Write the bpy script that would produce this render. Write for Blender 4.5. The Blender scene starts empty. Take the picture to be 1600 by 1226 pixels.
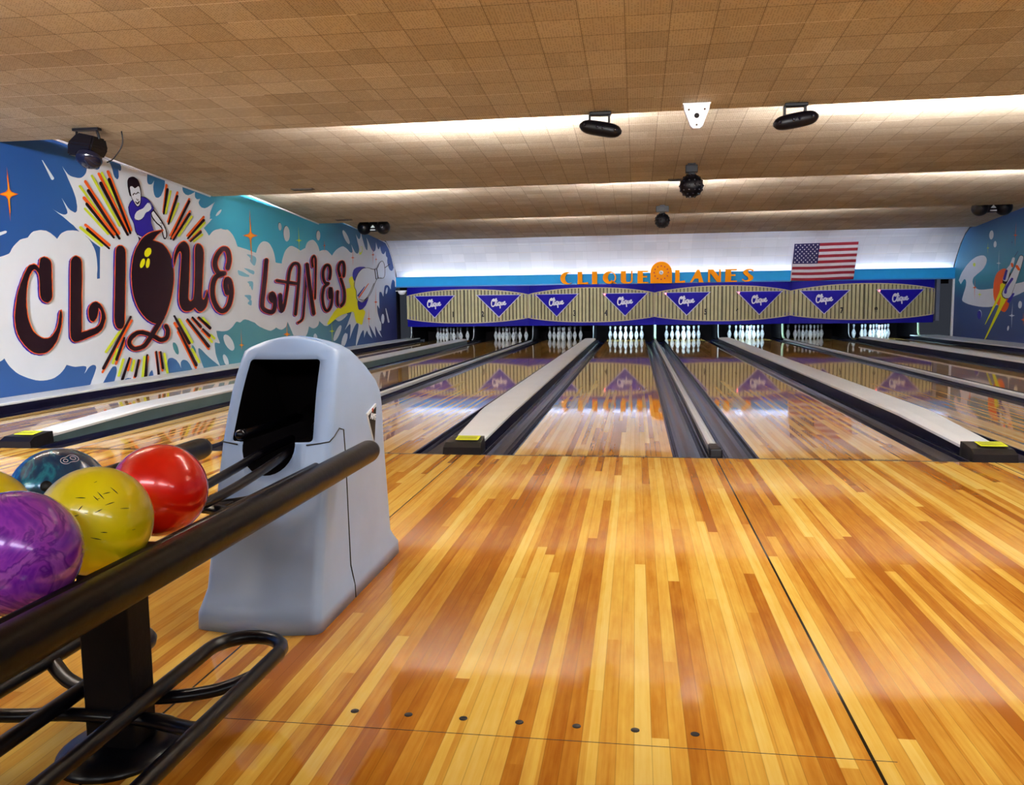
import bpy, bmesh, math, random
from mathutils import Vector, Matrix
from mathutils.geometry import tessellate_polygon
random.seed(7)
PI = math.pi
SC = bpy.context.scene
COL = SC.collection

# ------------------------------------------------------------------ camera
cam_d = bpy.data.cameras.new('camera')
cam = bpy.data.objects.new('camera', cam_d)
COL.objects.link(cam)
cam_d.sensor_fit = 'HORIZONTAL'
cam_d.sensor_width = 36.0
cam_d.lens = 1295.77 / 1600 * 36.0
cam_d.clip_end = 200
YAW, PITCH, ROLL = 0.1488, -0.1043, -0.0121
fw = Vector((-math.sin(YAW) * math.cos(PITCH), math.cos(YAW) * math.cos(PITCH), math.sin(PITCH)))
rt = Vector((math.cos(YAW), math.sin(YAW), 0))
up = rt.cross(fw)
rt, up = rt * math.cos(ROLL) + up * math.sin(ROLL), up * math.cos(ROLL) - rt * math.sin(ROLL)
M3 = Matrix((rt, up, -fw)).transposed()
cam.matrix_world = Matrix.Translation((-0.5257, -5.5222, 1.0142)) @ M3.to_4x4()
SC.camera = cam

# ------------------------------------------------------------------ colour management, world
SC.view_settings.view_transform = 'Standard'
SC.view_settings.look = 'None'
SC.view_settings.gamma = 1.0
SC.view_settings.use_curve_mapping = False
SC.view_settings.exposure = 0.06
W = bpy.data.worlds.new('world')
SC.world = W
W.use_nodes = True
W.node_tree.nodes['Background'].inputs[0].default_value = (0.55, 0.62, 0.8, 1)
W.node_tree.nodes['Background'].inputs[1].default_value = 0.05

def lin(h):
    r = [int(h[i:i + 2], 16) / 255 for i in (0, 2, 4)]
    return tuple([c / 12.92 if c <= 0.04045 else ((c + 0.055) / 1.055) ** 2.4 for c in r]) + (1,)

def area(name, loc, rot, sx, sy, power, col=(1, 1, 1), spread=180):
    d = bpy.data.lights.new(name, 'AREA')
    d.shape = 'RECTANGLE'; d.size = sx; d.size_y = sy
    d.energy = power; d.color = col; d.spread = math.radians(spread)
    o = bpy.data.objects.new(name, d)
    o.location = loc; o.rotation_euler = rot
    COL.objects.link(o)
    return o

# lamps of the seating area behind the bowler (ceiling strips), shining down and towards the lanes
for x, w in ((-4.6, 34), (-1.6, 50), (1.6, 34), (4.8, 28)):
    area('seating_area_lamp', (x, -7.3, 2.7), (math.radians(38), 0, 0), 2.4, 0.5, w, (0.88, 0.94, 1.0))
# unseen fill lamps added to brighten the painted walls and the masks
for x, y, tx, ty, tz, w in ((-4.9, -7.6, -7.2, 6.0, 1.3, 300), (0.9, -7.9, 0.3, 17.0, 1.7, 85), (2.8, -7.6, 7.5, 11.0, 1.5, 70)):
    d_ = Vector((tx - x, ty - y, tz - 2.65))
    area('added_wall_fill', (x, y, 2.65), d_.to_track_quat('-Z', 'Y').to_euler(), 1.6, 0.35, w, (0.9, 0.95, 1.0), 62)
# lamps over each pin deck, hidden behind the masks
LANE_W = 1.0668
PA, PB = 1.6262, 1.7837
LX = [-1.5 * PA - 2 * PB, -1.5 * PA - PB, -0.5 * PA - PB, -0.5 * PA, 0.5 * PA, 0.5 * PA + PB, 1.5 * PA + PB, 1.5 * PA + 2 * PB]
DECK_POWER = [0.5, 0.5, 1.0, 34, 30, 28, 1.8, 26]
for x, w in zip(LX, DECK_POWER):
    area('pin_deck_lamp', (x, 17.62, 0.62), (math.radians(62), 0, 0), 0.9, 0.06, w, (0.55, 0.85, 1.0))

# ------------------------------------------------------------------ materials
MATS = {}
def mat(name, col, rough=0.5, metal=0.0, spec=0.5, coat=0.0, noise=0.0, nscale=8, bump=0.0, emis=None, estr=0, col2=None):
    if name in MATS: return MATS[name]
    m = bpy.data.materials.new(name); m.use_nodes = True
    nt = m.node_tree; b = nt.nodes['Principled BSDF']
    c = lin(col) if isinstance(col, str) else tuple(col) + (1,)
    b.inputs['Base Color'].default_value = c
    b.inputs['Roughness'].default_value = rough
    b.inputs['Metallic'].default_value = metal
    b.inputs['Specular IOR Level'].default_value = spec
    b.inputs['Coat Weight'].default_value = coat
    b.inputs['Coat Roughness'].default_value = 0.08
    if noise or bump or col2:
        tc = nt.nodes.new('ShaderNodeTexCoord')
        n = nt.nodes.new('ShaderNodeTexNoise'); n.inputs['Scale'].default_value = nscale
        n.inputs['Detail'].default_value = 6
        nt.links.new(tc.outputs['Object'], n.inputs['Vector'])
        if noise or col2:
            r = nt.nodes.new('ShaderNodeValToRGB')
            r.color_ramp.elements[0].position = 0.35; r.color_ramp.elements[1].position = 0.68
            c2 = lin(col2) if col2 else tuple([v * (1 - noise) for v in c[:3]]) + (1,)
            r.color_ramp.elements[0].color = c2; r.color_ramp.elements[1].color = c
            nt.links.new(n.outputs['Fac'], r.inputs[0]); nt.links.new(r.outputs[0], b.inputs['Base Color'])
        if bump:
            bp = nt.nodes.new('ShaderNodeBump'); bp.inputs['Strength'].default_value = bump; bp.inputs['Distance'].default_value = 0.01
            nt.links.new(n.outputs['Fac'], bp.inputs['Height']); nt.links.new(bp.outputs[0], b.inputs['Normal'])
    if emis:
        b.inputs['Emission Color'].default_value = lin(emis); b.inputs['Emission Strength'].default_value = estr
    MATS[name] = m
    return m

class NG:
    """tiny node-building helper"""
    def __init__(s, name):
        s.m = bpy.data.materials.new(name); s.m.use_nodes = True
        s.nt = s.m.node_tree; s.b = s.nt.nodes['Principled BSDF']; MATS[name] = s.m
    def n(s, t, **k):
        o = s.nt.nodes.new(t)
        for a, v in k.items(): setattr(o, a, v)
        return o
    def l(s, a, b): s.nt.links.new(a, b)
    def val(s, inp, v):
        if isinstance(v, (int, float)): inp.default_value = v
        else: s.l(v, inp)
    def math(s, op, a, b=0.0, c=0.0):
        o = s.n('ShaderNodeMath', operation=op)
        s.val(o.inputs[0], a); s.val(o.inputs[1], b); s.val(o.inputs[2], c)
        return o.outputs[0]
    def comb(s, x, y, z=0.0):
        o = s.n('ShaderNodeCombineXYZ')
        s.val(o.inputs[0], x); s.val(o.inputs[1], y); s.val(o.inputs[2], z)
        return o.outputs[0]
    def xyz(s):
        tc = s.n('ShaderNodeTexCoord'); sp = s.n('ShaderNodeSeparateXYZ')
        s.l(tc.outputs['Object'], sp.inputs[0]); return sp.outputs
    def white(s, v):
        o = s.n('ShaderNodeTexWhiteNoise', noise_dimensions='3D'); s.l(v, o.inputs['Vector']); return o.outputs['Value']
    def noise(s, v, sc=1.0, det=4.0, rough=0.5):
        o = s.n('ShaderNodeTexNoise'); s.l(v, o.inputs['Vector']); o.inputs['Scale'].default_value = sc
        o.inputs['Detail'].default_value = det; o.inputs['Roughness'].default_value = rough; return o.outputs['Fac']
    def ramp(s, f, stops, interp='LINEAR'):
        o = s.n('ShaderNodeValToRGB'); o.color_ramp.interpolation = interp
        e = o.color_ramp.elements
        while len(e) < len(stops): e.new(0.5)
        for i, (p, c) in enumerate(stops):
            e[i].position = p; e[i].color = lin(c) if isinstance(c, str) else (c, c, c, 1)
        s.l(f, o.inputs[0]); return o.outputs[0]
    def mix(s, f, a, b, mode='MIX'):
        o = s.n('ShaderNodeMix', data_type='RGBA', blend_type=mode)
        s.val(o.inputs[0], f); 
        for k, v in ((6, a), (7, b)):
            if isinstance(v, str): o.inputs[k].default_value = lin(v)
            else: s.l(v, o.inputs[k])
        return o.outputs[2]

def wood(name, stops, bw, blen, rough, seams=(), grain=0.35, dark='3a1808', ior=1.5, spec=0.5, glo=0.03):
    g = NG(name); X, Y, Z = g.xyz()
    bi = g.math('FLOOR', g.math('DIVIDE', X, bw))
    rh = g.white(g.comb(bi, 3.3))
    seg = g.math('FLOOR', g.math('ADD', g.math('DIVIDE', Y, blen), g.math('MULTIPLY', rh, 9.0)))
    t1 = g.white(g.comb(bi, seg, 1.0))
    gi = g.math('FLOOR', g.math('DIVIDE', X, bw * 2.6))
    t2 = g.white(g.comb(gi, 5.0, 7.7))
    tone = g.math('ADD', g.math('MULTIPLY', t1, 0.68), g.math('MULTIPLY', t2, 0.32))
    gr = g.noise(g.comb(g.math('MULTIPLY', X, 90), g.math('MULTIPLY', Y, 3.0), g.math('MULTIPLY', t1, 20)), 1.0, 5, 0.6)
    bl = g.noise(g.comb(g.math('MULTIPLY', X, 22), g.math('MULTIPLY', Y, 4.5), 0.0), 1.0, 3, 0.6)
    f = g.math('ADD', tone, g.math('MULTIPLY', g.math('SUBTRACT', gr, 0.5), grain))
    f = g.math('ADD', f, g.math('MULTIPLY', g.math('SUBTRACT', bl, 0.5), grain * 0.9))
    c = g.ramp(f, stops)
    fr = g.math('FRACT', g.math('DIVIDE', X, bw))
    e = g.math('LESS_THAN', g.math('MINIMUM', fr, g.math('SUBTRACT', 1.0, fr)), 0.03)
    c = g.mix(g.math('MULTIPLY', e, 0.25), c, dark)
    for sx, sw in seams:
        d = g.math('LESS_THAN', g.math('ABSOLUTE', g.math('SUBTRACT', X, sx)), sw)
        c = g.mix(d, c, '120a08')
    g.l(c, g.b.inputs['Base Color'])
    rr = g.noise(g.comb(g.math('MULTIPLY', X, 5), g.math('MULTIPLY', Y, 1.6)), 1.0, 5, 0.6)
    r = g.math('ADD', rough - 0.02, g.math('MULTIPLY', rr, 0.04)); g.l(r, g.b.inputs['Roughness'])
    g.b.inputs['IOR'].default_value = ior
    g.b.inputs['Specular IOR Level'].default_value = spec
    bp = g.n('ShaderNodeBump'); bp.inputs['Strength'].default_value = glo; bp.inputs['Distance'].default_value = 0.002
    g.l(g.noise(g.comb(g.math('MULTIPLY', X, 30), g.math('MULTIPLY', Y, 2.0)), 1.0, 2), bp.inputs['Height'])
    g.l(bp.outputs[0], g.b.inputs['Normal'])
    return g.m

M_APP = wood('approach_maple', [(0.1, 'a4601a'), (0.32, 'c08028'), (0.5, 'd29c3c'), (0.68, 'e0b450'), (0.9, 'e8c66c')], 0.0405, 2.8, 0.065,
             seams=((0.0, 0.004), (-1.705, 0.003), (1.705, 0.003), (-3.41, 0.003), (3.41, 0.003)), grain=0.42, glo=0.02)
M_LANE = wood('lane_maple', [(0.15, 'a8702c'), (0.4, 'c8944a'), (0.6, 'd8ac60'), (0.85, 'e6c47e')], 0.03556, 3.2, 0.04, grain=0.25, glo=0.012)

def tile_mat(name, cols, bumpy=0.5, cove=False):
    g = NG(name); X, Y, Z = g.xyz()
    if cove: Y = g.math('MULTIPLY', g.math('SUBTRACT', Y, Z), 0.8)
    T = 0.3048
    tx = g.math('DIVIDE', X, T); ty = g.math('DIVIDE', Y, T)
    ix = g.math('FLOOR', tx); iy = g.math('FLOOR', ty)
    run = g.math('FLOOR', g.math('ADD', g.math('DIVIDE', tx, 3.0), g.math('MULTIPLY', g.white(g.comb(iy, 2.0)), 7)))
    t = g.math('ADD', g.math('MULTIPLY', g.white(g.comb(ix, iy)), 0.45), g.math('MULTIPLY', g.white(g.comb(run, iy, 4.0)), 0.3))
    big = g.noise(g.comb(X, Y), 0.35, 2)
    c = g.ramp(g.math('ADD', t, g.math('MULTIPLY', big, 0.35)), cols)
    fx = g.math('FRACT', tx); fy = g.math('FRACT', ty)
    ex = g.math('LESS_THAN', fx, 0.014)
    ey = g.math('LESS_THAN', fy, 0.028)
    # bright highlights of raised tile edges painted into the colour; other joints dark
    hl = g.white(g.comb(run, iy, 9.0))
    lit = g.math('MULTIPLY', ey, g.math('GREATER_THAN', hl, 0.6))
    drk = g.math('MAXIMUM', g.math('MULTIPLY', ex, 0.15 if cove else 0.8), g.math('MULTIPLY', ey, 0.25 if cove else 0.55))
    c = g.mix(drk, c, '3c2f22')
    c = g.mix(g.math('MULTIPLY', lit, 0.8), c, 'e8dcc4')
    # pin holes
    hx = g.math('SUBTRACT', g.math('FRACT', g.math('MULTIPLY', tx, 15.0)), 0.5)
    hy = g.math('SUBTRACT', g.math('FRACT', g.math('MULTIPLY', ty, 15.0)), 0.5)
    d2 = g.math('ADD', g.math('MULTIPLY', hx, hx), g.math('MULTIPLY', hy, hy))
    hole = g.math('MULTIPLY', g.math('LESS_THAN', d2, 0.05), g.math('GREATER_THAN', g.white(g.comb(g.math('FLOOR', g.math('MULTIPLY', tx, 15.0)), g.math('FLOOR', g.math('MULTIPLY', ty, 15.0)), 3.0)), 0.35))
    c = g.mix(g.math('MULTIPLY', hole, 0.0 if cove else 0.6), c, '41301f')
    g.l(c, g.b.inputs['Base Color']); g.b.inputs['Roughness'].default_value = 0.85
    g.b.inputs['Specular IOR Level'].default_value = 0.2
    h = g.math('ADD', g.math('MULTIPLY', g.white(g.comb(ix, iy, 8.0)), bumpy), g.math('MULTIPLY', drk, -1.0))
    bp = g.n('ShaderNodeBump'); bp.inputs['Strength'].default_value = 0.35; bp.inputs['Distance'].default_value = 0.006
    g.l(h, bp.inputs['Height']); g.l(bp.outputs[0], g.b.inputs['Normal'])
    return g.m
M_CEIL = tile_mat('ceiling_tile', [(0.1, 'a3937a'), (0.45, 'b0a086'), (0.75, 'b9aa90'), (1.0, 'c4b69c')])
M_COVE = tile_mat('painted_ceiling_tile', [(0.1, 'd2d4dc'), (0.5, 'dcdde4'), (1.0, 'e8e8ee')], cove=True)

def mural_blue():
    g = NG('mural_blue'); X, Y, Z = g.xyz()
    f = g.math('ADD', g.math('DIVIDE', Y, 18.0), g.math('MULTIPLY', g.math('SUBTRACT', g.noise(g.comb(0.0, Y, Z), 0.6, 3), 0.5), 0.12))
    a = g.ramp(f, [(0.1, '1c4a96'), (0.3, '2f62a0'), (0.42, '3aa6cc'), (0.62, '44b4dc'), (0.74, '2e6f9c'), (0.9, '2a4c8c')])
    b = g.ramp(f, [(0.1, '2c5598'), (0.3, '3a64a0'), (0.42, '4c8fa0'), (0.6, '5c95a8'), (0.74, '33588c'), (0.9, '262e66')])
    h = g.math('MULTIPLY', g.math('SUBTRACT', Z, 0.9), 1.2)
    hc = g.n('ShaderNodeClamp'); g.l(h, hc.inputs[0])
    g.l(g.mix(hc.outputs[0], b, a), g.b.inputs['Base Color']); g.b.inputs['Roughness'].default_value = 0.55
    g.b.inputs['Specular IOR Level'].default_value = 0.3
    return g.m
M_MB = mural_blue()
def mural_blue_r():
    g = NG('mural_teal'); X, Y, Z = g.xyz()
    g.l(g.ramp(g.math('DIVIDE', Z, 3.0), [(0.1, '28386c'), (0.35, '2f4f88'), (0.5, '2f8aa4'), (0.75, '2a7ca8'), (1.0, '2a4890')]), g.b.inputs['Base Color'])
    g.b.inputs['Roughness'].default_value = 0.55
    return g.m
M_MR = mural_blue_r()
MUR = [mat('paint_white', 'e6ecf6', 0.6, noise=0.04, nscale=3), M_MB, mat('paint_cyan', '7cc0dc', 0.6), mat('paint_leaf_teal', '46909c', 0.6), mat('paint_navy', '1c2a66', 0.6),
       mat('paint_black', '1c0c16', 0.9, spec=0.1), mat('paint_orange', 'f0621c', 0.6, spec=0.2), mat('paint_amber', 'f8a012', 0.6, spec=0.2), mat('paint_lime', 'd8e428', 0.6), mat('paint_yellow', 'f6f210', 0.6, spec=0.2), mat('paint_violet', '281a9a', 0.6, spec=0.2)]

M_BLK = mat('black_plastic', '09070d', 0.4, spec=0.25)
M_BLKR = mat('black_rubber', '0c0709', 0.6, spec=0.2, bump=0.1, nscale=60)
M_RACK = mat('black_powder_coat', '08060e', 0.3, spec=0.35, noise=0.3, nscale=30)
M_BUMP = mat('black_vinyl_bumper', '080408', 0.35, spec=0.15, bump=0.05, nscale=40)
M_GUT = mat('gutter_navy', '080a28', 0.2, coat=0.0, spec=0.2, noise=0.3, nscale=3)
M_DIV = mat('divider_navy', '0a0924', 0.45, spec=0.15, noise=0.3, nscale=5)
M_CAP = mat('cap_white', 'eef2f6', 0.3, noise=0.06, nscale=4)
M_CAPG = mat('cap_grey', '5f7a80', 0.35, noise=0.25, nscale=3)
M_ALU = mat('aluminium', 'e6eaee', 0.25, metal=0.1)
M_PIT = mat('pit_black', '0a0507', 0.8, spec=0.1)
M_KICK = mat('kickback_dark', '0a070d', 0.6, spec=0.2)
M_KLIT = mat('kickback_edge_white', 'b9d4b0', 0.5)
M_PIN = mat('pin_white', 'e8eef4', 0.22, coat=0.4)
M_PSTR = mat('pin_stripe', '5a1a34', 0.3)
M_PLOGO = mat('pin_emblem_blue', '1c2a7a', 0.3)
M_TAN = mat('mask_tan', 'bdb68c', 0.6, noise=0.14, nscale=5)
M_TANR = mat('mask_edge_tan', 'cbbd98', 0.5)
M_GROOVE = mat('mask_groove', '3a3220', 0.7)
M_BLUE = mat('mask_blue', '15128e', 0.6, spec=0.15, noise=0.12, nscale=4)
M_SIGN = mat('sign_indigo', '120988', 0.6, spec=0.12, col2='190f98', nscale=6)
M_SIGNE = mat('sign_edge_white', 'c8c4e8', 0.4)
M_WHITE = mat('lettering_white', 'eeeef6', 0.5)
M_CYAN = mat('band_cyan', '2098d8', 0.6, spec=0.2, noise=0.05)
M_OR = mat('sign_orange', 'f69408', 0.7, spec=0.1, noise=0.06)
M_ORS = mat('sign_orange_side', 'b45c10', 0.5)
M_RED = mat('dial_red', 'b02018', 0.5)
M_HOOD = mat('hood_grey', 'a2bae0', 0.34, noise=0.08, nscale=5, bump=0.02)
M_HOODB = mat('hood_base_grey', '8398b4', 0.4, noise=0.1, nscale=5)
M_CREAM = mat('trim_white', 'dedee4', 0.5)
M_DARKWALL = mat('dark_wall', '0b0810', 0.8, spec=0.1)
M_REAR = mat('rear_wall_paint', '8a7c6c', 0.8, noise=0.1, nscale=2)
M_YLBL = mat('label_yellow', 'd8e01c', 0.5)
M_VENT = mat('vent_brown', '4a3826', 0.7)
M_FIX = mat('fixture_black', '060409', 0.4, spec=0.2)
M_LENS = mat('lens_dark', '0c0c1c', 0.15, spec=0.5)
M_TUBE = mat('lit_tube', 'ffffff', 0.5, emis='f6f6ff', estr=26000)
M_TUBE2 = mat('lit_tube_cool', 'ffffff', 0.5, emis='e6f0ff', estr=14)
M_TUBE4 = mat('lit_tube_shelf', 'ffffff', 0.5, emis='ecf4ff', estr=34)
M_TUBE3 = mat('lit_tube_open', 'ffffff', 0.5, emis='fff6ea', estr=250)
M_IND = mat('indicator_pink', 'ff7a8a', 0.4, emis='ff6a70', estr=6)
M_INK = mat('black_ink', '120c0c', 0.6)

# ------------------------------------------------------------------ mesh helpers
class MB:
    def __init__(s): s.bm = bmesh.new(); s.mi = 0
    def _f(s, vs, smooth=False, mi=None):
        try: f = s.bm.faces.new(vs)
        except ValueError: return None
        f.material_index = s.mi if mi is None else mi; f.smooth = smooth
        return f
    def box(s, x0, x1, y0, y1, z0, z1, mi=None, bev=0):
        v = [s.bm.verts.new(p) for p in ((x0,y0,z0),(x1,y0,z0),(x1,y1,z0),(x0,y1,z0),(x0,y0,z1),(x1,y0,z1),(x1,y1,z1),(x0,y1,z1))]
        fs = [s._f([v[i] for i in q], False, mi) for q in ((0,3,2,1),(4,5,6,7),(0,1,5,4),(1,2,6,5),(2,3,7,6),(3,0,4,7))]
        if bev:
            es = list({e for f in fs for e in f.edges})
            r = bmesh.ops.bevel(s.bm, geom=es, offset=bev, segments=3, affect='EDGES', profile=0.5)
            for f in r['faces']: f.material_index = s.mi if mi is None else mi
        return v
    def prism(s, pts, axis, a, b, mi=None, smooth=False):
        """closed outline pts (2D) extruded along an axis from a to b"""
        def P(p, t): return {'x': (t, p[0], p[1]), 'y': (p[0], t, p[1]), 'z': (p[0], p[1], t)}[axis]
        A = [s.bm.verts.new(P(p, a)) for p in pts]; B = [s.bm.verts.new(P(p, b)) for p in pts]
        n = len(pts)
        for i in range(n): s._f([A[i], A[(i+1) % n], B[(i+1) % n], B[i]], smooth, mi)
        for V, fl in ((A, True), (B, False)):
            tri = tessellate_polygon([[Vector((p[0], p[1], 0)) for p in pts]])
            for t in tri:
                q = [V[i] for i in t]
                s._f(q, False, mi)
    def loft(s, rings, closed=True, caps=True, smooth=True, mi=None):
        R = [[s.bm.verts.new(p) for p in r] for r in rings]
        n = len(R[0])
        for a, b in zip(R, R[1:]):
            for i in range(n if closed else n - 1):
                s._f([a[i], a[(i+1) % n], b[(i+1) % n], b[i]], smooth, mi)
        if caps and closed:
            s._f(R[0][::-1], False, mi); s._f(R[-1], False, mi)
        return R
    def tube(s, path, r, n=12, closed=False, mi=None, sx=1.0, caps=True):
        P = [Vector(p) for p in path]; N = len(P); rings = []
        rr = r if isinstance(r, (list, tuple)) else [r] * N
        prev = None
        for i in range(N):
            if closed: d = P[(i+1) % N] - P[i-1]
            else: d = P[min(i+1, N-1)] - P[max(i-1, 0)]
            d.normalize()
            if prev is None:
                u = d.cross(Vector((0, 0, 1)))
                if u.length < 0.1: u = d.cross(Vector((1, 0, 0)))
            else: u = prev - d * prev.dot(d)
            u.normalize(); prev = u; w = d.cross(u)
            rings.append([P[i] + (u * math.cos(t) * sx + w * math.sin(t)) * rr[i] for t in [2*PI*k/n for k in range(n)]])
        if closed: rings.append(rings[0]); 
        R = s.loft(rings, True, caps and not closed, True, mi)
    def lathe(s, prof, c=(0, 0, 0), n=24, axis='z', mis=None, mat4=None):
        rings = []
        for r, h in prof:
            ring = []
            for k in range(n):
                t = 2*PI*k/n; p = Vector((r*math.cos(t), r*math.sin(t), h))
                if axis == 'y': p = Vector((p.x, -p.z, p.y))
                if axis == 'x': p = Vector((p.z, p.x, p.y))
                if mat4: p = mat4 @ p
                ring.append(p + Vector(c))
            rings.append(ring)
        R = [[s.bm.verts.new(p) for p in r] for r in rings]
        for j, (a, b) in enumerate(zip(R, R[1:])):
            for i in range(n): s._f([a[i], a[(i+1) % n], b[(i+1) % n], b[i]], True, mis[j] if mis else None)
        s._f(R[0][::-1]); s._f(R[-1])
    def sphere(s, c, r, mi=None, seg=32, ring=16, sc=(1, 1, 1)):
        m = Matrix.Translation(c) @ Matrix.Diagonal((sc[0], sc[1], sc[2], 1))
        g = bmesh.ops.create_uvsphere(s.bm, u_segments=seg, v_segments=ring, radius=r, matrix=m)
        for v in g['verts']:
            for f in v.link_faces: f.smooth = True; f.material_index = s.mi if mi is None else mi
    def xform(s, m): bmesh.ops.transform(s.bm, matrix=m, verts=s.bm.verts); return s
    def build(s, name, mats, parent=None, loc=None, fix=True):
        if fix: bmesh.ops.recalc_face_normals(s.bm, faces=s.bm.faces)
        me = bpy.data.meshes.new(name); s.bm.to_mesh(me); s.bm.free()
        for m in (mats if isinstance(mats, (list, tuple)) else [mats]): me.materials.append(m)
        o = bpy.data.objects.new(name, me); COL.objects.link(o)
        if parent: o.parent = parent
        if loc: o.location = loc
        return o
def struct(o): o['kind'] = 'structure'; return o
def tag(o, label, cat, group=None):
    o['label'] = label; o['category'] = cat
    if group: o['group'] = group
    return o
def thing(name, label, cat, loc=(0, 0, 0), group=None, rz=0):
    o = bpy.data.objects.new(name, None); COL.objects.link(o); o.location = loc; o.rotation_euler.z = rz
    o.empty_display_size = 0.1
    return tag(o, label, cat, group)
def copy_tree(o, parent=None):
    c = o.copy(); COL.objects.link(c)
    if parent: c.parent = parent
    for ch in list(o.children): copy_tree(ch, c)
    return c
def smooth_path(pts, n=6, closed=False):
    P = [Vector(p) for p in pts]; N = len(P); o = []
    for i in range(N if closed else N - 1):
        a, b, c, d = (P[i-1], P[i], P[(i+1) % N], P[(i+2) % N]) if closed else (P[max(i-1, 0)], P[i], P[i+1], P[min(i+2, N-1)])
        for k in range(n):
            t = k / n
            o.append(0.5*((2*b) + (c-a)*t + (2*a-5*b+4*c-d)*t*t + (3*b-a-3*c+d)*t**3))
    if not closed: o.append(P[-1])
    return o
def text_obj(name, s, size, m, parent, loc, rot, ext=0.002, align='CENTER', bold=0.0, sx=1.0):
    cu = bpy.data.curves.new(name, 'FONT'); cu.body = s; cu.size = size; cu.extrude = ext; cu.offset = bold
    cu.align_x = align; cu.align_y = 'CENTER'
    tmp = bpy.data.objects.new('t', cu); COL.objects.link(tmp)
    bpy.context.view_layer.update()
    me = bpy.data.meshes.new_from_object(tmp.evaluated_get(bpy.context.evaluated_depsgraph_get()))
    bpy.data.objects.remove(tmp)
    me.name = name; me.materials.clear(); me.materials.append(m)
    o = bpy.data.objects.new(name, me); COL.objects.link(o); o.parent = parent; o.location = loc; o.rotation_euler = rot; o.scale = (sx, 1, 1)
    return o
def strokes_mesh(mb, paths, w, y0, y1, mi=0, f=lambda x, z: (x, z)):
    """flat brush strokes in the xz plane, given thickness y0..y1"""
    for p in paths:
        q = smooth_path([Vector((a, 0, b)) for a, b in p], 5) if len(p) > 2 else [Vector((a, 0, b)) for a, b in p]
        n = len(q)
        L, R = [], []
        for i in range(n):
            d = q[min(i+1, n-1)] - q[max(i-1, 0)]; d.normalize(); nn = Vector((-d.z, 0, d.x)) * w / 2
            L.append(q[i] + nn); R.append(q[i] - nn)
        for i in range(n - 1):
            vs = []
            for yy in (y0, y1):
                for v in (L[i], L[i+1], R[i+1], R[i]): vs.append(mb.bm.verts.new((v.x, yy, v.z)))
            for qd in ((0,1,2,3),(7,6,5,4),(0,4,5,1),(1,5,6,2),(2,6,7,3),(3,7,4,0)): mb._f([vs[k] for k in qd], False, mi)
        for e in (q[0], q[-1]):
            pts = [(e.x + w/2*math.cos(2*PI*k/10), e.z + w/2*math.sin(2*PI*k/10)) for k in range(10)]
            mb.prism(pts, 'y', y0, y1, mi)

# ------------------------------------------------------------------ the setting
XL, XR = -7.2, 7.5
YB = -9.0           # wall behind the seating area
b = MB(); b.box(XL, XR, YB, 0.0, -0.12, 0.0); FLOOR = struct(b.build('floor', M_APP))
b = MB(); b.box(XL, XR, 0.0, 20.4, -0.2, -0.125); struct(b.build('floor', M_DIV))
# ceiling: saw-tooth bays, each rising at the step that hides its tubes, then the painted cove down to the rear wall
EDGES = [-6.44, -1.93, 2.58, 7.09, 11.6, 16.05]
ZLO, ZHI = 2.80, 3.06
prof = [(YB, 2.93)]
for e in EDGES[:-1]:
    prof.append((e, ZLO))
    if e > 0: prof += [(e + .215, 2.855), (e + .22, 2.95), (e + .205, 2.95), (e + .2, 2.87), (e + .02, 2.84)]   # unseen trough added below the tubes to block their downward light
    prof.append((e + 0.012, ZHI))
prof += [(16.05, 2.76), (16.06, 2.9)]
cove = [(16.06, 2.9), (16.35, 2.81), (16.65, 2.66), (16.92, 2.43), (17.15, 2.15), (17.32, 1.9), (17.37, 1.7), (17.37, 1.56), (17.22, 1.56)]
b = MB()
def sheet(pts, mi, th=0.05):
    for i in range(len(pts) - 1):
        (y0, z0), (y1, z1) = pts[i], pts[i+1]
        b._f([b.bm.verts.new(p) for p in ((XL, y0, z0), (XR, y0, z0), (XR, y1, z1), (XL, y1, z1))], False, mi)
sheet(prof, 0); sheet(cove, 1)
b._f([b.bm.verts.new(p) for p in ((XL - .3, YB - .3, 3.3), (XR + .3, YB - .3, 3.3), (XR + .3, 20.5, 3.3), (XL - .3, 20.5, 3.3))], False, 0)
struct(b.build('ceiling', [M_CEIL, M_COVE], fix=False))
# end walls and the dark wall behind the pin machines
b = MB(); b.box(XL - .3, XR + .3, YB - 0.2, YB, -0.2, 3.3); struct(b.build('wall_rear', M_REAR))
b = MB(); b.box(XL, XR, 20.3, 20.4, -0.2, 1.9); b.box(XL, XR, 17.62, 17.7, 1.45, 1.9); struct(b.build('wall_back', M_PIT))
b = MB(); b.box(XL, XR, 17.2, 17.25, 1.575, 1.84); b.box(XL, XR, 17.17, 17.21, 1.555, 1.59, 1); b.box(XL, XR, 17.18, 17.21, 1.83, 1.845, 1)
struct(b.build('trim_1', [M_CYAN, mat('band_edge', '2878b8', 0.4)]))

# side walls with their painted murals
def wall_outline(side):
    pts = [(YB, -0.2), (YB, 2.93)]
    for e in EDGES[:-1]: pts += [(e, ZLO), (e + .012, ZHI)]
    pts += [(16.05, 2.78), (16.35, 2.76), (16.65, 2.61), (16.9, 2.38), (17.12, 2.1), (17.26, 1.86), (17.3, 1.6), (17.3, -0.2)]
    return pts
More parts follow.
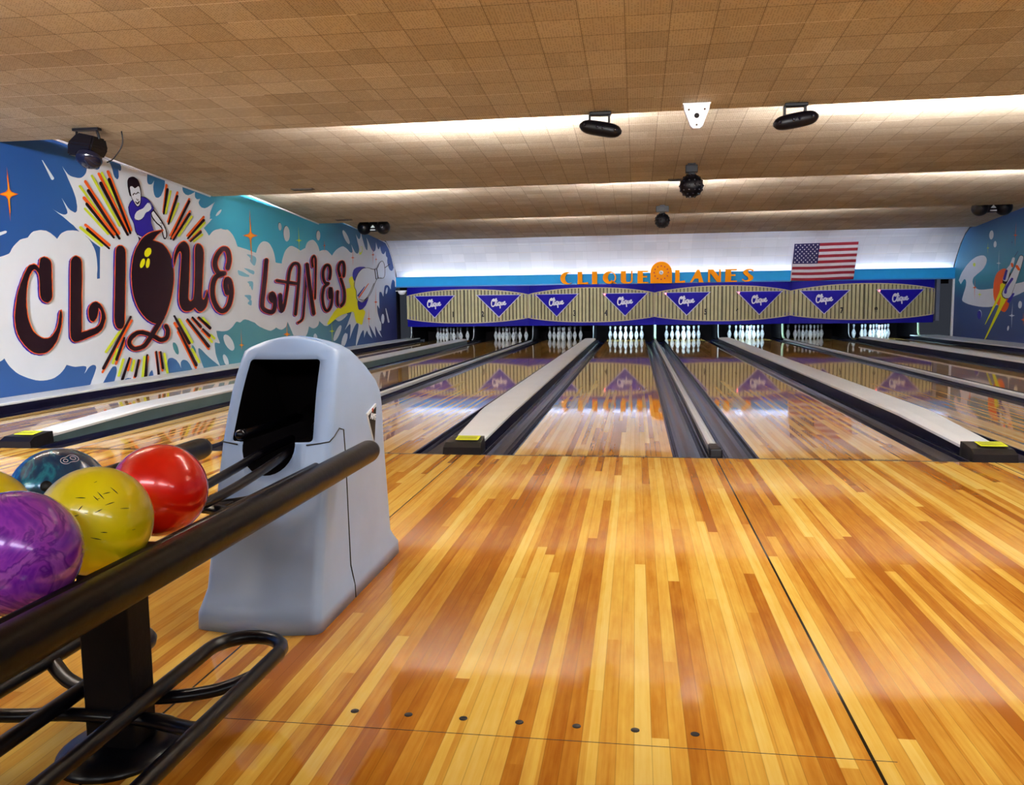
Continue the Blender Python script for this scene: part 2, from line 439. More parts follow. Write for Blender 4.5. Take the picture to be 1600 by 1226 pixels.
# painted shapes as colour, kind, then outline steps along the wall and up, in units of 5 mm
MURAL_L = """
0 0 432 301 17 13 26 3 22 2 11 3 9 3 6 2 4 4 5 7 6 6 6 5 7 5 7 5 9 3 9 2 7 2 3 3 4 4 5 4 7 4 9 2 8 2 8 1 8 0 8 0 7 -2 7 -2 6 -3 6 -3 5 -3 4 -3 4 4 6 6 7 5 7 3 8 3 8 2 9 1 9 1 8 0 7 0 5 -1 3 0 -5 3 -7 4 -9 6 -11 5 -12 6 -12 6 -13 5 -13 6 -9 3 10 -3 13 -4 12 -2 6 0 5 1 4 2 2 2 0 4 -1 3 -5 9 -6 10 -5 7 5 -5 8 -8 7 -7 8 -5 7 -2 7 -2 4 0 3 2 3 3 1 5 1 6 -1 6 -1 8 -2 7 -4 9 -5 10 -7 11 -7 11 -6 10 -7 9 -4 7 4 -5 7 -6 7 -5 8 -3 9 -1 9 0 8 0 8 1 7 2 7 4 5 4 5 5 3 5 2 6 1 5 -1 5 -1 6 -1 3 4 -2 5 -4 6 -4 5 -2 5 -2 5 -1 6 0 6 0 5 2 3 1 2 3 2 3 1 5 0 5 0 6 0 4 -2 5 -1 3 12 -2 16 -2 12 -2 142 -6 230 -10 198 -8 -15 -7 -21 -11 -13 -6 2 1 10 4 7 4 -8 -8 -11 -11 -9 -11 -5 -7 -3 -7 0 -6 3 -3 5 -3 4 -1 -7 -4 -10 -7 -11 -6 -10 -6 -10 -6 -7 -4 5 -3 7 -4 6 -4 5 -4 4 -4 3 -2 7 4 10 7 11 6 11 4 12 3 12 2 11 2 11 1 6 0 -5 1 -10 -1 -4 0 9 -1 16 0 13 0 7 1 5 1 6 -1 10 -3 10 -5 10 -5 7 -6 7 -7 6 -6 4 -7 4 -6 3 -5 17 -1 25 -2 25 -2 26 -3 27 -3 18 -2 4 6 6 8 6 7 8 7 10 6 9 5 9 3 10 3 11 1 12 0 12 -1 12 -3 11 -5 9 -7 9 -7 7 -8 5 -9 4 -8 3 -9 2 -9 1 -6 16 -1 23 0 16 0 1 4 1 5 4 6 7 10 10 12 10 10 11 8 12 6 12 5 11 4 11 2 13 1 13 -1 15 -2 14 -2 15 -3 14 -3 10 -2 15 4 21 6 16 4 4 7 7 8 10 8 11 5 14 5 14 3 13 2 12 1 13 -2 14 -4 13 -6 11 -7 8 -8 6 -9 4 -7 11 3 15 3 16 2 16 1 18 1 18 -2 19 -6 20 -7 13 -5 8 5 11 7 14 7 17 8 20 7 21 6 19 5 19 4 20 2 21 -3 22 -4 15 -4 -15 7 -20 9 -15 7 13 -6 19 -9 18 -8 16 -5 15 -5 13 -2 16 1 8 5 -3 10 -7 13 -5 10 12 -9 18 -12 16 -10 13 -4 14 -3 13 0 11 5 10 8 5 9 -4 11 -8 12 -9 12 -8 13 -7 13 -6 9 11 -6 14 -9 13 -5 11 0 8 4 7 6 5 8 3 11 3 8 7 -11 10 -15 12 -14 13 -14 13 -14 13 -10 13 -5 12 1 3 10 1 13 -1 13 -4 10 -6 9 -4 7 8 -5 12 -7 12 -7 11 -9 10 -8 12 -9 14 -8 15 -7 14 -4 14 2 14 5 10 7 5 12 3 14 1 11 10 -11 14 -15 13 -8 12 2 11 9 7 6 7 -9 9 -12 10 -10 11 -4 14 -2 14 1 13 5 13 8 9 5 0 -7 1 -11 2 -8 12 -4 12 -3 0 -8 -4 -9 1 -10 8 -12 12 -12 14 -10 15 -5 19 -2 17 0 12 5 10 8 7 6 6 -13 8 -20 7 -17 4 -13 2 -10 2 -8 -14 6 -20 7 -18 1 -14 -8 -12 -14 -9 -12 -2 -9 0 -8 -4 -4 -11 5 -16 10 -18 6 -21 2 -22 -1 -18 -4 -10 -10 -7 -13 -5 -12 -5 -10 -2 -9 -5 -4 -9 5 -11 10 -11 8 -19 2 -16 -3 -4 -8 -2 -12 -1 -14 0 -18 -1 -20 0 -14 -11 7 -14 9 -11 2 -2 -9 2 -16 6 -15 10 -15 13 -14 11 -12 6 -4 8 -3 4 -5 1 -13 -1 -16 -4 -11 -14 -1 -15 2 2 -4 7 -5 11 -10 14 -12 11 -8 -18 7 -24 10 -22 11 -21 15 -20 16 -12 5 0 -15 7 -26 6 -19 -19 12 -26 17 -23 15 -19 13 -17 10 -6 1 10 -19 21 -28 15 -22 -17 7 -23 9 -19 9 -10 8 -6 7 -9 2 -15 -9 -18 -14 -12 -11 0 12 -1 16 -4 10 -12 -1 -16 -7 -16 -9 -26 -20 -31 -25 -21 -18 1 8 2 12 5 14 9 17 13 19 10 16 5 10 3 9 -1 7 -12 4 -16 -1 -15 -6 -18 -10 -17 -11 -20 -16 -20 -17 -14 -12 4 11 6 15 5 15 3 12 2 11 -3 7 -7 1 -12 -3 -11 -4 -17 -6 -17 -8 -13 -5 15 11 22 15 19 16 16 13 14 12 9 10 3 7 0 5 -6 3 -20 -4 -25 -6 -17 -5 7 -3 7 -3 -15 -6 -23 -8 -23 -6 -20 -5 -20 -3 -18 -1 -15 1 -13 4 -13 3 -15 1 -14 0 -10 0 -15 -8 -23 -10 -20 -8 -18 -1 -16 2 -11 1 -1 1 -16 6 -22 8 -16 6 -3 -6 -5 -8 -9 -6 -15 -5 -18 -4 -17 -1 -18 2 -17 5 -12 3 -5 -8 -8 -12 -9 -10 -12 -7 -13 -6 -13 -4 -12 -2 -12 -1 -13 1 -17 2 -19 3 -16 4 -11 8 -9 9 -7 9 -8 7 -6 8 -6 6 -5 6 -6 6 -4 4 -4 -5 -6 -7 -8 -7 -12 -4 -15 -4 -15 -2 -17 2 -17 4 -12 4 -12 -4 -17 -4 -18 -3 -20 2 -20 4 -19 4 -16 4 -14 3 -12 4 -11 4 -10 5 -6 3 -21 4 -28 6 -24 3 -16 -2 -12 -5 -10 -3 -10 1 -8 2 -9 0 -11 -6 -13 -8 -13 -6 -14 -5 -14 -3 -16 -1 -20 0 -22 2 -15 1 1 -5 2 -7 3 -8 6 -8 6 -8 2 -5 -8 0 -14 3 -10 1 -3 -4 0 -7 1 -7 1 -7 1 -8 4 -10 7 -13 10 -14 8 -11 -18 9 -24 12 -24 12 -23 13 -22 14 -16 8 -7 -1 0 -7 1 -7 5 -11 7 -13 7 -13 8 -11 7 -10 5 -8 -3 -4 -4 -6 -2 -3 3 2 4 4 4 3 -204 -6 -234 -6 -144 -2 -5 4 3 8 3 5 4 4 6 6 6 7 5 5 4 7 5 6 6 8 5 8 4 7 0 4 -2 3 -4 1 -5 1 -6 -1 -7 -2 -8 -5 -8 -7 -6 -4 3 4 5 6 1 5 -1 2 -5 1 -5 1 -9 0 -10 0 -10 0 -12 2 -11 3 -8 2 -4 -4 -5 -5 -7 -5 -8 -5 -9 -4 -11 -4 -12 -2 -13 -1 -12 0 -12 1 -12 2 -11 3 -13 4 -13 5 -12 5 -10 6 -9 7 -7 6 -6 7 -5 7 -3 5 -3 -2 -4 -2 -6 -2 -22 -12 -29 -13 -16 6 1 64 10 90
1 0 769 392 3 -2 4 -2 4 -2 5 -3 4 -2 3 -2 4 -3 2 -2 3 -3 3 -3 2 -4 3 -3 3 -5 2 -4 2 -5 1 -5 1 -5 1 -6 0 -6 0 -6 0 -8 -1 -8 -2 -8 -1 -8 0 -5 3 0 4 1 4 0 1 12 2 17 2 20 2 17 2 12 -4 2 -6 2 -7 3 -7 3 -7 3 -7 4 -8 4 -8 4 -7 3
1 0 752 2 2 1 4 2 3 3 4 2 3 2 4 1 3 0 4 0 3 0 2 -1 1 -1 1 -3 0 -2 0 -2 0 -2 -5 0 -8 0 -8 0 -8 0
1 0 796 3 2 3 4 4 4 5 6 5 5 5 7 7 7 7 8 7 8 7 6 4 3 2 4 0 4 0 3 0 3 -2 1 -2 1 -3 0 -3 -1 -4 -1 -4 -3 -6 -5 -9 -6 -9 -5 -8 -3 -5 -8 0 -12 0 -13 -1 -12 0
1 0 881 3 3 2 4 5 5 4 6 5 5 3 5 1 6 1 5 0 5 -1 4 0 2 -1 2 -2 0 -3 0 -2 -1 -3 -2 -2 -2 -3 -2 -2 -1 -2 -7 0 -10 0 -11 0 -9 0
1 0 934 4 4 1 5 1 5 1 4 1 5 -1 4 -1 4 -1 3 -1 -5 0 -9 0 -9 0 -7 0
1 0 1000 4 3 4 3 5 5 6 4 6 3 4 3 3 4 2 3 2 2 0 2 -1 1 -3 1 -2 1 -4 0 -3 0 -3 -1 -5 -1 -4 -1 -4 -1 -2 -5 0 -6 0 -8 -1 -7 0
1 0 1071 5 2 1 2 3 3 3 3 2 3 2 4 0 4 0 5 -1 4 -1 3 -1 4 -2 3 -3 2 -2 1 -2 -6 0 -10 0 -11 0 -10 1
1 0 1118 3 -2 6 -3 7 -2 9 -3 9 -1 6 0 6 1 4 1 5 2 3 2 3 4 2 5 1 6 0 5 0 6 -1 5 -2 5 -2 5 -2 5 -3 4 -4 4 -3 5 -5 3 -5 3 -4 3 -3 -1 3 -1 4 0 5 0 4 2 3 3 2 4 2 5 1 5 0 5 -1 5 -1 6 -2 5 -3 5 -4 5 -4 5 -7 6 -8 5 -8 5 -8 3 -5 -21 0 -32 0 -33 0 -30 0
1 0 1250 3 -2 2 0 2 2 3 2 3 2 2 4 2 5 0 5 -1 5 -2 6 -2 5 -3 4 -3 0 -2 -4 -1 -9 -1 -10 0 -9 0
1 0 1294 5 -3 2 -2 2 -1 4 0 2 2 2 3 1 6 -1 7 -1 6 -2 4 -2 5 -2 4 -2 2 -3 0 -1 -4 -1 -7 0 -8 0 -8 1
1 0 890 585 2 -3 3 -3 3 -4 3 -5 2 -4 2 -4 1 -3 1 -4 1 -3 2 -3 2 -3 3 -2 3 -1 2 -1 2 -1 4 2 2 3 2 3 0 3 0 5 0 4 0 4 -1 3 3 -2 4 -1 3 1 3 3 1 4 0 2 0 2 -1 2 -2 2 0 2 -8 0 -11 1 -13 0 -11 1
1 0 1062 580 -1 -3 -1 -4 -1 -5 -1 -5 0 -3 0 -3 1 -3 1 -2 2 -2 2 -1 3 0 4 0 4 1 4 1 3 2 4 3 3 3 2 2 2 2 -1 -2 -2 -4 -1 -5 -2 -4 -1 -4 0 -4 0 -5 1 -4 1 -4 1 -3 2 -2 2 -2 2 -2 3 -1 3 0 4 0 5 1 4 2 5 3 4 2 4 5 4 5 4 5 4 6 3 5 2 6 2 5 1 6 1 4 1 4 -13 0 -20 1 -22 1 -19 1
1 0 1240 571 0 -3 0 -4 0 -4 0 -4 2 -3 3 -3 4 -2 5 -2 5 -1 5 0 5 0 5 1 5 2 5 1 5 2 4 2 6 2 4 2 5 2 3 1 -1 -2 0 -3 -1 -3 0 -4 0 -2 2 -3 3 -1 3 -2 4 -1 4 1 6 1 5 1 4 1 -2 -2 -3 -3 -3 -3 -2 -3 -1 -3 2 -2 2 -3 4 -3 5 -2 5 -2 5 0 6 0 7 0 7 2 7 2 8 3 9 4 9 4 8 4 7 3 6 3 6 3 7 3 8 4 9 4 8 4 6 3 -38 1 -53 2 -57 2 -49 2
1 0 1392 487 40 58 38 18 -3 -31 -52 -42
0 0 1458 510 -9 -5 -8 -3 -6 -2 -3 1 2 3 5 5 7 5 9 5 9 4 6 2 3 -1 -2 -3 -5 -5
2 0 1638 391 8 0 15 0 18 -1 16 -3 10 -3 4 -5 -1 -7 -4 -7 -4 -6 -5 -4 -4 -1 -6 1 -6 2 -6 3 -4 2 -5 3 -3 3 -2 3 3 4 1 4 -4 2 -8 3 -8 3 -6 3
2 0 1613 342 2 1 9 -1 9 0 9 -1 12 -1 13 -2 12 -1 8 -2 3 -3 0 -4 -4 -3 -5 -2 -5 0 -7 2 -8 1 -8 2 -8 2 -7 3 -9 2 -7 3 -6 2
2 0 1570 334 11 -2 17 -2 18 -4 16 -4 12 -2 5 -3 -3 -3 -4 -1 -5 0 -7 0 -6 0 -7 0 -7 0 -8 1 -8 0 -7 1 -6 1 -6 1 -5 2 -2 3 -2 3 -2 4 1 3
2 0 1632 296 5 1 10 2 11 0 10 0 6 -2 3 -5 -1 -6 -2 -8 -2 -6 -2 -4 -4 0 -4 3 -3 3 -2 3 -2 3 -1 2 -7 -2 -1 2 0 4 -2 3 -5 3 -7 3
2 0 1604 249 7 1 7 1 10 0 10 0 10 0 6 -2 2 -3 0 -4 -2 -5 -3 -4 -2 -3 -5 0 -6 3 -6 2 -4 3 -5 3 -5 2 -6 2 -5 2
2 0 1628 224 4 2 6 3 8 2 6 2 4 0 2 -2 1 -4 -1 -5 -1 -5 -3 -2 -5 -1 -8 2 -7 2 -6 2
0 0 645 543 26 -38 3 -1 4 1 3 3 0 2 -34 34 -1 0 -1 0 -1 -1
0 0 491 360 27 10 2 2 1 2 -2 1 -3 0 -28 -8 -3 -3 0 -2 2 -2
4 0 2006 494 -3 -13 -7 -12 -12 -6 -13 -2 -12 5 -8 9 -3 13 2 13 8 11 11 7 13 1 12 -4 9 -10
0 0 2009 492 -2 -13 -8 -11 -12 -7 -13 -2 -12 5 -8 10 -3 12 2 13 8 11 11 7 13 2 12 -5 9 -9
4 0 1932 514 -1 -6 -4 -6 -5 -3 -6 -1 -7 2 -4 4 -2 6 1 7 3 5 5 4 7 1 6 -2 4 -5
0 0 1935 512 -1 -6 -4 -6 -5 -3 -6 -1 -7 2 -4 5 -2 6 1 6 3 6 5 3 7 1 6 -2 5 -5
4 0 2324 512 -3 -9 -7 -8 -9 -5 -10 0 -8 3 -6 7 -1 9 3 9 7 8 9 4 10 1 9 -3 5 -7
0 0 2328 510 -3 -9 -7 -8 -9 -5 -10 0 -8 3 -6 7 -1 9 3 9 7 8 9 4 10 1 8 -3 6 -7
0 0 2254 79 -1 -7 -5 -6 -9 -3 -9 0 -9 3 -7 6 -3 7 1 8 5 5 8 4 10 0 9 -4 7 -6
0 0 2522 84 -24 -15 -24 -10 -20 -4 -11 2 -2 9 10 13 18 15 23 14 24 11 21 5 12 -3 1 -8 -10 -14
0 0 2615 52 -13 -13 -15 -9 -12 -4 -8 1 -2 6 4 11 9 13 13 12 14 9 13 5 8 -1 2 -7 -4 -11
0 0 2676 534 15 -13 8 -11 -2 -8 -11 -3 -18 3 -22 9 -20 12 -15 13 -7 11 2 8 11 3 17 -4 21 -8
0 0 2599 54 -15 -12 -17 -9 -14 -4 -10 1 -3 7 4 11 10 13 15 12 16 9 15 4 10 -1 3 -7 -4 -11
0 0 1504 98 9 -13 3 -11 -5 -7 -12 -3 -15 4 -16 8 -14 12 -8 12 -3 11 5 7 11 2 15 -3 16 -8
0 0 1467 38 4 -9 0 -8 -3 -4 -7 -1 -8 3 -9 7 -6 9 -4 8 -1 8 4 4 6 1 8 -3 9 -7
3 0 1167 92 3 -9 1 -6 -3 -5 -5 0 -7 3 -6 6 -6 7 -3 9 -1 6 3 5 5 0 7 -2 7 -6
3 0 1265 82 2 -7 0 -6 -2 -3 -3 0 -5 2 -5 5 -4 7 -3 6 0 6 2 3 4 0 4 -2 5 -5
0 0 1575 180 -1 0 0 1 1 0 0 -1
0 0 3210 141 -4 -11 -8 -9 -12 -5 -12 0 -10 6 -7 9 -1 11 4 11 8 9 11 5 12 0 11 -5 6 -9
0 0 3233 194 38 -71 6 -4 13 -1 10 2 3 4 -54 71 -4 2 -6 0 -5 -1
0 0 3282 291 -7 -8 -9 -6 -9 -3 -7 0 -4 4 0 6 4 9 7 8 9 6 9 3 7 0 4 -4 0 -6
8 0 2880 480 -8 -9 -11 -8 -12 -4 -10 0 -7 4 -1 8 3 9 8 9 11 8 12 4 10 0 7 -4 2 -7
0 0 2874 484 -6 -6 -8 -5 -8 -3 -7 0 -5 2 -1 6 2 6 6 7 8 5 8 3 7 0 5 -3 1 -5
8 0 1493 208 -1 0 1 0
6 0 534 512 4 -47 5 -5 20 -2 -21 -8 -6 -6 -3 -48 -3 47 -5 5 -22 2 23 8 6 6
7 0 532 495 5 -33 4 -3 14 -2 -15 -6 -4 -4 -1 -34 -4 33 -3 4 -17 1 17 6 5 4
6 0 1672 550 6 -79 10 -6 40 -3 -41 -9 -11 -8 -3 -83 -9 82 -10 6 -43 3 44 9 12 8
7 0 1669 524 7 -57 7 -4 29 -2 -29 -7 -9 -5 2 -60 -10 59 -7 4 -32 2 33 7 8 5
6 0 1947 156 1 -46 6 -4 24 -4 -25 -2 -6 -4 -5 -11 -2 12 -5 3 -25 4 25 3 7 3
7 0 1946 141 1 -33 4 -3 17 -3 -17 -1 -5 -3 -3 -8 -2 9 -4 2 -17 3 18 2 4 2
6 0 1568 139 1 -55 3 -2 15 -3 -15 -1 -4 -3 -2 -13 -2 14 -3 2 -14 3 14 1 4 3
7 0 1566 122 2 -39 3 -2 10 -2 -11 -1 -2 -1 -1 -10 -2 10 -3 2 -10 2 11 1 2 1
8 0 2094 528 5 -50 5 -2 21 -2 -21 -4 -6 -3 -8 -51 2 50 -6 3 -23 1 24 4 6 4
8 0 2423 143 8 -38 6 -3 23 -3 -24 -2 -6 -3 -4 -53 -3 53 -6 3 -24 4 25 2 6 3
6 0 2372 494 0 -21 2 -1 11 0 -11 -2 -3 -2 -4 -23 1 23 -3 1 -11 1 12 2 2 1
6 0 2738 493 -2 -50 5 -2 21 -1 -21 -3 -5 -2 -6 -35 0 34 -5 2 -20 1 21 4 5 2
6 0 3050 514 -1 -39 5 -2 21 0 -22 -4 -5 -2 -8 -53 2 52 -5 2 -20 1 21 3 5 3
6 0 3097 476 0 -23 4 -1 16 -1 -16 -2 -5 -2 -4 -25 0 25 -4 1 -16 1 16 2 5 2
6 0 3076 309 -4 -74 6 -3 24 -2 -25 -3 -6 -2 -9 -57 2 57 -5 2 -24 3 24 2 6 2
6 0 2953 202 -2 -52 5 -2 23 -3 -23 -2 -6 -2 -7 -44 1 44 -6 3 -22 2 23 2 6 2
6 0 2373 492 0 -17 4 -2 13 0 -13 -3 -4 -2 -2 -27 -2 27 -3 1 -16 1 16 2 4 3
8 0 766 501 107 -85 1 -1 2 1 1 1 -102 88 -4 1 -3 -1 -3 -2
8 0 814 533 100 -112 3 -1 5 0 3 3 -1 2 -101 112 -3 1 -4 -1 -2 -2
8 0 854 545 81 -92 3 -1 4 0 3 3 0 2 -82 92 -3 2 -4 -1 -2 -3
6 0 787 515 123 -116 3 -1 5 1 2 2 0 3 -124 116 -3 1 -4 -1 -2 -3
5 0 795 494 116 -107 3 -1 4 1 3 2 -1 2 -114 109 -3 1 -5 -1 -3 -3
8 0 780 449 85 -54 3 -1 4 2 2 2 -1 2 -86 53 -3 1 -3 -1 -2 -2
6 0 778 474 111 -79 5 -1 5 2 2 3 -1 2 -112 79 -4 1 -4 -1 -3 -3
5 0 787 460 101 -72 3 -1 3 1 2 2 -1 2 -99 74 -4 1 -4 -1 -2 -3
8 0 758 401 78 -37 5 -1 4 2 1 2 -2 3 -78 37 -4 0 -4 -1 -1 -3
6 0 778 409 89 -43 4 -1 4 2 2 2 -2 3 -90 43 -4 0 -3 -1 -2 -3
5 0 783 399 83 -40 3 -1 3 1 1 2 -1 2 -81 42 -4 1 -4 -2 -1 -2
6 0 841 542 108 -131 3 -2 5 1 3 2 0 3 -109 131 -3 2 -4 -1 -3 -3
5 0 845 519 102 -119 3 -1 4 0 3 2 0 3 -100 121 -4 1 -5 -1 -3 -3
6 0 878 553 82 -140 3 -1 6 0 4 2 0 4 -83 139 -3 2 -5 -1 -4 -2
5 0 880 534 80 -128 2 -2 4 1 2 1 1 3 -76 130 -4 1 -5 0 -3 -3
8 0 1167 543 -33 -65 1 -2 3 -1 4 0 3 3 32 66 0 2 -3 1 -5 -1
6 0 1146 558 -23 -79 1 -2 4 -1 5 1 2 3 23 79 -1 2 -4 1 -5 -1
5 0 1149 547 -24 -72 1 -2 3 0 3 0 2 2 29 73 -1 2 -4 1 -6 -1
8 0 1205 514 -48 -57 0 -2 2 -2 4 1 4 2 48 57 1 3 -3 1 -4 -1
6 0 1202 545 -58 -89 0 -3 3 -1 5 0 3 3 59 90 0 2 -4 2 -5 -1
5 0 1200 535 -53 -86 0 -2 3 -1 4 1 2 1 57 86 0 3 -4 1 -5 0
6 0 1266 534 -113 -116 -1 -2 3 -2 4 0 4 2 115 117 0 2 -3 2 -5 0
5 0 1265 528 -110 -120 0 -2 2 -2 4 1 3 1 114 120 1 3 -4 2 -6 0
8 0 1277 485 -79 -64 -1 -3 2 -1 4 -1 4 2 80 64 1 3 -2 1 -5 0
6 0 1267 499 -104 -87 -1 -3 3 -1 4 -1 4 2 105 88 1 2 -3 2 -4 0
5 0 1264 491 -95 -85 -1 -2 2 -1 4 -1 3 2 100 85 1 3 -3 2 -6 0
8 0 1353 474 -72 -45 -2 -2 2 -2 4 -1 5 2 73 44 1 3 -1 2 -5 0
6 0 1348 491 -102 -66 -2 -3 2 -2 5 0 5 1 102 66 2 3 -2 2 -5 1
5 0 1347 482 -98 -65 -2 -2 2 -2 4 0 3 1 102 63 3 3 -3 3 -6 0
8 0 1335 436 -52 -24 -2 -3 1 -2 4 -1 4 1 52 24 3 3 -1 2 -5 1
6 0 1326 447 -67 -35 -3 -2 1 -2 5 -1 5 1 67 34 3 3 -2 2 -4 1
5 0 1325 443 -61 -33 -2 -2 1 -2 4 -1 4 1 64 32 3 3 -2 3 -6 1
8 0 833 96 66 52 1 3 -2 2 -4 0 -4 -1 -65 -52 -1 -2 2 -2 4 -1
6 0 815 47 136 127 1 2 -3 2 -4 1 -3 -2 -135 -127 -1 -2 2 -2 4 -1
5 0 821 55 126 129 1 2 -3 2 -3 0 -3 -1 -129 -127 -1 -3 3 -3 5 0
8 0 859 66 22 35 0 2 -3 2 -4 0 -2 -2 -22 -34 0 -2 3 -2 4 0
6 0 872 64 45 58 0 2 -2 2 -4 0 -4 -1 -44 -58 0 -3 2 -2 4 0
5 0 877 75 37 54 0 2 -2 2 -4 0 -3 -2 -40 -53 0 -3 4 -2 5 -1
8 0 880 32 25 41 0 3 -3 1 -4 0 -3 -1 -25 -41 0 -3 3 -1 4 0
6 0 922 44 15 29 0 2 -4 2 -4 0 -3 -2 -15 -29 1 -2 3 -2 4 0
5 0 896 21 35 54 0 2 -3 2 -4 0 -2 -2 -38 -53 0 -3 3 -2 5 -1
8 0 939 41 13 26 0 2 -4 2 -4 0 -3 -2 -12 -26 0 -2 4 -2 4 0
6 0 949 21 27 44 0 3 -3 2 -5 0 -3 -2 -27 -44 0 -2 3 -2 5 0
5 0 955 26 17 41 -1 3 -3 1 -4 0 -2 -2 -20 -40 0 -4 5 -2 5 0
8 0 985 14 13 50 -1 3 -3 1 -5 0 -2 -2 -14 -51 1 -2 4 -2 4 0
6 0 994 9 22 64 -1 3 -4 2 -4 -1 -3 -2 -21 -64 0 -3 4 -1 5 0
5 0 1001 12 13 67 -1 2 -3 1 -4 0 -2 -2 -18 -66 1 -3 5 -2 6 0
8 0 1252 105 -64 71 -4 2 -5 0 -3 -2 0 -3 63 -71 4 -2 5 0 4 2
6 0 1235 92 -75 74 -4 2 -5 -1 -3 -2 0 -3 74 -73 4 -2 6 0 3 3
5 0 1237 104 -77 82 -3 1 -5 0 -3 -2 1 -2 71 -83 5 -2 7 0 5 2
8 0 1287 43 -37 41 -4 2 -6 0 -4 -2 1 -3 37 -41 4 -2 6 0 3 2
6 0 1266 27 -89 112 -4 2 -5 0 -4 -2 0 -2 89 -112 4 -3 5 0 4 2
5 0 1271 35 -94 115 -3 2 -5 0 -3 -2 0 -2 88 -116 5 -3 7 0 5 2
8 0 1371 102 -51 37 -5 2 -6 -1 -3 -2 2 -3 50 -37 5 -2 6 0 3 3
6 0 1349 81 -121 91 -5 2 -5 -1 -3 -2 1 -3 120 -91 5 -2 6 1 3 2
5 0 1351 90 -120 86 -4 1 -5 -1 -2 -2 1 -2 114 -88 7 -2 7 1 4 3
6 0 1305 148 -47 30 -5 1 -5 -1 -3 -3 2 -2 47 -30 5 -2 5 1 3 3
5 0 1307 153 -47 28 -4 1 -5 -1 -2 -2 1 -2 43 -30 6 -2 7 1 3 3
8 0 1354 158 -30 20 -5 2 -6 -1 -3 -3 2 -2 30 -21 5 -1 6 1 3 2
6 0 1362 145 -69 34 -5 1 -6 -1 -2 -3 2 -2 69 -35 6 -1 5 1 2 3
5 0 1364 148 -68 33 -4 1 -5 -1 -2 -3 2 -2 63 -35 7 -2 7 2 3 3
8 0 1387 113 -21 11 -6 2 -5 -1 -3 -3 2 -3 21 -11 6 -2 6 1 2 3
6 0 1354 117 -42 23 -6 1 -5 -1 -2 -2 2 -3 42 -23 5 -2 6 1 2 3
5 0 1358 123 -40 21 -5 1 -5 -1 -2 -2 2 -2 35 -23 7 -2 7 1 3 4
8 0 983 8 17 67 -1 2 -4 1 -4 0 -2 -2 -16 -67 1 -2 3 -2 4 1
6 0 991 2 22 74 -1 2 -3 1 -4 0 -2 -2 -21 -73 1 -2 3 -2 3 1
5 0 995 4 15 74 -1 1 -3 1 -3 0 -2 -2 -18 -72 1 -3 4 -1 5 0
6 0 1064 7 -9 78 -2 2 -4 1 -3 -1 -2 -2 10 -78 2 -2 3 -1 4 1
5 0 1065 17 -8 69 -1 2 -4 1 -3 -1 -1 -2 4 -69 2 -3 5 -1 4 1
8 0 1109 22 -11 56 -2 3 -5 0 -3 -1 -2 -2 11 -56 2 -2 5 -1 3 1
6 0 1083 31 -9 53 -2 2 -4 1 -4 -1 -1 -2 9 -53 2 -2 4 -1 4 1
5 0 1087 38 -9 47 -2 2 -3 0 -3 -1 -1 -1 5 -47 3 -3 4 -1 5 1
10 0 605 312 1 2 0 3 2 2 2 2 2 1 3 2 3 1 3 0 3 1 4 -1 3 0 4 -1 3 -2 3 -1 2 -2 2 -2 1 -2 1 -3 0 -3 0 -6 0 -7 -1 -9 0 -8 -1 -8 0 -7 0 -8 0 -7 -1 -6 0 -6 -1 -3 -1 -2 -2 -3 -1 -2 -2 -2 -3 -1 -2 -2 -3 -1 -4 -1 -3 -1 -3 0 -4 1 -3 1 -3 1 -2 2 -2 2 -2 2 -2 2 -1 3 -1 4 0 5 0 6 0 6 1 6 0 5 0 4 0 3 0 4 0 2 -1 3 0 2 -1 2 -1 2 -1 1 -1 1 -2 2 -1 1 -2 0 -1 0 -1 0 -2 -1 -2 -1 -2 -2 -2 -2 -2 -3 -3 -3 -2 -3 -2 -4 -2 -4 -1 -4 -2 -5 -1 -5 -2 -5 -1 -5 -1 -5 -1 -6 0 -5 -1 -6 0 -6 0 -7 0 -6 1 -7 1 -6 1 -6 1 -5 2 -5 2 -5 2 -4 3 -4 2 -3 3 -3 3 -3 3 -2 4 -2 3 -2 4 -2 4 -1 3 -2 4 0 4 -1 4 0 3 0 4 1 3 1 4 2 3 2 3 3 4 2 3 3 3 4 3 3 2 4 2 5 2 4 2 6 2 6 1 6 1 4 2 3 2 2 2 3 5 0 2 -3 0 -2 1 -4 0 -3 0 -4 -1 -4 0 -5 -1 -5 -2 -5 -2 -6 -2 -5 -3 -6 -3 -7 -4 -5 -3 -6 -4 -4 -4 -4 -4 -4 -4 -4 -4 -3 -5 -2 -4 -3 -4 -2 -5 -2 -5 -1 -5 -1 -5 -1 -5 0 -5 0 -5 1 -4 1 -5 0 -5 2 -5 1 -4 3 -5 3 -5 3 -4 4 -5 4 -4 5 -3 4 -4 4 -3 4 -3 5 -2 4 -2 5 -1 5 -1 5 -1 5 0 6 0 5 0 5 0 5 1 6 1 6 2 7 2 7 2 8 3 7 3 7 3 7 3 7 4 6 4 7 3 6 4 5 3 5 3 5 4 4 3 4 3 3 4 2 3 2 3 2 4 1 3 0 3 1 3 0 3 -1 3 0 3 -2 2 -2 2 -2 2 -2 -3 1 -1 -1 1 3 0 4 1 3
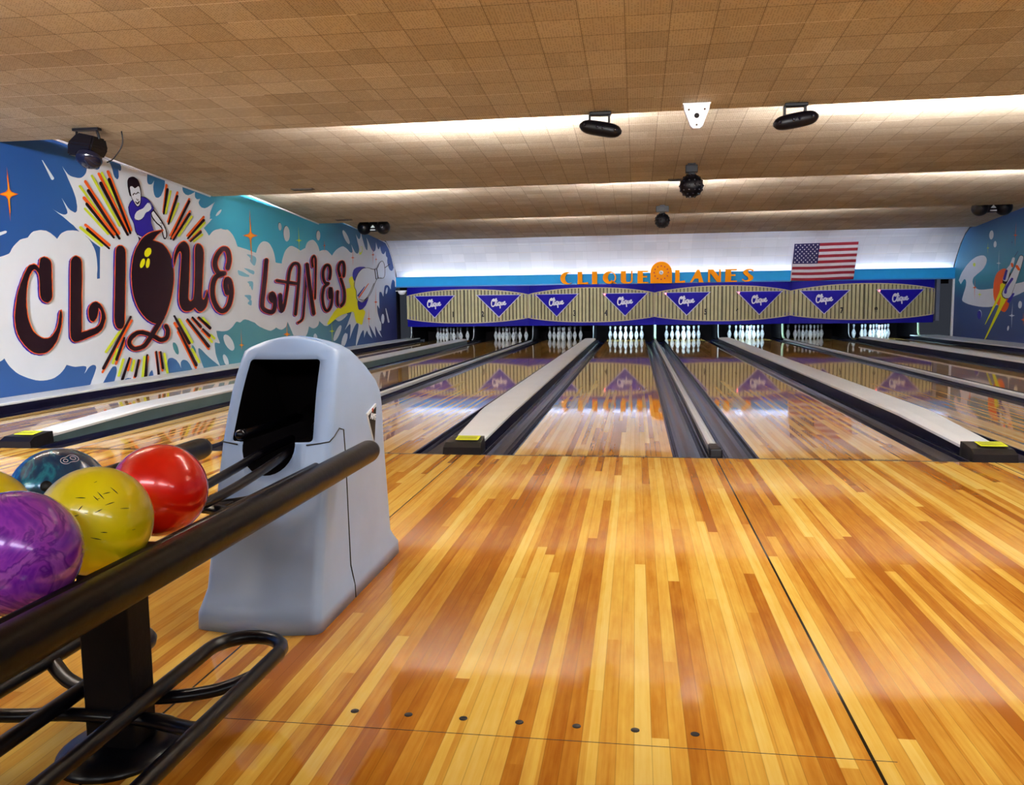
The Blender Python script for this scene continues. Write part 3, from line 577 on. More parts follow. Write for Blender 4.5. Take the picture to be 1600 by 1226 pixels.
6 0 609 314 1 2 1 3 1 2 2 2 2 1 3 1 3 1 3 1 4 1 3 -1 4 0 3 -1 3 -2 3 -1 2 -2 2 -2 1 -2 1 -3 1 -3 0 -6 -1 -7 0 -9 -1 -8 0 -8 -1 -8 0 -7 0 -7 -1 -7 0 -5 -1 -3 -1 -2 -1 -3 -2 -2 -2 -2 -2 -1 -3 -2 -3 -1 -3 -1 -4 -1 -3 0 -3 1 -3 1 -3 1 -3 2 -2 2 -2 2 -1 2 -2 3 -1 3 0 5 0 6 1 7 0 6 1 5 0 4 0 3 -1 3 0 3 0 3 -1 2 -1 2 -1 2 -1 1 -1 1 -1 2 -2 1 -1 0 -1 0 -2 0 -2 -1 -2 -1 -2 -2 -2 -3 -2 -2 -3 -3 -2 -4 -2 -3 -2 -4 -1 -4 -2 -5 -1 -5 -2 -5 -1 -5 -1 -5 -1 -6 -1 -6 0 -5 0 -7 0 -6 0 -7 1 -6 1 -6 1 -6 1 -5 2 -5 2 -5 2 -4 3 -4 2 -4 3 -2 3 -3 3 -3 4 -2 3 -2 4 -2 4 -1 4 -1 3 -1 4 0 4 0 4 0 3 1 4 1 3 1 4 3 3 2 3 3 3 3 3 3 3 4 3 4 2 4 2 5 2 6 1 6 2 5 1 5 2 2 1 3 3 2 5 1 1 -3 1 -3 0 -3 0 -3 0 -4 0 -4 -1 -5 -1 -5 -2 -6 -1 -5 -3 -6 -3 -6 -3 -6 -4 -6 -3 -5 -4 -5 -4 -4 -4 -3 -4 -4 -4 -3 -4 -3 -5 -2 -4 -2 -5 -2 -5 -2 -5 -1 -5 0 -5 0 -5 0 -5 0 -4 1 -5 1 -5 1 -4 2 -5 2 -5 3 -4 4 -5 4 -5 4 -4 4 -3 4 -4 4 -3 5 -3 4 -2 5 -2 5 -1 5 -1 5 -1 5 0 5 0 5 0 6 0 5 1 6 2 6 1 6 2 8 3 7 2 8 3 7 3 7 4 7 3 6 4 6 3 6 4 6 3 5 4 5 3 4 3 4 3 3 4 2 3 2 4 1 3 1 3 1 3 1 3 0 3 -1 3 -1 3 -1 2 -2 2 -2 2 -2 -2 1 -1 -1 0 3 1 4 1 3
5 0 612 314 1 2 0 2 1 2 2 2 2 1 2 1 3 1 2 0 3 1 3 -1 3 0 4 -1 3 -1 2 -2 2 -1 2 -2 1 -2 1 -2 0 -3 0 -6 0 -8 -1 -8 -1 -9 0 -7 0 -8 -1 -7 0 -7 0 -7 -1 -5 0 -3 -1 -2 -2 -2 -1 -2 -2 -2 -2 -1 -3 -2 -2 -1 -3 -1 -3 0 -2 0 -3 1 -3 0 -3 2 -2 1 -2 2 -2 2 -1 2 -1 3 -1 3 0 5 0 5 0 7 1 6 0 5 0 4 0 4 0 3 0 3 -1 2 0 3 -1 2 -1 1 -1 2 -2 1 -1 2 -2 1 -2 1 -2 0 -3 0 -2 -2 -3 -1 -2 -2 -2 -3 -3 -2 -2 -4 -2 -3 -2 -4 -2 -4 -2 -4 -1 -5 -2 -5 -1 -5 -1 -5 -1 -5 -1 -6 -1 -6 0 -5 -1 -7 0 -6 1 -7 0 -7 1 -6 1 -5 2 -6 2 -5 2 -5 2 -4 2 -4 3 -4 3 -3 3 -2 4 -3 3 -2 4 -2 4 -2 4 -2 4 -1 4 -1 4 0 4 0 4 0 4 1 4 1 4 2 3 2 4 3 3 3 4 3 3 3 3 4 2 4 3 5 2 5 1 6 2 6 1 5 2 4 1 3 2 2 1 2 2 0 0 -2 1 -2 1 -3 0 -4 0 -3 -1 -4 -1 -5 -1 -5 -1 -5 -2 -5 -3 -6 -2 -6 -4 -6 -3 -6 -3 -5 -4 -5 -4 -4 -4 -3 -4 -4 -4 -3 -4 -2 -4 -3 -5 -2 -4 -2 -5 -1 -4 -1 -5 0 -5 0 -4 0 -5 0 -5 1 -4 1 -5 1 -4 2 -4 2 -5 3 -5 3 -4 4 -5 4 -4 4 -3 4 -4 4 -3 4 -2 5 -3 4 -1 5 -2 5 -1 5 0 5 -1 5 0 6 0 5 1 5 1 5 1 6 2 7 2 7 2 8 2 7 3 8 3 6 4 7 3 7 4 6 4 6 3 5 3 5 4 5 3 4 3 4 3 3 3 2 3 2 4 1 3 1 2 0 3 1 3 0 2 -1 3 0 2 -2 2 -1 2 -2 2 -2 1 -1 0 2 1 3 0 4 1 3
10 0 709 314 1 3 0 3 2 2 1 2 2 2 3 2 3 2 3 2 4 1 3 1 4 0 4 -1 4 -1 3 -1 3 -2 2 -2 1 -2 2 -3 0 -3 0 -4 0 -12 -2 -17 -2 -20 -2 -20 -2 -18 -2 -17 -2 -19 -2 -17 -1 -15 -1 -8 1 0 7 1 8 2 8 1 7 2 5 1 6 1 5 1 4 1 3 1 4 2 2 1 2 2 3 2 1 2 2 3 2 3 1 3 1 3 1 3 0 3 0 2 -1 3 0 2 -1 2 -1 2 -2 2 -2 2 2 -1 2 1 -1 -4 -2 -4 -1 -4 -2 -4 -2 -3 -2 -3 -3 -3 -2 -3 -3 -2 -4 -1 -4 -1 -4 -1 -4 1 -3 1 -2 2 -3 2 -1 2 -2 3 -1 4 0 4 -1 4 1 4 0 4 2 4 2 3 2 3 3 3 3 2 4 2 4 2 4 2 4 1 5 0 4 0 4 -1 4 -2 4 -1 4 -3 3 -2 3 -3 3 -4 2 -3 2 -4 2 -4 1 -4 2 -4 0 -4 0 -5 -2 -5 -2 -5 -3 -5 -3 -5 -4 -4 -4 -4 -4 -3 -5 -3 -6 -2 -6 -2 -7 -3 -9 -2 -8 -2 -9 -2 -8 -2 -9 -1 -8 -2 -9 -2 -8 -1 -6 -1 -4 0 -4 1 -3 1 -2 2 -2 1 -2 2 -2 3 -2 2 -1 4 0 3 1 12 1 17 2 18 2 19 2 18 2 18 2 20 2 19 2 17
6 0 714 317 1 2 0 3 2 2 1 2 2 2 3 2 3 2 3 2 3 1 4 1 4 0 4 -1 3 -1 4 -1 2 -2 2 -2 2 -2 1 -3 1 -3 0 -4 -1 -12 -1 -17 -2 -20 -3 -20 -2 -18 -1 -17 -2 -19 -2 -18 -2 -15 0 -8 1 0 7 2 8 1 8 2 7 1 6 1 5 1 5 1 4 1 4 2 3 1 3 2 2 2 2 2 2 2 2 3 1 3 1 3 1 3 1 3 0 3 0 2 0 3 -1 2 0 2 -2 2 -2 2 -2 2 2 -1 2 1 -1 -4 -2 -4 -1 -4 -2 -4 -2 -3 -2 -3 -3 -3 -2 -3 -3 -2 -4 -1 -4 -1 -4 -1 -4 1 -3 1 -2 2 -2 2 -2 2 -1 3 -1 3 -1 5 0 4 0 4 1 4 1 4 2 3 3 3 2 3 3 2 4 2 4 2 4 1 4 1 5 1 4 -1 4 0 4 -2 4 -2 4 -2 3 -2 3 -4 3 -3 2 -4 2 -3 2 -4 2 -4 1 -4 0 -4 0 -5 -2 -5 -2 -5 -3 -5 -3 -5 -4 -4 -4 -4 -4 -3 -5 -3 -6 -2 -6 -3 -7 -2 -9 -2 -8 -2 -9 -2 -8 -2 -9 -2 -9 -1 -8 -2 -8 -1 -6 -1 -4 0 -4 1 -3 1 -2 1 -3 2 -2 2 -1 2 -2 3 -1 3 0 4 0 12 2 16 2 19 2 19 2 18 2 18 2 20 2 19 2 17
5 0 717 317 0 2 1 3 1 2 2 1 1 2 3 2 2 2 3 1 3 1 3 1 3 0 3 -1 4 -1 3 -1 2 -2 2 -1 1 -2 1 -3 1 -3 0 -3 -1 -13 -1 -17 -2 -19 -3 -20 -2 -18 -1 -17 -2 -19 -2 -18 -1 -15 -2 -10 5 1 7 1 9 1 8 2 7 1 5 1 6 1 5 1 4 2 4 1 4 2 3 1 2 2 3 3 2 2 2 3 1 3 2 3 1 4 0 3 1 3 -1 2 0 3 -1 3 0 2 -2 2 -2 3 -2 1 -2 2 -1 -3 0 -4 -2 -4 -1 -4 -2 -3 -2 -4 -2 -3 -2 -2 -3 -2 -2 -2 -3 -2 -3 -1 -4 0 -2 1 -3 1 -2 1 -2 2 -1 2 -2 3 0 3 -1 4 0 4 0 4 1 4 1 3 2 3 2 3 3 3 3 2 3 2 3 1 4 2 4 0 3 1 4 0 4 -1 3 -2 4 -1 3 -2 3 -3 3 -3 3 -3 2 -3 2 -4 2 -4 1 -3 1 -4 1 -5 0 -4 -2 -4 -2 -5 -3 -5 -3 -5 -3 -4 -4 -4 -4 -3 -5 -2 -5 -3 -6 -2 -8 -2 -8 -2 -8 -2 -9 -2 -8 -2 -9 -2 -8 -2 -9 -1 -7 -2 -7 0 -3 0 -3 0 -2 1 -2 2 -2 1 -2 2 -2 2 -1 3 -1 3 0 3 0 12 2 16 2 19 2 19 2 18 2 18 2 20 2 19 2 17
10 0 885 352 1 3 1 3 2 3 1 2 3 2 4 2 4 2 5 2 5 0 4 0 3 -1 4 -1 3 -1 3 -2 2 -2 2 -2 1 -3 0 -3 1 -4 -1 -11 -2 -16 -2 -17 -2 -19 -3 -19 -2 -20 -3 -23 -3 -23 -3 -20 -2 -15 -1 -4 -2 -3 -2 -3 -2 -2 -2 -2 -4 -2 -5 -2 -5 -1 -4 1 -4 0 -3 1 -3 2 -3 2 -2 2 -2 3 -2 3 -1 3 -1 4 -1 4 1 12 2 15 2 17 3 19 2 18 3 19 3 22 2 22 3 19
6 0 891 354 1 4 1 2 1 3 2 2 3 2 3 3 5 2 5 1 5 0 3 0 4 0 4 -2 3 -1 2 -2 2 -2 2 -2 1 -3 1 -3 0 -3 -1 -12 -1 -15 -2 -18 -3 -19 -2 -19 -3 -20 -3 -23 -3 -23 -2 -20 -3 -15 -1 -4 -1 -3 -2 -3 -2 -2 -3 -2 -4 -2 -4 -2 -5 -1 -5 1 -3 0 -3 1 -3 2 -3 2 -3 2 -2 3 -1 3 -2 3 -1 4 0 4 1 12 2 15 2 17 3 19 2 18 3 19 2 22 3 22 3 19
5 0 895 355 0 2 1 3 1 2 2 2 2 2 3 2 4 2 4 1 4 0 3 0 3 0 3 -1 3 -2 2 -1 2 -2 2 -2 1 -3 0 -2 1 -4 -1 -11 -2 -16 -2 -17 -2 -19 -3 -19 -2 -20 -3 -23 -3 -23 -3 -20 -2 -15 -1 -3 -2 -3 -1 -3 -2 -2 -2 -2 -4 -2 -3 -1 -4 0 -4 0 -3 0 -3 1 -2 1 -3 2 -2 2 -1 2 -2 3 -1 3 -1 4 0 4 0 12 2 15 2 17 3 19 2 18 3 19 3 22 3 22 2 19
5 0 990 408 2 0 2 -2 4 -2 4 -2 3 -1 5 -1 5 0 4 0 3 -1 1 -2 -1 -2 -3 -3 -3 -2 -4 -2 -4 -3 -4 -2 -3 -1 -3 1 -2 2 0 2 2 3 1 3 -1 3 -2 4 -3 3 -2 3
0 0 994 402 20 -7 1 0 2 0 1 1 -1 1 -20 8 -1 0 -2 -1 -1 -1
10 0 961 475 1 3 2 4 3 3 2 2 3 3 4 2 3 3 4 2 4 2 4 2 5 2 6 2 6 2 7 2 6 1 6 0 5 1 6 0 6 -1 6 -2 6 -4 7 -4 6 -5 6 -5 3 -5 0 -2 -2 -3 -2 -3 -3 -2 -2 -2 -2 -2 -3 -2 -1 -2 0 -4 0 -4 0 -5 0 -5 0 -5 2 -5 3 -5 3 -6 2 -5 -2 -4 -5 -4 -8 -4 -10 -4 -10 -3 -8 -1 -9 -1 -8 1 -8 1 -8 2 -5 3 -4 5 -3 5 -1 6 -2 6 -2 5 -3 5 -4 4 -4 4 -3 3 -3 4 -1 4 -1 4 -1 4 0 4
5 1 962 474 -3 0 5 3 -3 0 6 4 -3 0 6 5 -3 0 7 4 -3 0 6 3 -2 0 6 2 -1 1 6 1 -1 1 7 1 -1 2 7 1 -1 1 9 2 -1 1 8 1 0 2 8 0 0 2 7 -2 1 2 7 -2 1 2 7 -3 1 2 6 -4 2 1 6 -5 3 1 6 -7 2 1 5 -8 2 1 2 -6 3 1 -4 -4 3 -1 -6 -3 2 -1 -6 -2 2 -1 -5 -1 2 -1
5 2 962 474 0 -1 -1 0 -1 0 -1 0 0 1 1 0 1 1 1 -1
5 2 1070 472 0 -1 -1 0 -1 0 -1 0 1 1 1 0 1 0
5 1 959 473 3 1 -2 -4 2 1 -2 -6 3 1 -2 -6 3 1 -1 -6 3 0 0 -5 3 1 1 -6 3 1 2 -6 2 1 2 -7 2 1 0 -7 3 0 -1 -8 3 1 -1 -8 3 1 2 -7 3 2 6 -5 2 2 9 -4 2 2 9 -2 1 1 7 -2 1 2
5 2 962 474 0 -1 -1 0 -1 0 -1 0 0 1 1 0 1 1 1 -1
5 2 1031 402 0 -1 -1 0 -1 0 -1 0 0 1 1 1 1 0 1 -1
5 0 1077 483 6 -4 8 -6 9 -6 9 -7 7 -5 5 -5 5 -5 3 -4 4 -4 2 -4 2 -4 2 -3 1 -4 0 -3 0 -3 -1 -3 -2 -3 -2 -2 -2 -2 -2 -2 -6 -1 -5 1 -1 3 -2 3 -2 5 -1 4 -1 3 -1 3 0 2 0 2 0 3 -2 2 -4 2 -5 3 -6 2 -6 2 -5 3 -4 3 -4 2 -4 3 -3 3 -3 3 -1 3 -1 3 0 2 0 3 0 2 2 1 3 2 3 3 3 2
0 0 1076 477 5 -3 7 -5 9 -6 8 -6 7 -6 5 -4 4 -4 3 -3 3 -4 3 -3 2 -4 1 -4 1 -3 0 -4 0 -3 -1 -3 -2 -3 -3 -2 -4 2 -1 2 -2 3 -1 4 -1 3 -1 3 0 3 0 3 -1 2 -1 3 -2 2 -4 2 -5 3 -6 2 -6 2 -5 3 -4 2 -4 3 -4 3 -3 2 -3 3 -1 2 -1 3 -1 2 0 2 3 2 3 2
5 0 1107 447 16 -1 1 0 0 1 -16 2 -1 0 -1 -1
5 0 1111 439 10 9 1 0 -1 0 -1 0 -10 -8 -1 -1 1 0
5 0 962 538 0 3 1 3 1 2 2 3 2 2 3 2 4 1 4 2 5 1 4 1 3 0 4 0 4 -1 4 -1 3 -1 3 -1 2 -2 3 -2 1 -2 2 -3 1 -3 2 -5 0 -5 1 -4 0 -4 0 -4 -1 -4 -1 -3 -1 -3 -1 -1 -1 1 -2 3 -1 3 -3 4 -2 2 -4 1 -6 2 -5 1 -5 0 -4 -2 -2 -3 -2 -4 -1 -5 -1 -5 -1 -3 -6 1 -2 1 -1 2 -1 3 -1 2 -1 3 -1 4 -1 5 -1 4 0 5
5 0 971 529 -3 -4 0 -5 2 -5 2 -5 2 -5 2 -3 1 -3 3 -3 2 -2 3 -2 2 -3 3 -3 3 -3 4 -2 3 -1 3 0 4 1 4 2 3 3 2 3 1 3 2 4 1 4 1 4 1 4 1 4 0 4 0 4 0 4 0 3 -1 4 -1 3 -2 2 -4 1 -8 0 -10 -1 -10 -1 -10 -3
0 0 973 529 -1 -4 1 -4 1 -6 1 -5 2 -4 1 -4 2 -3 3 -2 2 -3 3 -2 2 -3 3 -2 2 -2 3 -2 3 -1 4 1 4 2 3 3 1 2 2 3 1 4 1 3 1 4 0 4 1 4 0 4 0 4 0 3 -1 4 -1 3 -1 3 -2 2 -1 1 -3 0 -4 -2 -3 -2 -4 -2 -5 -2 -3 1 -3 1 -3 1 -2 1 -7 -1
5 1 986 509 -4 1 7 2 -4 1 5 1 0 2 4 -4 3 3
5 2 986 510 0 -1 -1 -1 -2 0 -1 0 0 1 0 1 2 0 1 1 1 -1
5 2 997 514 0 -1 -1 -1 -1 0 -1 1 -1 0 1 1 1 1 1 0 1 -1
5 1 1002 514 -4 0 7 2 -4 1 5 1 1 3 4 -4 2 2
5 2 1002 514 -1 -1 -2 0 -1 0 0 1 0 1 2 0 1 0 1 0
5 2 1014 518 -1 -1 -2 0 -1 0 0 1 0 1 1 0 2 0 1 0
5 1 998 501 3 1 -1 -4 3 1 0 -3 0 2 6 2 -2 1
5 2 1001 501 -1 -1 -1 0 -1 0 0 1 1 1 1 0 1 0
5 2 1009 501 0 -1 -1 0 -1 -1 -1 1 0 1 1 0 1 0 1 0
5 1 991 491 3 3 0 -3 2 2 2 -4 2 3 2 -3 0 2 5 0 -3 2 6 1 -3 1 6 1 -3 1
5 2 995 493 -1 -1 -1 0 -1 -1 -1 1 0 1 1 0 1 1 1 -1
5 2 1013 496 -1 -1 -2 0 -1 1 1 1 1 0 1 0 1 0
5 1 994 491 2 1 0 -3 2 2 1 -4 2 2 2 -2 0 2 4 0 -3 1 6 2 -3 0 5 2 -3 0
5 2 997 492 -1 -1 -1 0 -1 -1 0 1 -1 0 1 1 1 0 1 0
5 2 1012 494 -1 -1 -1 0 -1 0 0 1 1 1 1 0 1 0
0 0 984 449 0 2 1 2 1 3 2 3 2 2 2 2 3 3 3 2 3 1 4 2 4 2 4 1 4 1 4 2 4 1 3 2 4 3 3 2 3 3 3 2 3 2 2 2 3 2 4 1 4 1 4 -1 2 -1 2 -2 2 -2 1 -3 0 -2 -1 -2 -2 -3 -2 -2 -4 -2 -3 -2 -4 -2 -5 -2 -5 -1 -3 -3 -4 -2 -2 -3 -3 -3 -2 -3 -3 -2 -3 -2 -4 -3 -4 -1 -3 -2 -4 -1 -4 -2 -5 0 -4 0 -4 0 -3 1 -2 1
5 1 984 447 1 1 1 -2 1 1 2 -2 1 1 3 -2 1 1 3 -2 1 2 3 -1 0 1 5 0 0 1 5 0 -1 1 5 0 -1 1 5 1 -1 1 5 2 -2 0 5 2 -1 1 3 1 -1 0
5 2 985 448 0 -1 -1 0 0 1 1 0
5 2 1028 456 0 -1 -1 0 0 1 0 1 1 0 0 -1
5 1 1051 498 1 1 1 -2 2 1 2 -3 1 1 3 -2 1 1 1 -3 2 1 0 -3 2 0 -1 -3 2 1 -1 -2 2 0
5 2 1052 498 -1 -1 0 1 -1 0 1 0 0 1 1 0 0 -1
5 2 1069 486 -1 0 0 -1 -1 0 0 1 1 0 1 0
10 1 1062 174 24 -9 -30 4 24 -9 -31 2 23 -9 -32 2 24 -9 -32 2 23 -9 -30 3 23 -9 -31 3 23 -9 -30 4 23 -10 -30 5 22 -10 -29 5 22 -11 -28 6 21 -11 -26 7 18 -12 -24 10 14 -14 -22 12 10 -15 -19 14 6 -16 -15 15 2 -16 -7 16 -5 -15 1 16 -13 -13 9 15 -18 -11 15 13 -22 -8 20 10 -24 -4 24 6 -25 0 26 2 -25 5 27 -2 -23 7 25 -4 -20 9 25 -7 -17 12 23 -9 -15 13 22 -10 -12 14 19 -13 -8 15 13 -14 -3 16 10 -16 1 16 6 -16 4 15 4 -16 7 15 1 -17 10 15 -1 -18 12 15 -2 -18 13 15 -3 -18 14 14 -5 -17 15 14 -6 -17 15 13 -5 -17 13 15 -1 -18 5 16 8 -16 -4 17 15 -15 -10 15 21 -13 -17 14 26 -9 -24 10 30 -4 -28 6 31 1 -29 3 31 3 -30 2 30 4 -30 -1 29 7 -29 -4 25 9 -27 -7 24 10 -27 -7 25 9 -27 -7
10 2 1088 169 -3 -5 -7 -3 -9 1 -7 3 -3 5 4 4 7 3 9 0 7 -3
10 2 1116 154 -4 -5 -7 -3 -10 1 -7 3 -2 5 3 5 8 3 9 -1 7 -3
6 1 1067 175 24 -8 -29 4 23 -9 -31 2 24 -9 -33 2 24 -9 -32 2 23 -9 -30 3 23 -9 -30 3 22 -9 -30 3 22 -9 -29 4 22 -10 -28 5 21 -10 -28 5 21 -10 -26 7 18 -12 -24 9 13 -13 -21 11 10 -14 -19 13 6 -15 -15 14 2 -15 -7 15 -6 -15 2 16 -13 -13 9 15 -18 -10 15 13 -22 -8 20 10 -24 -4 24 5 -26 1 26 2 -24 4 26 -1 -22 7 25 -5 -20 10 24 -7 -17 11 24 -8 -15 12 22 -10 -12 14 18 -12 -7 15 13 -14 -3 15 10 -15 1 15 6 -16 4 16 4 -17 7 15 1 -16 10 14 0 -17 11 14 -1 -17 12 14 -3 -17 14 14 -5 -17 15 13 -6 -17 15 14 -5 -17 13 14 -1 -17 6 16 7 -16 -4 16 16 -15 -11 16 21 -13 -17 14 26 -9 -23 10 29 -4 -27 6 30 0 -29 4 31 3 -29 1 29 5 -29 -1 28 7 -29 -5 25 9 -26 -6 23 10 -26 -8 24 10 -26 -7
6 2 1094 171 -4 -5 -7 -3 -9 0 -7 4 -2 4 3 5 7 3 9 0 7 -3
6 2 1121 156 -3 -5 -8 -3 -9 1 -7 3 -2 5 3 4 7 3 10 0 7 -3
5 1 1070 174 18 -6 -23 2 17 -7 -25 0 17 -7 -26 0 18 -7 -26 0 17 -7 -24 1 17 -7 -25 1 17 -7 -24 1 17 -7 -24 2 16 -8 -23 3 16 -8 -22 3 15 -8 -21 4 13 -9 -19 7 10 -11 -19 8 7 -10 -16 9 4 -11 -14 10 2 -11 -8 11 -4 -11 -1 13 -9 -10 5 12 -14 -8 10 11 -16 -6 14 8 -18 -3 17 5 -18 1 19 2 -18 3 20 1 -16 5 19 -3 -14 8 19 -5 -12 9 19 -6 -11 10 18 -7 -8 10 15 -8 -5 11 12 -10 -2 11 9 -11 1 11 6 -12 4 12 5 -13 5 11 3 -13 8 11 2 -13 9 10 1 -13 10 10 0 -13 10 10 -1 -13 11 10 -2 -14 11 10 -1 -14 9 11 2 -13 4 12 8 -12 -3 12 13 -11 -8 12 18 -9 -13 10 21 -6 -17 8 22 -2 -20 4 24 2 -22 2 23 4 -22 1 23 5 -22 -1 20 6 -21 -3 18 8 -20 -5 17 8 -20 -6 18 8 -20 -6
5 2 1090 171 -3 -4 -5 -2 -7 0 -5 3 -1 3 2 4 5 2 7 0 5 -3
5 2 1117 156 -2 -4 -6 -2 -7 0 -5 3 -2 3 3 4 5 2 7 0 5 -2
10 0 1118 427 -14 -1 -9 -1 -11 -1 -11 -2 -10 -2 -10 -3 -9 -3 -9 -3 -9 -3 -8 -4 -8 -5 -6 -5 -7 -5 -6 -5 -5 -5 -6 -5 -5 -6 -4 -6 -4 -5 -4 -7 -4 -6 -3 -7 -2 -7 -2 -7 -2 -7 -2 -6 -1 -7 -1 -6 -1 -7 0 -7 0 -8 0 -8 1 -8 1 -9 2 -7 2 -8 3 -7 4 -6 3 -7 5 -6 5 -6 5 -6 6 -6 7 -5 6 -5 7 -4 7 -4 7 -4 7 -2 7 -3 8 -2 7 -1 7 -1 8 0 7 2 7 2 7 3 6 3 7 5 6 5 6 6 6 8 6 8 6 9 6 8 5 9 4 9 4 9 4 9 3 8 3 8 2 9 2 8 1 8 1 7 0 8 0 8 -1 7 -1 7 -2 7 -3 6 -3 6 -3 6 -4 5 -5 5 -5 5 -5 4 -6 4 -7 4 -8 3 -9 3 -11 1 -11 2 -9 1 -1 0 -1 -1 5 4 4 4 6 4 5 3 6 3 6 3 7 4 6 2
6 0 1124 430 -13 -1 -10 -1 -11 -2 -11 -2 -10 -2 -9 -2 -10 -3 -9 -3 -9 -4 -8 -4 -7 -4 -7 -5 -6 -5 -6 -5 -6 -6 -5 -5 -5 -6 -5 -5 -4 -6 -4 -6 -3 -7 -3 -7 -3 -7 -2 -7 -2 -6 -2 -7 -1 -7 -1 -6 -1 -7 0 -7 0 -8 0 -8 1 -8 2 -8 1 -8 3 -7 3 -7 3 -7 4 -7 4 -6 5 -6 6 -6 6 -6 6 -5 7 -5 6 -4 7 -4 8 -3 7 -3 7 -3 7 -1 7 -2 8 0 7 0 8 1 7 2 6 3 7 3 6 5 6 5 6 6 7 8 6 8 6 9 5 9 5 8 5 9 4 9 4 9 3 8 3 9 2 8 2 8 1 8 1 8 0 8 0 7 -1 8 -2 7 -2 6 -2 7 -3 6 -3 5 -4 6 -5 5 -5 4 -6 5 -6 4 -7 3 -7 4 -10 2 -11 2 -10 1 -10 1 -1 0 4 3 5 4 5 4 5 4 6 3 7 3 6 3 6 3
5 0 1117 428 -6 -1 -10 -1 -10 -2 -11 -2 -10 -2 -9 -2 -9 -3 -9 -3 -9 -4 -7 -3 -8 -5 -6 -4 -7 -5 -5 -5 -6 -6 -5 -5 -5 -5 -5 -6 -4 -6 -4 -6 -3 -6 -3 -7 -2 -7 -3 -7 -2 -6 -1 -7 -2 -7 -1 -6 0 -7 -1 -7 1 -7 0 -9 1 -8 1 -8 2 -8 2 -7 3 -7 3 -6 4 -7 4 -6 5 -6 6 -6 6 -6 6 -5 7 -4 6 -5 7 -3 7 -4 7 -2 7 -3 7 -1 6 -2 7 0 7 0 6 1 7 2 6 2 6 4 6 4 5 5 7 6 6 8 6 8 6 9 5 8 5 9 5 8 4 9 4 9 3 9 3 8 2 8 2 8 1 8 1 8 0 7 -1 8 -1 7 -1 7 -2 7 -2 6 -3 6 -3 5 -4 5 -5 5 -5 5 -5 4 -6 4 -7 4 -7 3 -9 2 -10 2 -11 1 -9 1 -7 1 3 2 5 3 5 4 5 4 6 4 6 3 6 4 7 3 6 3
5 1 1080 185 20 -7 -26 2 19 -7 -28 -1 19 -7 -29 -2 19 -7 -28 0 19 -7 -27 0 18 -7 -26 0 17 -7 -24 1 16 -7 -21 3 16 -7
5 2 1102 181 -3 -4 -6 -2 -8 0 -5 3 -2 4 2 4 7 2 7 0 6 -3
5 2 1036 128 -2 -3 -6 -2 -6 0 -5 3 -1 3 2 4 5 2 6 -1 5 -2
9 0 1051 358 -7 -5 -7 -4 -8 -1 -6 1 -3 4 0 5 3 6 7 5 7 4 8 1 6 -1 3 -4 0 -5
9 0 1018 328 -5 -5 -5 -4 -6 -2 -4 0 -2 3 0 5 3 6 5 6 5 4 6 2 4 -1 2 -3 0 -5
9 0 1043 331 -3 -6 -4 -5 -5 -2 -4 0 -3 2 -1 5 2 6 3 6 4 5 4 3 5 -1 3 -2 0 -5
10 0 1158 322 -4 8 0 4 0 5 0 6 1 5 3 6 3 7 3 6 5 6 4 6 6 5 7 5 8 5 7 4 7 3 7 1 7 1 6 -1 5 -1 5 -2 4 -3 4 -4 3 -5 2 -5 1 -6 0 -11 -1 -14 -3 -16 -2 -16 -2 -15 -3 -15 -3 -16 -3 -16 -2 -14 -1 -10 1 -3 2 -2 2 -1 2 -1 1 1 3 1 4 1 3 2 2 3 3 10 3 13 3 16 3 16 2 16 2 16 2 18 1 17 2 15 2 12 2 4 3 5 3 3 5 3 5 3 7 1 7 -1 7 -1 6 -2 5 -3 3 -3 3 -4 2 -4 2 -5 0 -6 -1 -12 -3 -14 -3 -17 -4 -16 -3 -15 -2 -14 -3 -14 -3 -13 -1 -12 -1 -8 1 -3 1 -3 2 -1 -1 0 3 2 3 3 3 3 2 3 2 4 2 4 2 4 2 4 9 4 4 -6 2 -4 2 -6 1 -6 -1 -6 -2 -7 -4 -7 -4 -7 -6 -6 -6 -6 -6 -4 -8 -4 -9 -2 -8 -2 -9 0 -8 1 -8 4 -6 3 -5 4 -1 0 -5 -2 -7 -3 -8 -2 -7 -2 -8 -1 -8 0 -8 0 -8 1 -7 2 -6 3 -5 3 -4 4 -3 5 -3 5 -1 5 -1 5 0 6 1 6 1 8 2 10 2 11 3 13 3 12 3 12 2 13 3 13 3 12 2 11 1 8 0 3 -1 3 -2 1 1 0 -3 -1 -3 -3 -3 -3 -3 -3 -4 -6 -5 -7 -4 -7 -4 -7
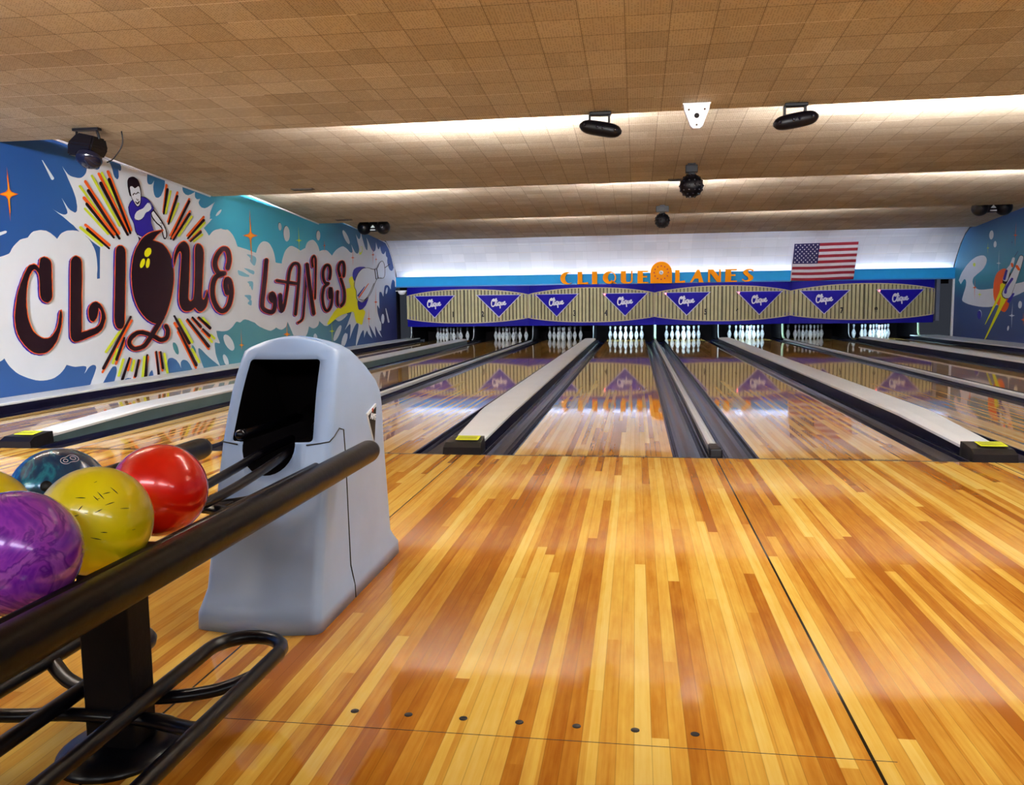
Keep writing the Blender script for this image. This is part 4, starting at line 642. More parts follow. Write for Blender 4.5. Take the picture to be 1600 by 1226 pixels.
6 0 1165 325 -3 7 -1 4 0 6 0 5 2 6 2 6 3 6 4 7 4 6 5 6 6 5 7 5 7 5 8 4 7 2 6 2 7 1 6 -1 5 -1 5 -3 4 -3 4 -3 3 -5 2 -5 1 -6 0 -12 -1 -14 -2 -15 -3 -16 -2 -15 -3 -16 -3 -16 -3 -16 -2 -13 -1 -10 1 -3 2 -3 2 -1 2 0 2 0 3 1 4 1 3 2 2 3 3 10 3 14 3 15 3 17 2 16 2 16 2 17 2 18 1 15 2 12 2 4 3 4 3 4 5 3 5 2 7 1 7 0 6 -1 6 -3 5 -2 4 -3 3 -4 2 -4 1 -5 0 -6 -1 -12 -2 -15 -4 -16 -3 -16 -3 -15 -3 -14 -2 -14 -3 -14 -2 -11 -1 -9 1 -3 2 -2 2 -1 -1 0 3 2 3 2 3 4 3 3 2 3 2 4 2 4 2 4 7 4 5 -5 2 -5 2 -6 1 -6 -1 -6 -3 -6 -3 -7 -5 -7 -5 -7 -6 -5 -7 -5 -7 -3 -9 -3 -8 -2 -9 0 -8 2 -8 3 -6 4 -5 3 -1 1 -6 -3 -7 -2 -7 -3 -8 -2 -7 0 -9 -1 -8 0 -8 1 -7 2 -5 3 -5 3 -4 5 -4 4 -2 5 -2 5 0 6 0 5 0 7 1 7 2 10 3 12 2 12 3 13 3 12 3 12 3 13 3 13 2 11 1 8 -1 3 -1 3 -1 1 -3 -1 -3 -3 -3 -3 -3 -3 -4 -6 -5 -7 -4 -8 -4 -6
5 0 1166 329 0 3 -1 5 0 5 1 5 1 6 2 6 3 6 4 6 4 6 5 6 5 5 7 5 7 4 7 4 6 2 6 2 5 0 5 0 4 -2 4 -2 4 -2 4 -4 3 -4 2 -5 1 -6 0 -11 -2 -14 -2 -15 -2 -16 -3 -15 -2 -16 -3 -16 -3 -16 -3 -13 -1 -11 1 -3 3 -3 4 -2 3 -1 4 0 5 2 4 2 4 2 2 4 4 10 3 14 3 15 2 17 3 16 2 16 2 18 1 17 2 15 2 12 2 4 2 4 3 3 4 3 4 1 4 1 6 -1 6 -1 5 -2 4 -2 3 -3 3 -3 2 -4 1 -5 1 -5 -2 -12 -2 -15 -4 -16 -3 -16 -3 -15 -2 -14 -3 -14 -3 -14 -2 -11 0 -9 0 -4 3 -3 3 -2 3 0 3 1 3 2 3 3 4 4 2 3 3 3 2 5 1 4 2 3 1 1 2 -2 2 -5 2 -5 1 -6 -1 -6 -2 -6 -4 -7 -4 -7 -5 -6 -6 -5 -6 -4 -7 -3 -8 -3 -7 -1 -7 0 -7 1 -6 3 -6 4 -5 3 -4 2 -4 -2 -6 -2 -6 -3 -7 -2 -7 -1 -7 -1 -7 0 -8 0 -7 1 -6 1 -5 3 -5 3 -3 4 -3 4 -3 5 -1 5 -1 5 0 5 1 7 1 7 1 10 3 12 3 12 3 13 2 12 3 12 3 13 3 13 2 11 1 8 0 4 -2 3 -2 2 -3 1 -3 -1 -3 -2 -4 -3 -3 -3 -3 -4 -4 -5 -5 -8 -4 -7 -4 -7
10 1 1501 334 -41 3 45 2 -42 3 46 5 -42 2 47 7 -43 1 45 9 -43 -3 43 12 -44 -5 41 14 -43 -7 39 16 -42 -10 34 17 -36 -14 24 19 -25 -18 10 20 -10 -20 -7 19 6 -20 -21 17 19 -17 -32 11 26 -13 -38 7 31 -11 -42 3 34 -9 -43 2 36 -7 -43 -1 37 -5 -43 -3 39 -4 -44 -5 40 -1 -41 -8 40 3 -39 -11 40 6 -35 -15 38 9 -32 -17 37 12 -26 -19 29 17 -12 -20 13 20 4 -21 4 21 9 -20 1 20 6 -20 2 21
10 2 1502 336 -4 -6 -12 -4 -13 -1 -10 3 -4 6 5 7 11 4 13 0 11 -3
10 2 1478 318 -5 -6 -11 -4 -13 -1 -10 4 -4 5 5 7 11 4 13 0 10 -3
10 1 1447 326 10 -20 -20 18 10 -20 -24 17 11 -19 -29 15 17 -17 -34 11 27 -14 -39 6 34 -9 -42 1 37 -6 -43 -3 38 -4 -43 -5 40 -2 -43 -8 40 -1 -41 -10 40 1 -40 -12 40 2 -37 -13 39 5 -35 -15 39 7 -32 -16 37 8 -30 -17 37 10 -28 -17 34 12 -24 -19 30 15 -17 -19 22 17 -7 -21 10 20 8 -20 -7 20 24 -17 -20 18 35 -12 -29 14 42 -8 -35 13 46 -4 -39 9 47 1 -40 6 48 6 -42 4 48 8 -43 2 46 9 -44 1 45 11 -44 -2 42 13 -43 -4 41 14 -44 -5 39 14 -41 -8 35 14 -37 -13 27 18 -28 -17 14 20 -12 -21 -12 18 26 -15 -36 7 39 -6 -44 -1 42 -3 -44 -4 42 -1 -44 -6 43 2 -41 -10 42 5 -39 -13 42 6 -38 -12 41 6 -39 -11 42 7
10 2 1473 317 -5 -7 -11 -4 -13 0 -10 3 -3 6 4 6 11 4 13 1 11 -3
10 2 1492 254 -4 -7 -12 -3 -13 -1 -10 4 -4 6 5 6 11 4 13 0 11 -3
6 1 1508 336 -41 3 44 2 -40 3 45 5 -41 3 46 7 -42 0 44 9 -43 -2 43 11 -43 -5 40 15 -42 -7 38 15 -41 -9 33 17 -36 -14 24 19 -25 -19 10 21 -10 -21 -7 20 6 -20 -21 16 18 -16 -31 11 26 -13 -38 6 30 -11 -41 4 33 -9 -42 1 35 -7 -42 -1 37 -5 -43 -3 38 -3 -43 -6 40 0 -41 -8 40 2 -39 -11 40 6 -35 -15 38 9 -31 -16 35 11 -25 -18 28 16 -11 -20 13 20 4 -20 3 20 10 -20 1 20 6 -20 2 21
6 2 1509 339 -5 -7 -11 -4 -13 0 -10 3 -3 6 4 6 11 4 13 1 11 -4
6 2 1484 320 -4 -6 -11 -4 -13 0 -10 3 -4 6 5 6 11 4 13 0 10 -3
6 1 1454 328 10 -19 -20 17 10 -19 -24 16 11 -18 -29 14 17 -17 -34 11 27 -13 -39 5 34 -9 -42 1 36 -6 -42 -3 38 -4 -43 -5 39 -2 -42 -8 40 0 -41 -11 39 1 -39 -12 40 2 -37 -13 39 5 -35 -15 38 7 -31 -16 37 8 -30 -17 36 10 -27 -17 34 12 -24 -18 29 14 -16 -19 22 17 -7 -20 10 19 8 -20 -7 20 24 -17 -20 18 34 -12 -28 14 41 -7 -33 11 44 -3 -37 9 46 1 -40 6 48 6 -42 4 47 8 -42 2 46 10 -43 0 44 11 -43 -2 41 13 -43 -3 40 14 -42 -6 38 14 -41 -8 35 14 -36 -13 26 18 -28 -17 14 20 -12 -20 -11 17 25 -15 -36 7 39 -6 -43 0 41 -3 -44 -5 42 0 -43 -7 42 2 -41 -10 42 5 -38 -13 41 7 -38 -13 41 6 -38 -11 41 7
6 2 1480 319 -5 -6 -11 -4 -12 -1 -10 4 -4 5 5 6 10 5 13 0 10 -3
6 2 1499 256 -4 -6 -11 -4 -14 0 -10 3 -3 6 5 6 10 4 13 0 11 -3
5 1 1503 336 -31 3 35 3 -32 2 36 5 -31 2 36 8 -32 0 34 9 -33 -2 32 11 -32 -4 30 13 -32 -6 28 14 -31 -7 24 14 -28 -10 17 15 -19 -15 5 16 -7 -15 -7 14 4 -15 -18 12 14 -12 -26 7 20 -10 -31 4 23 -9 -34 2 25 -7 -34 -1 27 -5 -34 -2 28 -4 -34 -4 29 -3 -33 -6 30 0 -32 -8 31 2 -29 -10 30 4 -26 -13 29 7 -22 -14 27 9 -18 -15 22 12 -6 -16 10 15 5 -15 3 15 10 -14 1 15 7 -15 1 15
5 2 1504 338 -4 -4 -8 -4 -10 0 -8 3 -2 4 3 5 8 3 10 0 8 -2
5 2 1479 320 -3 -5 -9 -3 -9 0 -8 3 -3 4 4 5 8 3 10 0 8 -2
5 1 1455 325 8 -14 -18 13 8 -15 -22 12 8 -14 -25 10 13 -13 -29 7 21 -10 -32 3 26 -7 -34 -1 28 -4 -34 -4 29 -3 -33 -6 29 -2 -32 -8 30 0 -31 -11 30 1 -30 -12 30 2 -28 -12 30 3 -25 -13 29 5 -23 -14 28 6 -20 -15 27 8 -19 -15 26 9 -16 -15 22 11 -11 -15 17 13 -3 -16 8 15 8 -15 -5 15 20 -12 -15 13 29 -9 -21 12 33 -5 -25 9 36 -1 -29 7 38 3 -31 5 38 6 -32 4 37 8 -32 2 36 10 -33 0 34 11 -33 -2 31 13 -33 -3 30 13 -32 -4 28 12 -31 -6 26 12 -28 -10 19 14 -22 -13 10 16 -10 -16 -10 13 20 -11 -28 5 29 -5 -34 -2 32 -2 -34 -5 32 0 -33 -7 32 2 -31 -9 32 3 -28 -11 31 5 -28 -11 31 4 -29 -9 32 5
5 2 1475 319 -4 -5 -8 -3 -10 0 -7 2 -3 5 4 4 8 3 10 1 7 -3
5 2 1494 256 -3 -5 -9 -3 -10 0 -8 3 -2 4 3 5 9 3 10 0 8 -3
10 1 1753 375 45 1 -49 -16 45 0 -51 -21 44 0 -51 -24 44 -1 -51 -21 44 -1 -51 -20 44 -1 -52 -20 44 -2 -51 -18 44 -1 -47 -14 44 0 -44 -8 44 3 -40 -10 41 7 -33 -14 36 12 -24 -17 28 16 -12 -21 21 18 -1 -21 15 19 6 -22 8 20 15 -20 -9 20 29 -15 -30 15 43 -8 -41 9 48 -2 -45 6 50 1 -46 4 49 5 -47 1 49 8 -48 0 48 10 -47 -2 45 11 -47 -4 43 11 -45 -6 39 13 -43 -9 35 15 -38 -13 17 19 -6 -21 -19 15 33 -12 -43 6 41 -8 -47 2 44 -6 -48 -1 46 0 -43 -8 44 8 -38 -13 40 11 -35 -15 40 12 -37 -14 40 11
10 2 1799 377 -5 -7 -12 -4 -14 0 -11 3 -4 5 5 6 12 4 14 1 11 -3
10 2 1832 229 -5 -6 -12 -4 -14 0 -11 4 -4 6 5 6 12 3 14 0 11 -3
6 1 1760 377 45 1 -49 -16 44 1 -50 -22 44 0 -51 -24 43 -1 -50 -21 43 -1 -50 -20 43 -1 -51 -20 43 -2 -50 -18 43 -1 -47 -14 44 -1 -43 -7 43 3 -40 -10 41 7 -33 -14 36 12 -24 -17 28 15 -11 -20 20 18 0 -21 15 18 6 -21 8 20 14 -20 -8 20 29 -15 -30 14 42 -8 -40 10 47 -2 -43 6 48 1 -45 4 49 5 -47 1 48 8 -46 0 46 10 -46 -2 45 11 -46 -4 42 11 -45 -6 39 13 -42 -9 33 15 -36 -13 16 18 -6 -19 -19 14 33 -12 -43 6 40 -8 -46 2 43 -6 -47 -1 46 0 -43 -8 43 8 -37 -13 40 10 -35 -14 39 12 -36 -14 39 11
6 2 1805 379 -5 -6 -12 -4 -13 -1 -11 3 -4 5 5 6 11 4 14 1 11 -3
6 2 1839 231 -5 -6 -12 -4 -14 0 -11 4 -4 6 5 5 12 4 14 0 11 -3
5 1 1765 377 35 1 -40 -16 35 1 -41 -22 35 0 -42 -24 35 -1 -42 -21 35 -1 -42 -20 34 -1 -42 -20 34 -2 -41 -18 34 -1 -37 -14 34 -1 -34 -7 34 3 -30 -9 32 5 -25 -11 28 9 -17 -15 22 13 -6 -17 16 14 3 -17 12 14 9 -17 6 16 15 -16 -7 16 25 -12 -24 12 35 -6 -32 8 39 -1 -35 5 39 2 -36 3 40 6 -37 1 38 8 -37 0 37 10 -37 -2 36 10 -37 -3 33 11 -35 -6 29 12 -33 -7 26 13 -30 -10 12 14 -5 -15 -16 11 26 -10 -35 4 32 -6 -38 0 34 -4 -37 -2 36 0 -34 -7 35 6 -29 -11 32 8 -27 -11 31 8 -28 -11 31 9
5 2 1800 378 -4 -4 -9 -3 -11 -1 -8 2 -3 5 3 4 10 4 11 0 8 -2
5 2 1834 231 -4 -5 -9 -3 -12 0 -8 3 -3 5 3 4 10 3 11 0 9 -3
10 1 1864 253 38 -1 -40 -7 38 -1 -41 -10 38 -1 -40 -11 37 0 -37 -10 37 1 -35 -10 37 4 -31 -11 35 6 -28 -13 31 10 -11 -15 2 16 20 -10 -31 9 39 -3 -35 6 41 1 -36 5 42 2 -37 4 42 4 -37 4 42 6 -38 2 43 8 -38 2 43 8 -38 3 43 9 -38 2 44 10 -39 1 44 11 -39 2 45 11 -39 1 44 11 -39 1 43 12 -39 1 44 11 -38 2 44 8 -38 3 46 5 -37 5 44 2 -34 6 42 -1 -31 8 38 -5 -25 11 30 -10 -12 15 17 -14 1 16 5 -16 12 16 -9 -17 24 15 -23 -15 35 11 -33 -13 40 8 -38 -11 41 4 -41 -8 42 2 -44 -16 42 1 -46 -20 42 1 -48 -22 42 0 -48 -23 41 0 -50 -26 41 -1 -52 -30 41 -1 -50 -26 40 -2 -47 -18 40 -2
10 2 1902 253 -4 -5 -10 -3 -11 0 -10 3 -3 4 4 5 10 3 12 0 9 -3
10 2 2037 177 -5 -5 -10 -3 -13 0 -10 4 -3 5 4 4 10 3 13 0 10 -3
10 1 1853 296 8 16 8 -16 7 15 16 -16 8 15 19 -17 7 16 19 -17 7 17 20 -18 6 17 23 -17 6 16 20 -17 7 17 12 -18 7 17
10 2 1875 305 -4 -5 -9 -3 -12 -1 -9 3 -3 5 4 4 10 3 11 1 9 -3
10 2 2070 298 -4 -5 -11 -3 -13 0 -10 2 -3 5 4 5 11 4 13 0 10 -3
6 1 1872 255 36 -1 -38 -7 36 -1 -39 -10 36 -1 -39 -11 37 0 -37 -10 37 1 -34 -10 36 4 -31 -11 35 6 -27 -13 30 9 -10 -14 1 16 20 -10 -31 8 38 -2 -34 6 41 1 -36 4 41 3 -36 4 42 4 -37 4 42 6 -37 2 42 8 -37 2 42 8 -37 3 42 9 -37 2 43 10 -38 2 43 10 -38 2 43 11 -37 1 42 12 -38 0 43 13 -38 0 43 11 -37 2 43 8 -37 3 45 5 -36 5 43 2 -33 6 42 -1 -31 8 37 -5 -24 12 29 -10 -12 14 18 -14 1 16 5 -16 12 16 -9 -16 24 14 -23 -15 34 11 -32 -12 39 7 -37 -11 41 5 -40 -9 41 2 -43 -16 41 1 -46 -19 41 0 -46 -22 40 0 -47 -22 40 -1 -49 -26 40 -1 -50 -30 40 -1 -50 -26 40 -2 -47 -18 40 -2
6 2 1909 255 -4 -5 -10 -3 -11 0 -9 3 -3 4 4 5 9 3 12 0 8 -3
6 2 2044 179 -5 -5 -10 -3 -12 1 -10 3 -3 4 4 5 10 3 13 0 9 -3
6 1 1860 299 7 15 9 -16 7 15 16 -16 8 15 19 -16 7 15 19 -16 7 15 20 -16 7 16 22 -17 7 16 20 -17 6 16 13 -16 6 16
6 2 1882 307 -4 -5 -9 -3 -12 0 -8 2 -3 5 4 4 9 3 11 1 9 -3
6 2 2078 300 -5 -4 -10 -4 -13 0 -10 3 -3 4 4 5 11 3 12 1 10 -3
5 1 1877 255 27 -1 -29 -7 27 -1 -30 -10 27 -1 -30 -11 27 0 -27 -10 27 1 -24 -9 26 3 -21 -10 25 4 -18 -10 22 6 -6 -11 1 12 16 -7 -23 6 30 0 -25 4 31 2 -26 4 32 4 -27 3 32 5 -27 2 32 7 -27 2 32 8 -27 2 32 9 -27 1 32 10 -27 1 33 11 -28 1 33 12 -28 1 33 11 -27 1 32 12 -28 0 33 13 -28 0 33 12 -28 1 34 9 -27 2 35 6 -27 3 35 4 -25 4 33 1 -22 6 30 -2 -18 8 24 -6 -8 10 16 -10 1 12 6 -12 9 12 -4 -12 18 10 -15 -11 25 8 -23 -11 29 6 -27 -9 30 3 -29 -8 30 2 -32 -16 30 1 -34 -19 30 0 -36 -22 30 0 -37 -23 30 0 -38 -26 29 -1 -40 -30 29 -1 -39 -27 29 -1 -36 -18 29 -2
5 2 1904 254 -3 -3 -7 -2 -9 0 -6 2 -2 3 3 4 6 2 9 0 6 -2
5 2 2038 179 -3 -3 -7 -3 -9 1 -8 2 -2 3 3 4 8 2 9 0 7 -2
5 1 1861 301 5 11 11 -12 5 11 18 -12 6 11 21 -12 5 11 21 -12 5 11 22 -12 5 12 24 -13 5 12 22 -13 5 12 14 -12 4 12
5 2 1877 307 -3 -4 -7 -2 -8 0 -6 2 -2 3 2 3 7 2 8 1 7 -2
5 2 2072 300 -3 -3 -8 -3 -9 0 -7 2 -3 4 3 3 8 2 9 1 8 -2
5 1 1871 251 38 0 -39 -3 38 0 -39 -5 38 0 -38 -6 38 1 -38 -8 38 2 -37 -11 39 2 -36 -13 38 2 -36 -12 39 2 -37 -9 38 2
5 2 1909 251 -4 -5 -10 -3 -12 0 -9 3 -3 5 4 5 10 3 11 0 10 -3
5 2 1915 194 -4 -5 -10 -3 -11 1 -10 3 -3 4 4 5 10 3 12 0 9 -3
10 1 2129 375 34 1 -36 -14 34 1 -38 -19 34 0 -39 -21 34 0 -39 -22 34 0 -39 -22 33 0 -40 -23 34 -1 -40 -23 33 0 -40 -20 34 -1 -38 -15 33 -1 -37 -13 33 -2 -38 -10 33 -3 -39 -6 31 -5 -38 1 25 -9 -35 6 18 -11 -30 8 16 -11 -25 9 16 -11
10 2 2164 376 -4 -4 -9 -3 -10 0 -9 2 -3 4 4 4 9 2 10 1 9 -2
10 2 2055 143 -4 -3 -8 -3 -10 1 -8 2 -2 4 3 4 8 2 10 0 8 -3
10 1 2229 374 -35 -4 34 9 -35 -3 32 11 -35 -4 34 11 -36 -2 36 8 -35 0 38 4 -33 3 39 2 -31 4 35 -2 -25 8 16 -9 5 14 -12 -13 30 9 -27 -12 34 7 -31 -11 35 4 -34 -9 36 2 -37 -21 36 2 -39 -28 36 1 -40 -28 36 1 -40 -24 36 0 -39 -20 36 1 -39 -19 36 1 -39 -15 36 0 -38 -11 36 0
10 2 2229 373 -3 -4 -9 -3 -11 -1 -9 2 -3 4 4 4 9 3 11 1 8 -2
10 2 2241 241 -4 -4 -9 -2 -11 0 -9 2 -3 4 4 4 9 3 11 0 9 -3
6 1 2138 377 33 1 -35 -14 32 1 -36 -19 32 1 -37 -22 33 0 -38 -21 33 0 -39 -22 33 -1 -39 -23 32 -1 -39 -22 32 -1 -38 -20 32 -1 -37 -15 32 -1 -36 -13 32 -2 -36 -10 31 -3 -37 -6 29 -5 -36 1 23 -9 -34 6 17 -11 -29 8 15 -11 -24 9 15 -11
6 2 2171 378 -3 -3 -9 -3 -10 -1 -8 2 -3 4 4 4 8 3 10 0 8 -2
6 2 2062 145 -3 -3 -8 -3 -10 1 -7 2 -3 4 3 3 8 3 10 -1 8 -2
6 1 2237 376 -34 -3 33 9 -34 -4 31 11 -34 -3 33 11 -34 -3 34 9 -34 -1 37 5 -32 2 38 2 -30 5 34 -2 -24 8 16 -9 4 13 -11 -13 29 9 -26 -11 33 6 -30 -11 34 5 -33 -10 35 3 -36 -21 35 1 -38 -27 35 1 -39 -29 35 1 -39 -24 35 1 -38 -20 35 0 -38 -18 35 0 -38 -15 35 0 -37 -11 35 0
6 2 2237 375 -3 -4 -9 -2 -11 -1 -8 2 -3 4 4 4 8 2 11 1 8 -2
6 2 2249 243 -4 -3 -9 -3 -10 0 -9 2 -3 4 4 4 9 3 11 0 8 -3
5 1 2144 377 22 1 -25 -13 22 0 -26 -19 22 1 -27 -22 22 0 -27 -21 22 0 -28 -22 22 -1 -28 -23 22 -1 -29 -23 22 0 -28 -20 22 0 -27 -16 22 -1 -26 -14 22 -1 -26 -11 21 -1 -27 -8 19 -3 -28 -2 16 -5 -27 2 12 -7 -25 4 11 -7 -20 5 11 -7
5 2 2166 378 -3 -2 -5 -2 -7 -1 -6 2 -1 2 2 3 6 2 6 0 6 -1
5 2 2057 145 -2 -2 -6 -2 -6 1 -5 1 -2 3 2 2 6 2 6 -1 5 -1
5 1 2232 376 -23 -3 21 8 -23 -2 21 10 -23 -3 21 10 -23 -1 24 7 -23 0 26 5 -21 2 27 3 -20 3 25 0 -16 5 12 -5 4 9 -7 -9 20 6 -16 -9 22 4 -18 -9 23 3 -22 -8 24 1 -25 -20 24 1 -27 -27 23 1 -27 -28 23 0 -27 -24 23 0 -26 -19 23 0 -26 -18 23 0 -26 -15 23 0 -25 -11 23 0
5 2 2232 375 -3 -3 -6 -2 -7 0 -5 2 -2 2 2 3 6 2 7 0 6 -1
5 2 2243 243 -2 -2 -6 -2 -7 0 -6 2 -2 2 2 3 6 1 8 1 5 -2
10 1 2127 375 51 5 -48 -20 51 5 -47 -26 51 5 -46 -29 52 4 -46 -29 52 3 -44 -32 51 3 -42 -36 52 4 -43 -34 52 3 -47 -24 53 3
10 2 2178 379 -6 -7 -13 -4 -16 0 -12 3 -4 5 5 6 13 4 16 1 12 -3
10 2 2229 178 -6 -6 -13 -3 -17 0 -12 4 -5 6 6 6 13 3 17 0 13 -4
6 1 2136 378 49 4 -46 -19 49 4 -45 -25 50 4 -45 -29 50 4 -44 -29 50 4 -42 -33 50 4 -41 -36 51 3 -42 -34 51 3 -45 -24 51 3
6 2 2185 381 -5 -6 -13 -4 -15 -1 -12 3 -4 6 5 5 13 5 15 0 12 -3
6 2 2237 180 -6 -5 -13 -4 -16 0 -12 4 -5 6 6 6 13 3 16 0 13 -4
5 1 2141 378 39 4 -36 -19 39 4 -35 -25 39 3 -33 -27 39 3 -34 -29 40 3 -32 -31 40 2 -31 -35 40 2 -31 -32 40 2 -34 -23 40 2
5 2 2180 381 -4 -5 -10 -3 -12 -1 -10 3 -3 4 4 4 10 4 12 0 10 -2
5 2 2231 180 -4 -4 -10 -3 -13 0 -10 3 -3 5 4 4 11 3 12 0 10 -3
10 1 2420 326 -47 2 50 4 -47 1 52 8 -47 1 51 8 -48 0 50 9 -48 -2 48 10 -48 -3 46 11 -48 -5 43 12 -46 -7 38 14 -40 -12 24 16 -24 -16 4 17 -5 -17 -14 16 12 -16 -30 11 28 -12 -42 6 37 -8 -48 2 40 -7 -49 -1 42 -4 -49 -4 44 -2 -48 -6 45 0 -47 -9 46 2 -45 -11 46 3 -45 -10 46 4 -43 -11 45 5 -40 -12 44 7 -38 -13 42 10 -31 -15 33 13 -16 -17 17 17 0 -17 5 17 7 -17 2 17 6 -17 2 17
10 2 2421 328 -6 -5 -12 -4 -15 0 -11 2 -4 5 5 6 12 3 15 1 11 -3
10 2 2405 307 -5 -5 -13 -3 -14 -1 -12 3 -4 5 5 5 12 4 15 0 12 -3
10 1 2363 311 25 -14 -34 12 24 -14 -39 10 27 -13 -45 7 34 -11 -49 2 42 -6 -51 -4 44 -3 -51 -8 45 -2 -50 -10 46 -1 -48 -11 46 1 -46 -12 46 1 -43 -13 46 2 -41 -13 45 3 -39 -13 44 6 -36 -13 41 8 -30 -15 37 11 -22 -16 26 14 -3 -17 -1 17 24 -14 -25 14 42 -9 -35 12 50 -5 -41 9 52 -1 -45 6 54 5 -46 4 54 8 -48 3 53 10 -48 2 52 10 -49 0 49 12 -49 -2 46 14 -48 -3 44 13 -48 -5 40 13 -40 -10 -1 11 30 -12 -43 5 43 -6 -51 -1 46 -4 -51 -3 48 -1 -48 -7 47 1 -46 -10 48 3 -45 -10 47 3 -46 -8 48 3
10 2 2399 305 -5 -5 -12 -4 -15 0 -11 3 -4 5 5 5 12 3 14 1 12 -3
10 2 2417 244 -5 -5 -13 -3 -14 0 -12 3 -4 5 5 5 12 3 15 0 12 -3
6 1 2429 329 -46 1 49 5 -46 1 51 7 -46 1 50 9 -46 0 48 9 -47 -2 47 10 -47 -4 45 12 -47 -5 42 12 -45 -7 37 13 -39 -11 23 16 -23 -16 3 17 -5 -17 -14 15 12 -15 -30 11 28 -12 -41 6 36 -8 -47 1 39 -6 -49 -2 42 -4 -49 -4 44 -1 -48 -7 45 0 -46 -9 45 2 -45 -10 45 3 -43 -11 44 4 -41 -11 44 6 -40 -12 43 7 -36 -13 40 9 -30 -14 33 12 -16 -16 17 16 0 -17 6 17 7 -16 2 16 5 -16 2 17
6 2 2429 330 -5 -5 -12 -3 -14 -1 -11 3 -4 5 5 5 12 3 14 1 11 -3
6 2 2413 310 -4 -5 -12 -4 -15 0 -11 3 -4 5 5 5 12 3 14 0 11 -2
6 1 2372 313 25 -13 -34 11 24 -14 -39 10 27 -13 -44 7 33 -10 -48 2 40 -6 -49 -5 43 -3 -50 -8 44 -2 -49 -10 44 -1 -46 -11 44 1 -44 -12 44 1 -41 -13 44 3 -39 -14 43 3 -37 -13 43 6 -35 -13 40 8 -30 -15 36 11 -21 -16 26 14 -3 -17 -1 17 24 -14 -24 14 41 -9 -34 12 48 -5 -39 9 51 0 -44 6 53 4 -45 4 53 9 -47 2 52 11 -46 1 50 11 -48 -1 48 12 -48 -1 45 13 -47 -3 43 13 -46 -4 38 12 -39 -10 -1 11 30 -12 -43 5 42 -6 -50 -1 45 -4 -49 -3 46 -1 -47 -7 46 2 -45 -10 47 2 -44 -10 46 3 -45 -8 47 3
6 2 2408 307 -5 -5 -12 -3 -14 0 -11 2 -4 5 5 5 11 3 15 1 11 -3
6 2 2426 247 -5 -5 -12 -4 -15 0 -11 3 -4 5 5 5 12 3 14 1 12 -3
5 1 2423 329 -34 1 37 5 -34 1 39 7 -34 1 38 9 -34 0 36 9 -34 -2 34 9 -35 -2 32 10 -34 -4 30 11 -33 -5 25 11 -28 -9 15 12 -17 -11 0 12 -4 -12 -13 11 9 -11 -25 7 20 -8 -32 3 26 -6 -37 -1 29 -4 -38 -3 30 -3 -37 -5 32 -1 -36 -7 33 0 -34 -8 33 1 -33 -10 33 2 -31 -9 32 3 -29 -10 32 4 -28 -10 32 5 -26 -11 30 7 -20 -12 24 10 -9 -13 12 12 3 -12 4 12 8 -12 1 12 6 -12 2 12
5 2 2423 330 -3 -4 -9 -2 -11 0 -8 2 -3 3 4 4 8 2 11 1 8 -2
5 2 2407 310 -3 -4 -9 -3 -11 0 -8 2 -3 4 4 3 9 3 10 0 8 -2
5 1 2376 312 18 -10 -28 7 18 -10 -32 6 19 -9 -36 4 25 -8 -39 0 30 -5 -39 -5 32 -2 -38 -9 32 -2 -37 -10 32 -1 -35 -10 33 0 -32 -12 32 1 -29 -13 32 2 -28 -13 33 3 -27 -12 32 4 -24 -11 30 6 -20 -12 27 7 -14 -12 19 10 1 -12 0 12 20 -10 -18 10 33 -5 -25 8 39 -1 -29 6 40 1 -32 5 41 6 -33 2 41 10 -35 2 40 11 -34 1 37 11 -34 -1 34 12 -34 -1 32 13 -35 -2 31 12 -34 -4 27 11 -29 -7 -2 8 22 -9 -33 3 30 -5 -38 -2 33 -3 -37 -4 33 -1 -34 -7 34 1 -33 -9 34 2 -31 -9 34 2 -33 -8 34 2
5 2 2402 307 -4 -4 -9 -2 -10 0 -8 2 -3 3 3 4 9 2 10 1 9 -2
5 2 2419 247 -3 -4 -9 -2 -11 -1 -8 3 -3 3 4 4 9 2 10 0 9 -2
10 1 2602 344 -52 1 55 5 -52 1 56 8 -52 0 56 10 -53 -1 54 10 -53 -2 52 12 -52 -4 50 13 -52 -5 48 14 -51 -8 41 15 -43 -13 18 17 -13 -18 -12 17 14 -17 -34 12 30 -13 -45 7 41 -9 -52 2 46 -5 -55 -3 49 -3 -54 -7 50 1 -52 -11 51 4 -48 -14 50 6 -43 -16 50 6 -41 -17 49 7 -41 -18 50 6 -40 -18 50 6 -39 -19 50 6 -41 -19 52 5 -45 -17 52 4 -50 -16 53 2 -53 -15 53 1 -55 -12 52 -1 -57 -8 52 -4 -57 -2 48 -7 -56 2 44 -10 -52 6 37 -12 -41 11 23 -16 -23 16 1 -18 -3 18 -19 -17 16 18 -35 -13 33 14 -47 -8 45 12 -50 -3 49 10 -51 -1 51 10 -50 -1 51 9 -50 0 51 7 -50 0 52 7 -50 1 52 6 -50 0 52 4 -50 1
10 2 2603 345 -6 -5 -14 -4 -16 0 -13 2 -4 6 5 5 14 4 16 0 13 -3
10 2 2517 273 -5 -5 -13 -4 -16 0 -12 3 -4 5 5 5 13 4 15 0 13 -3
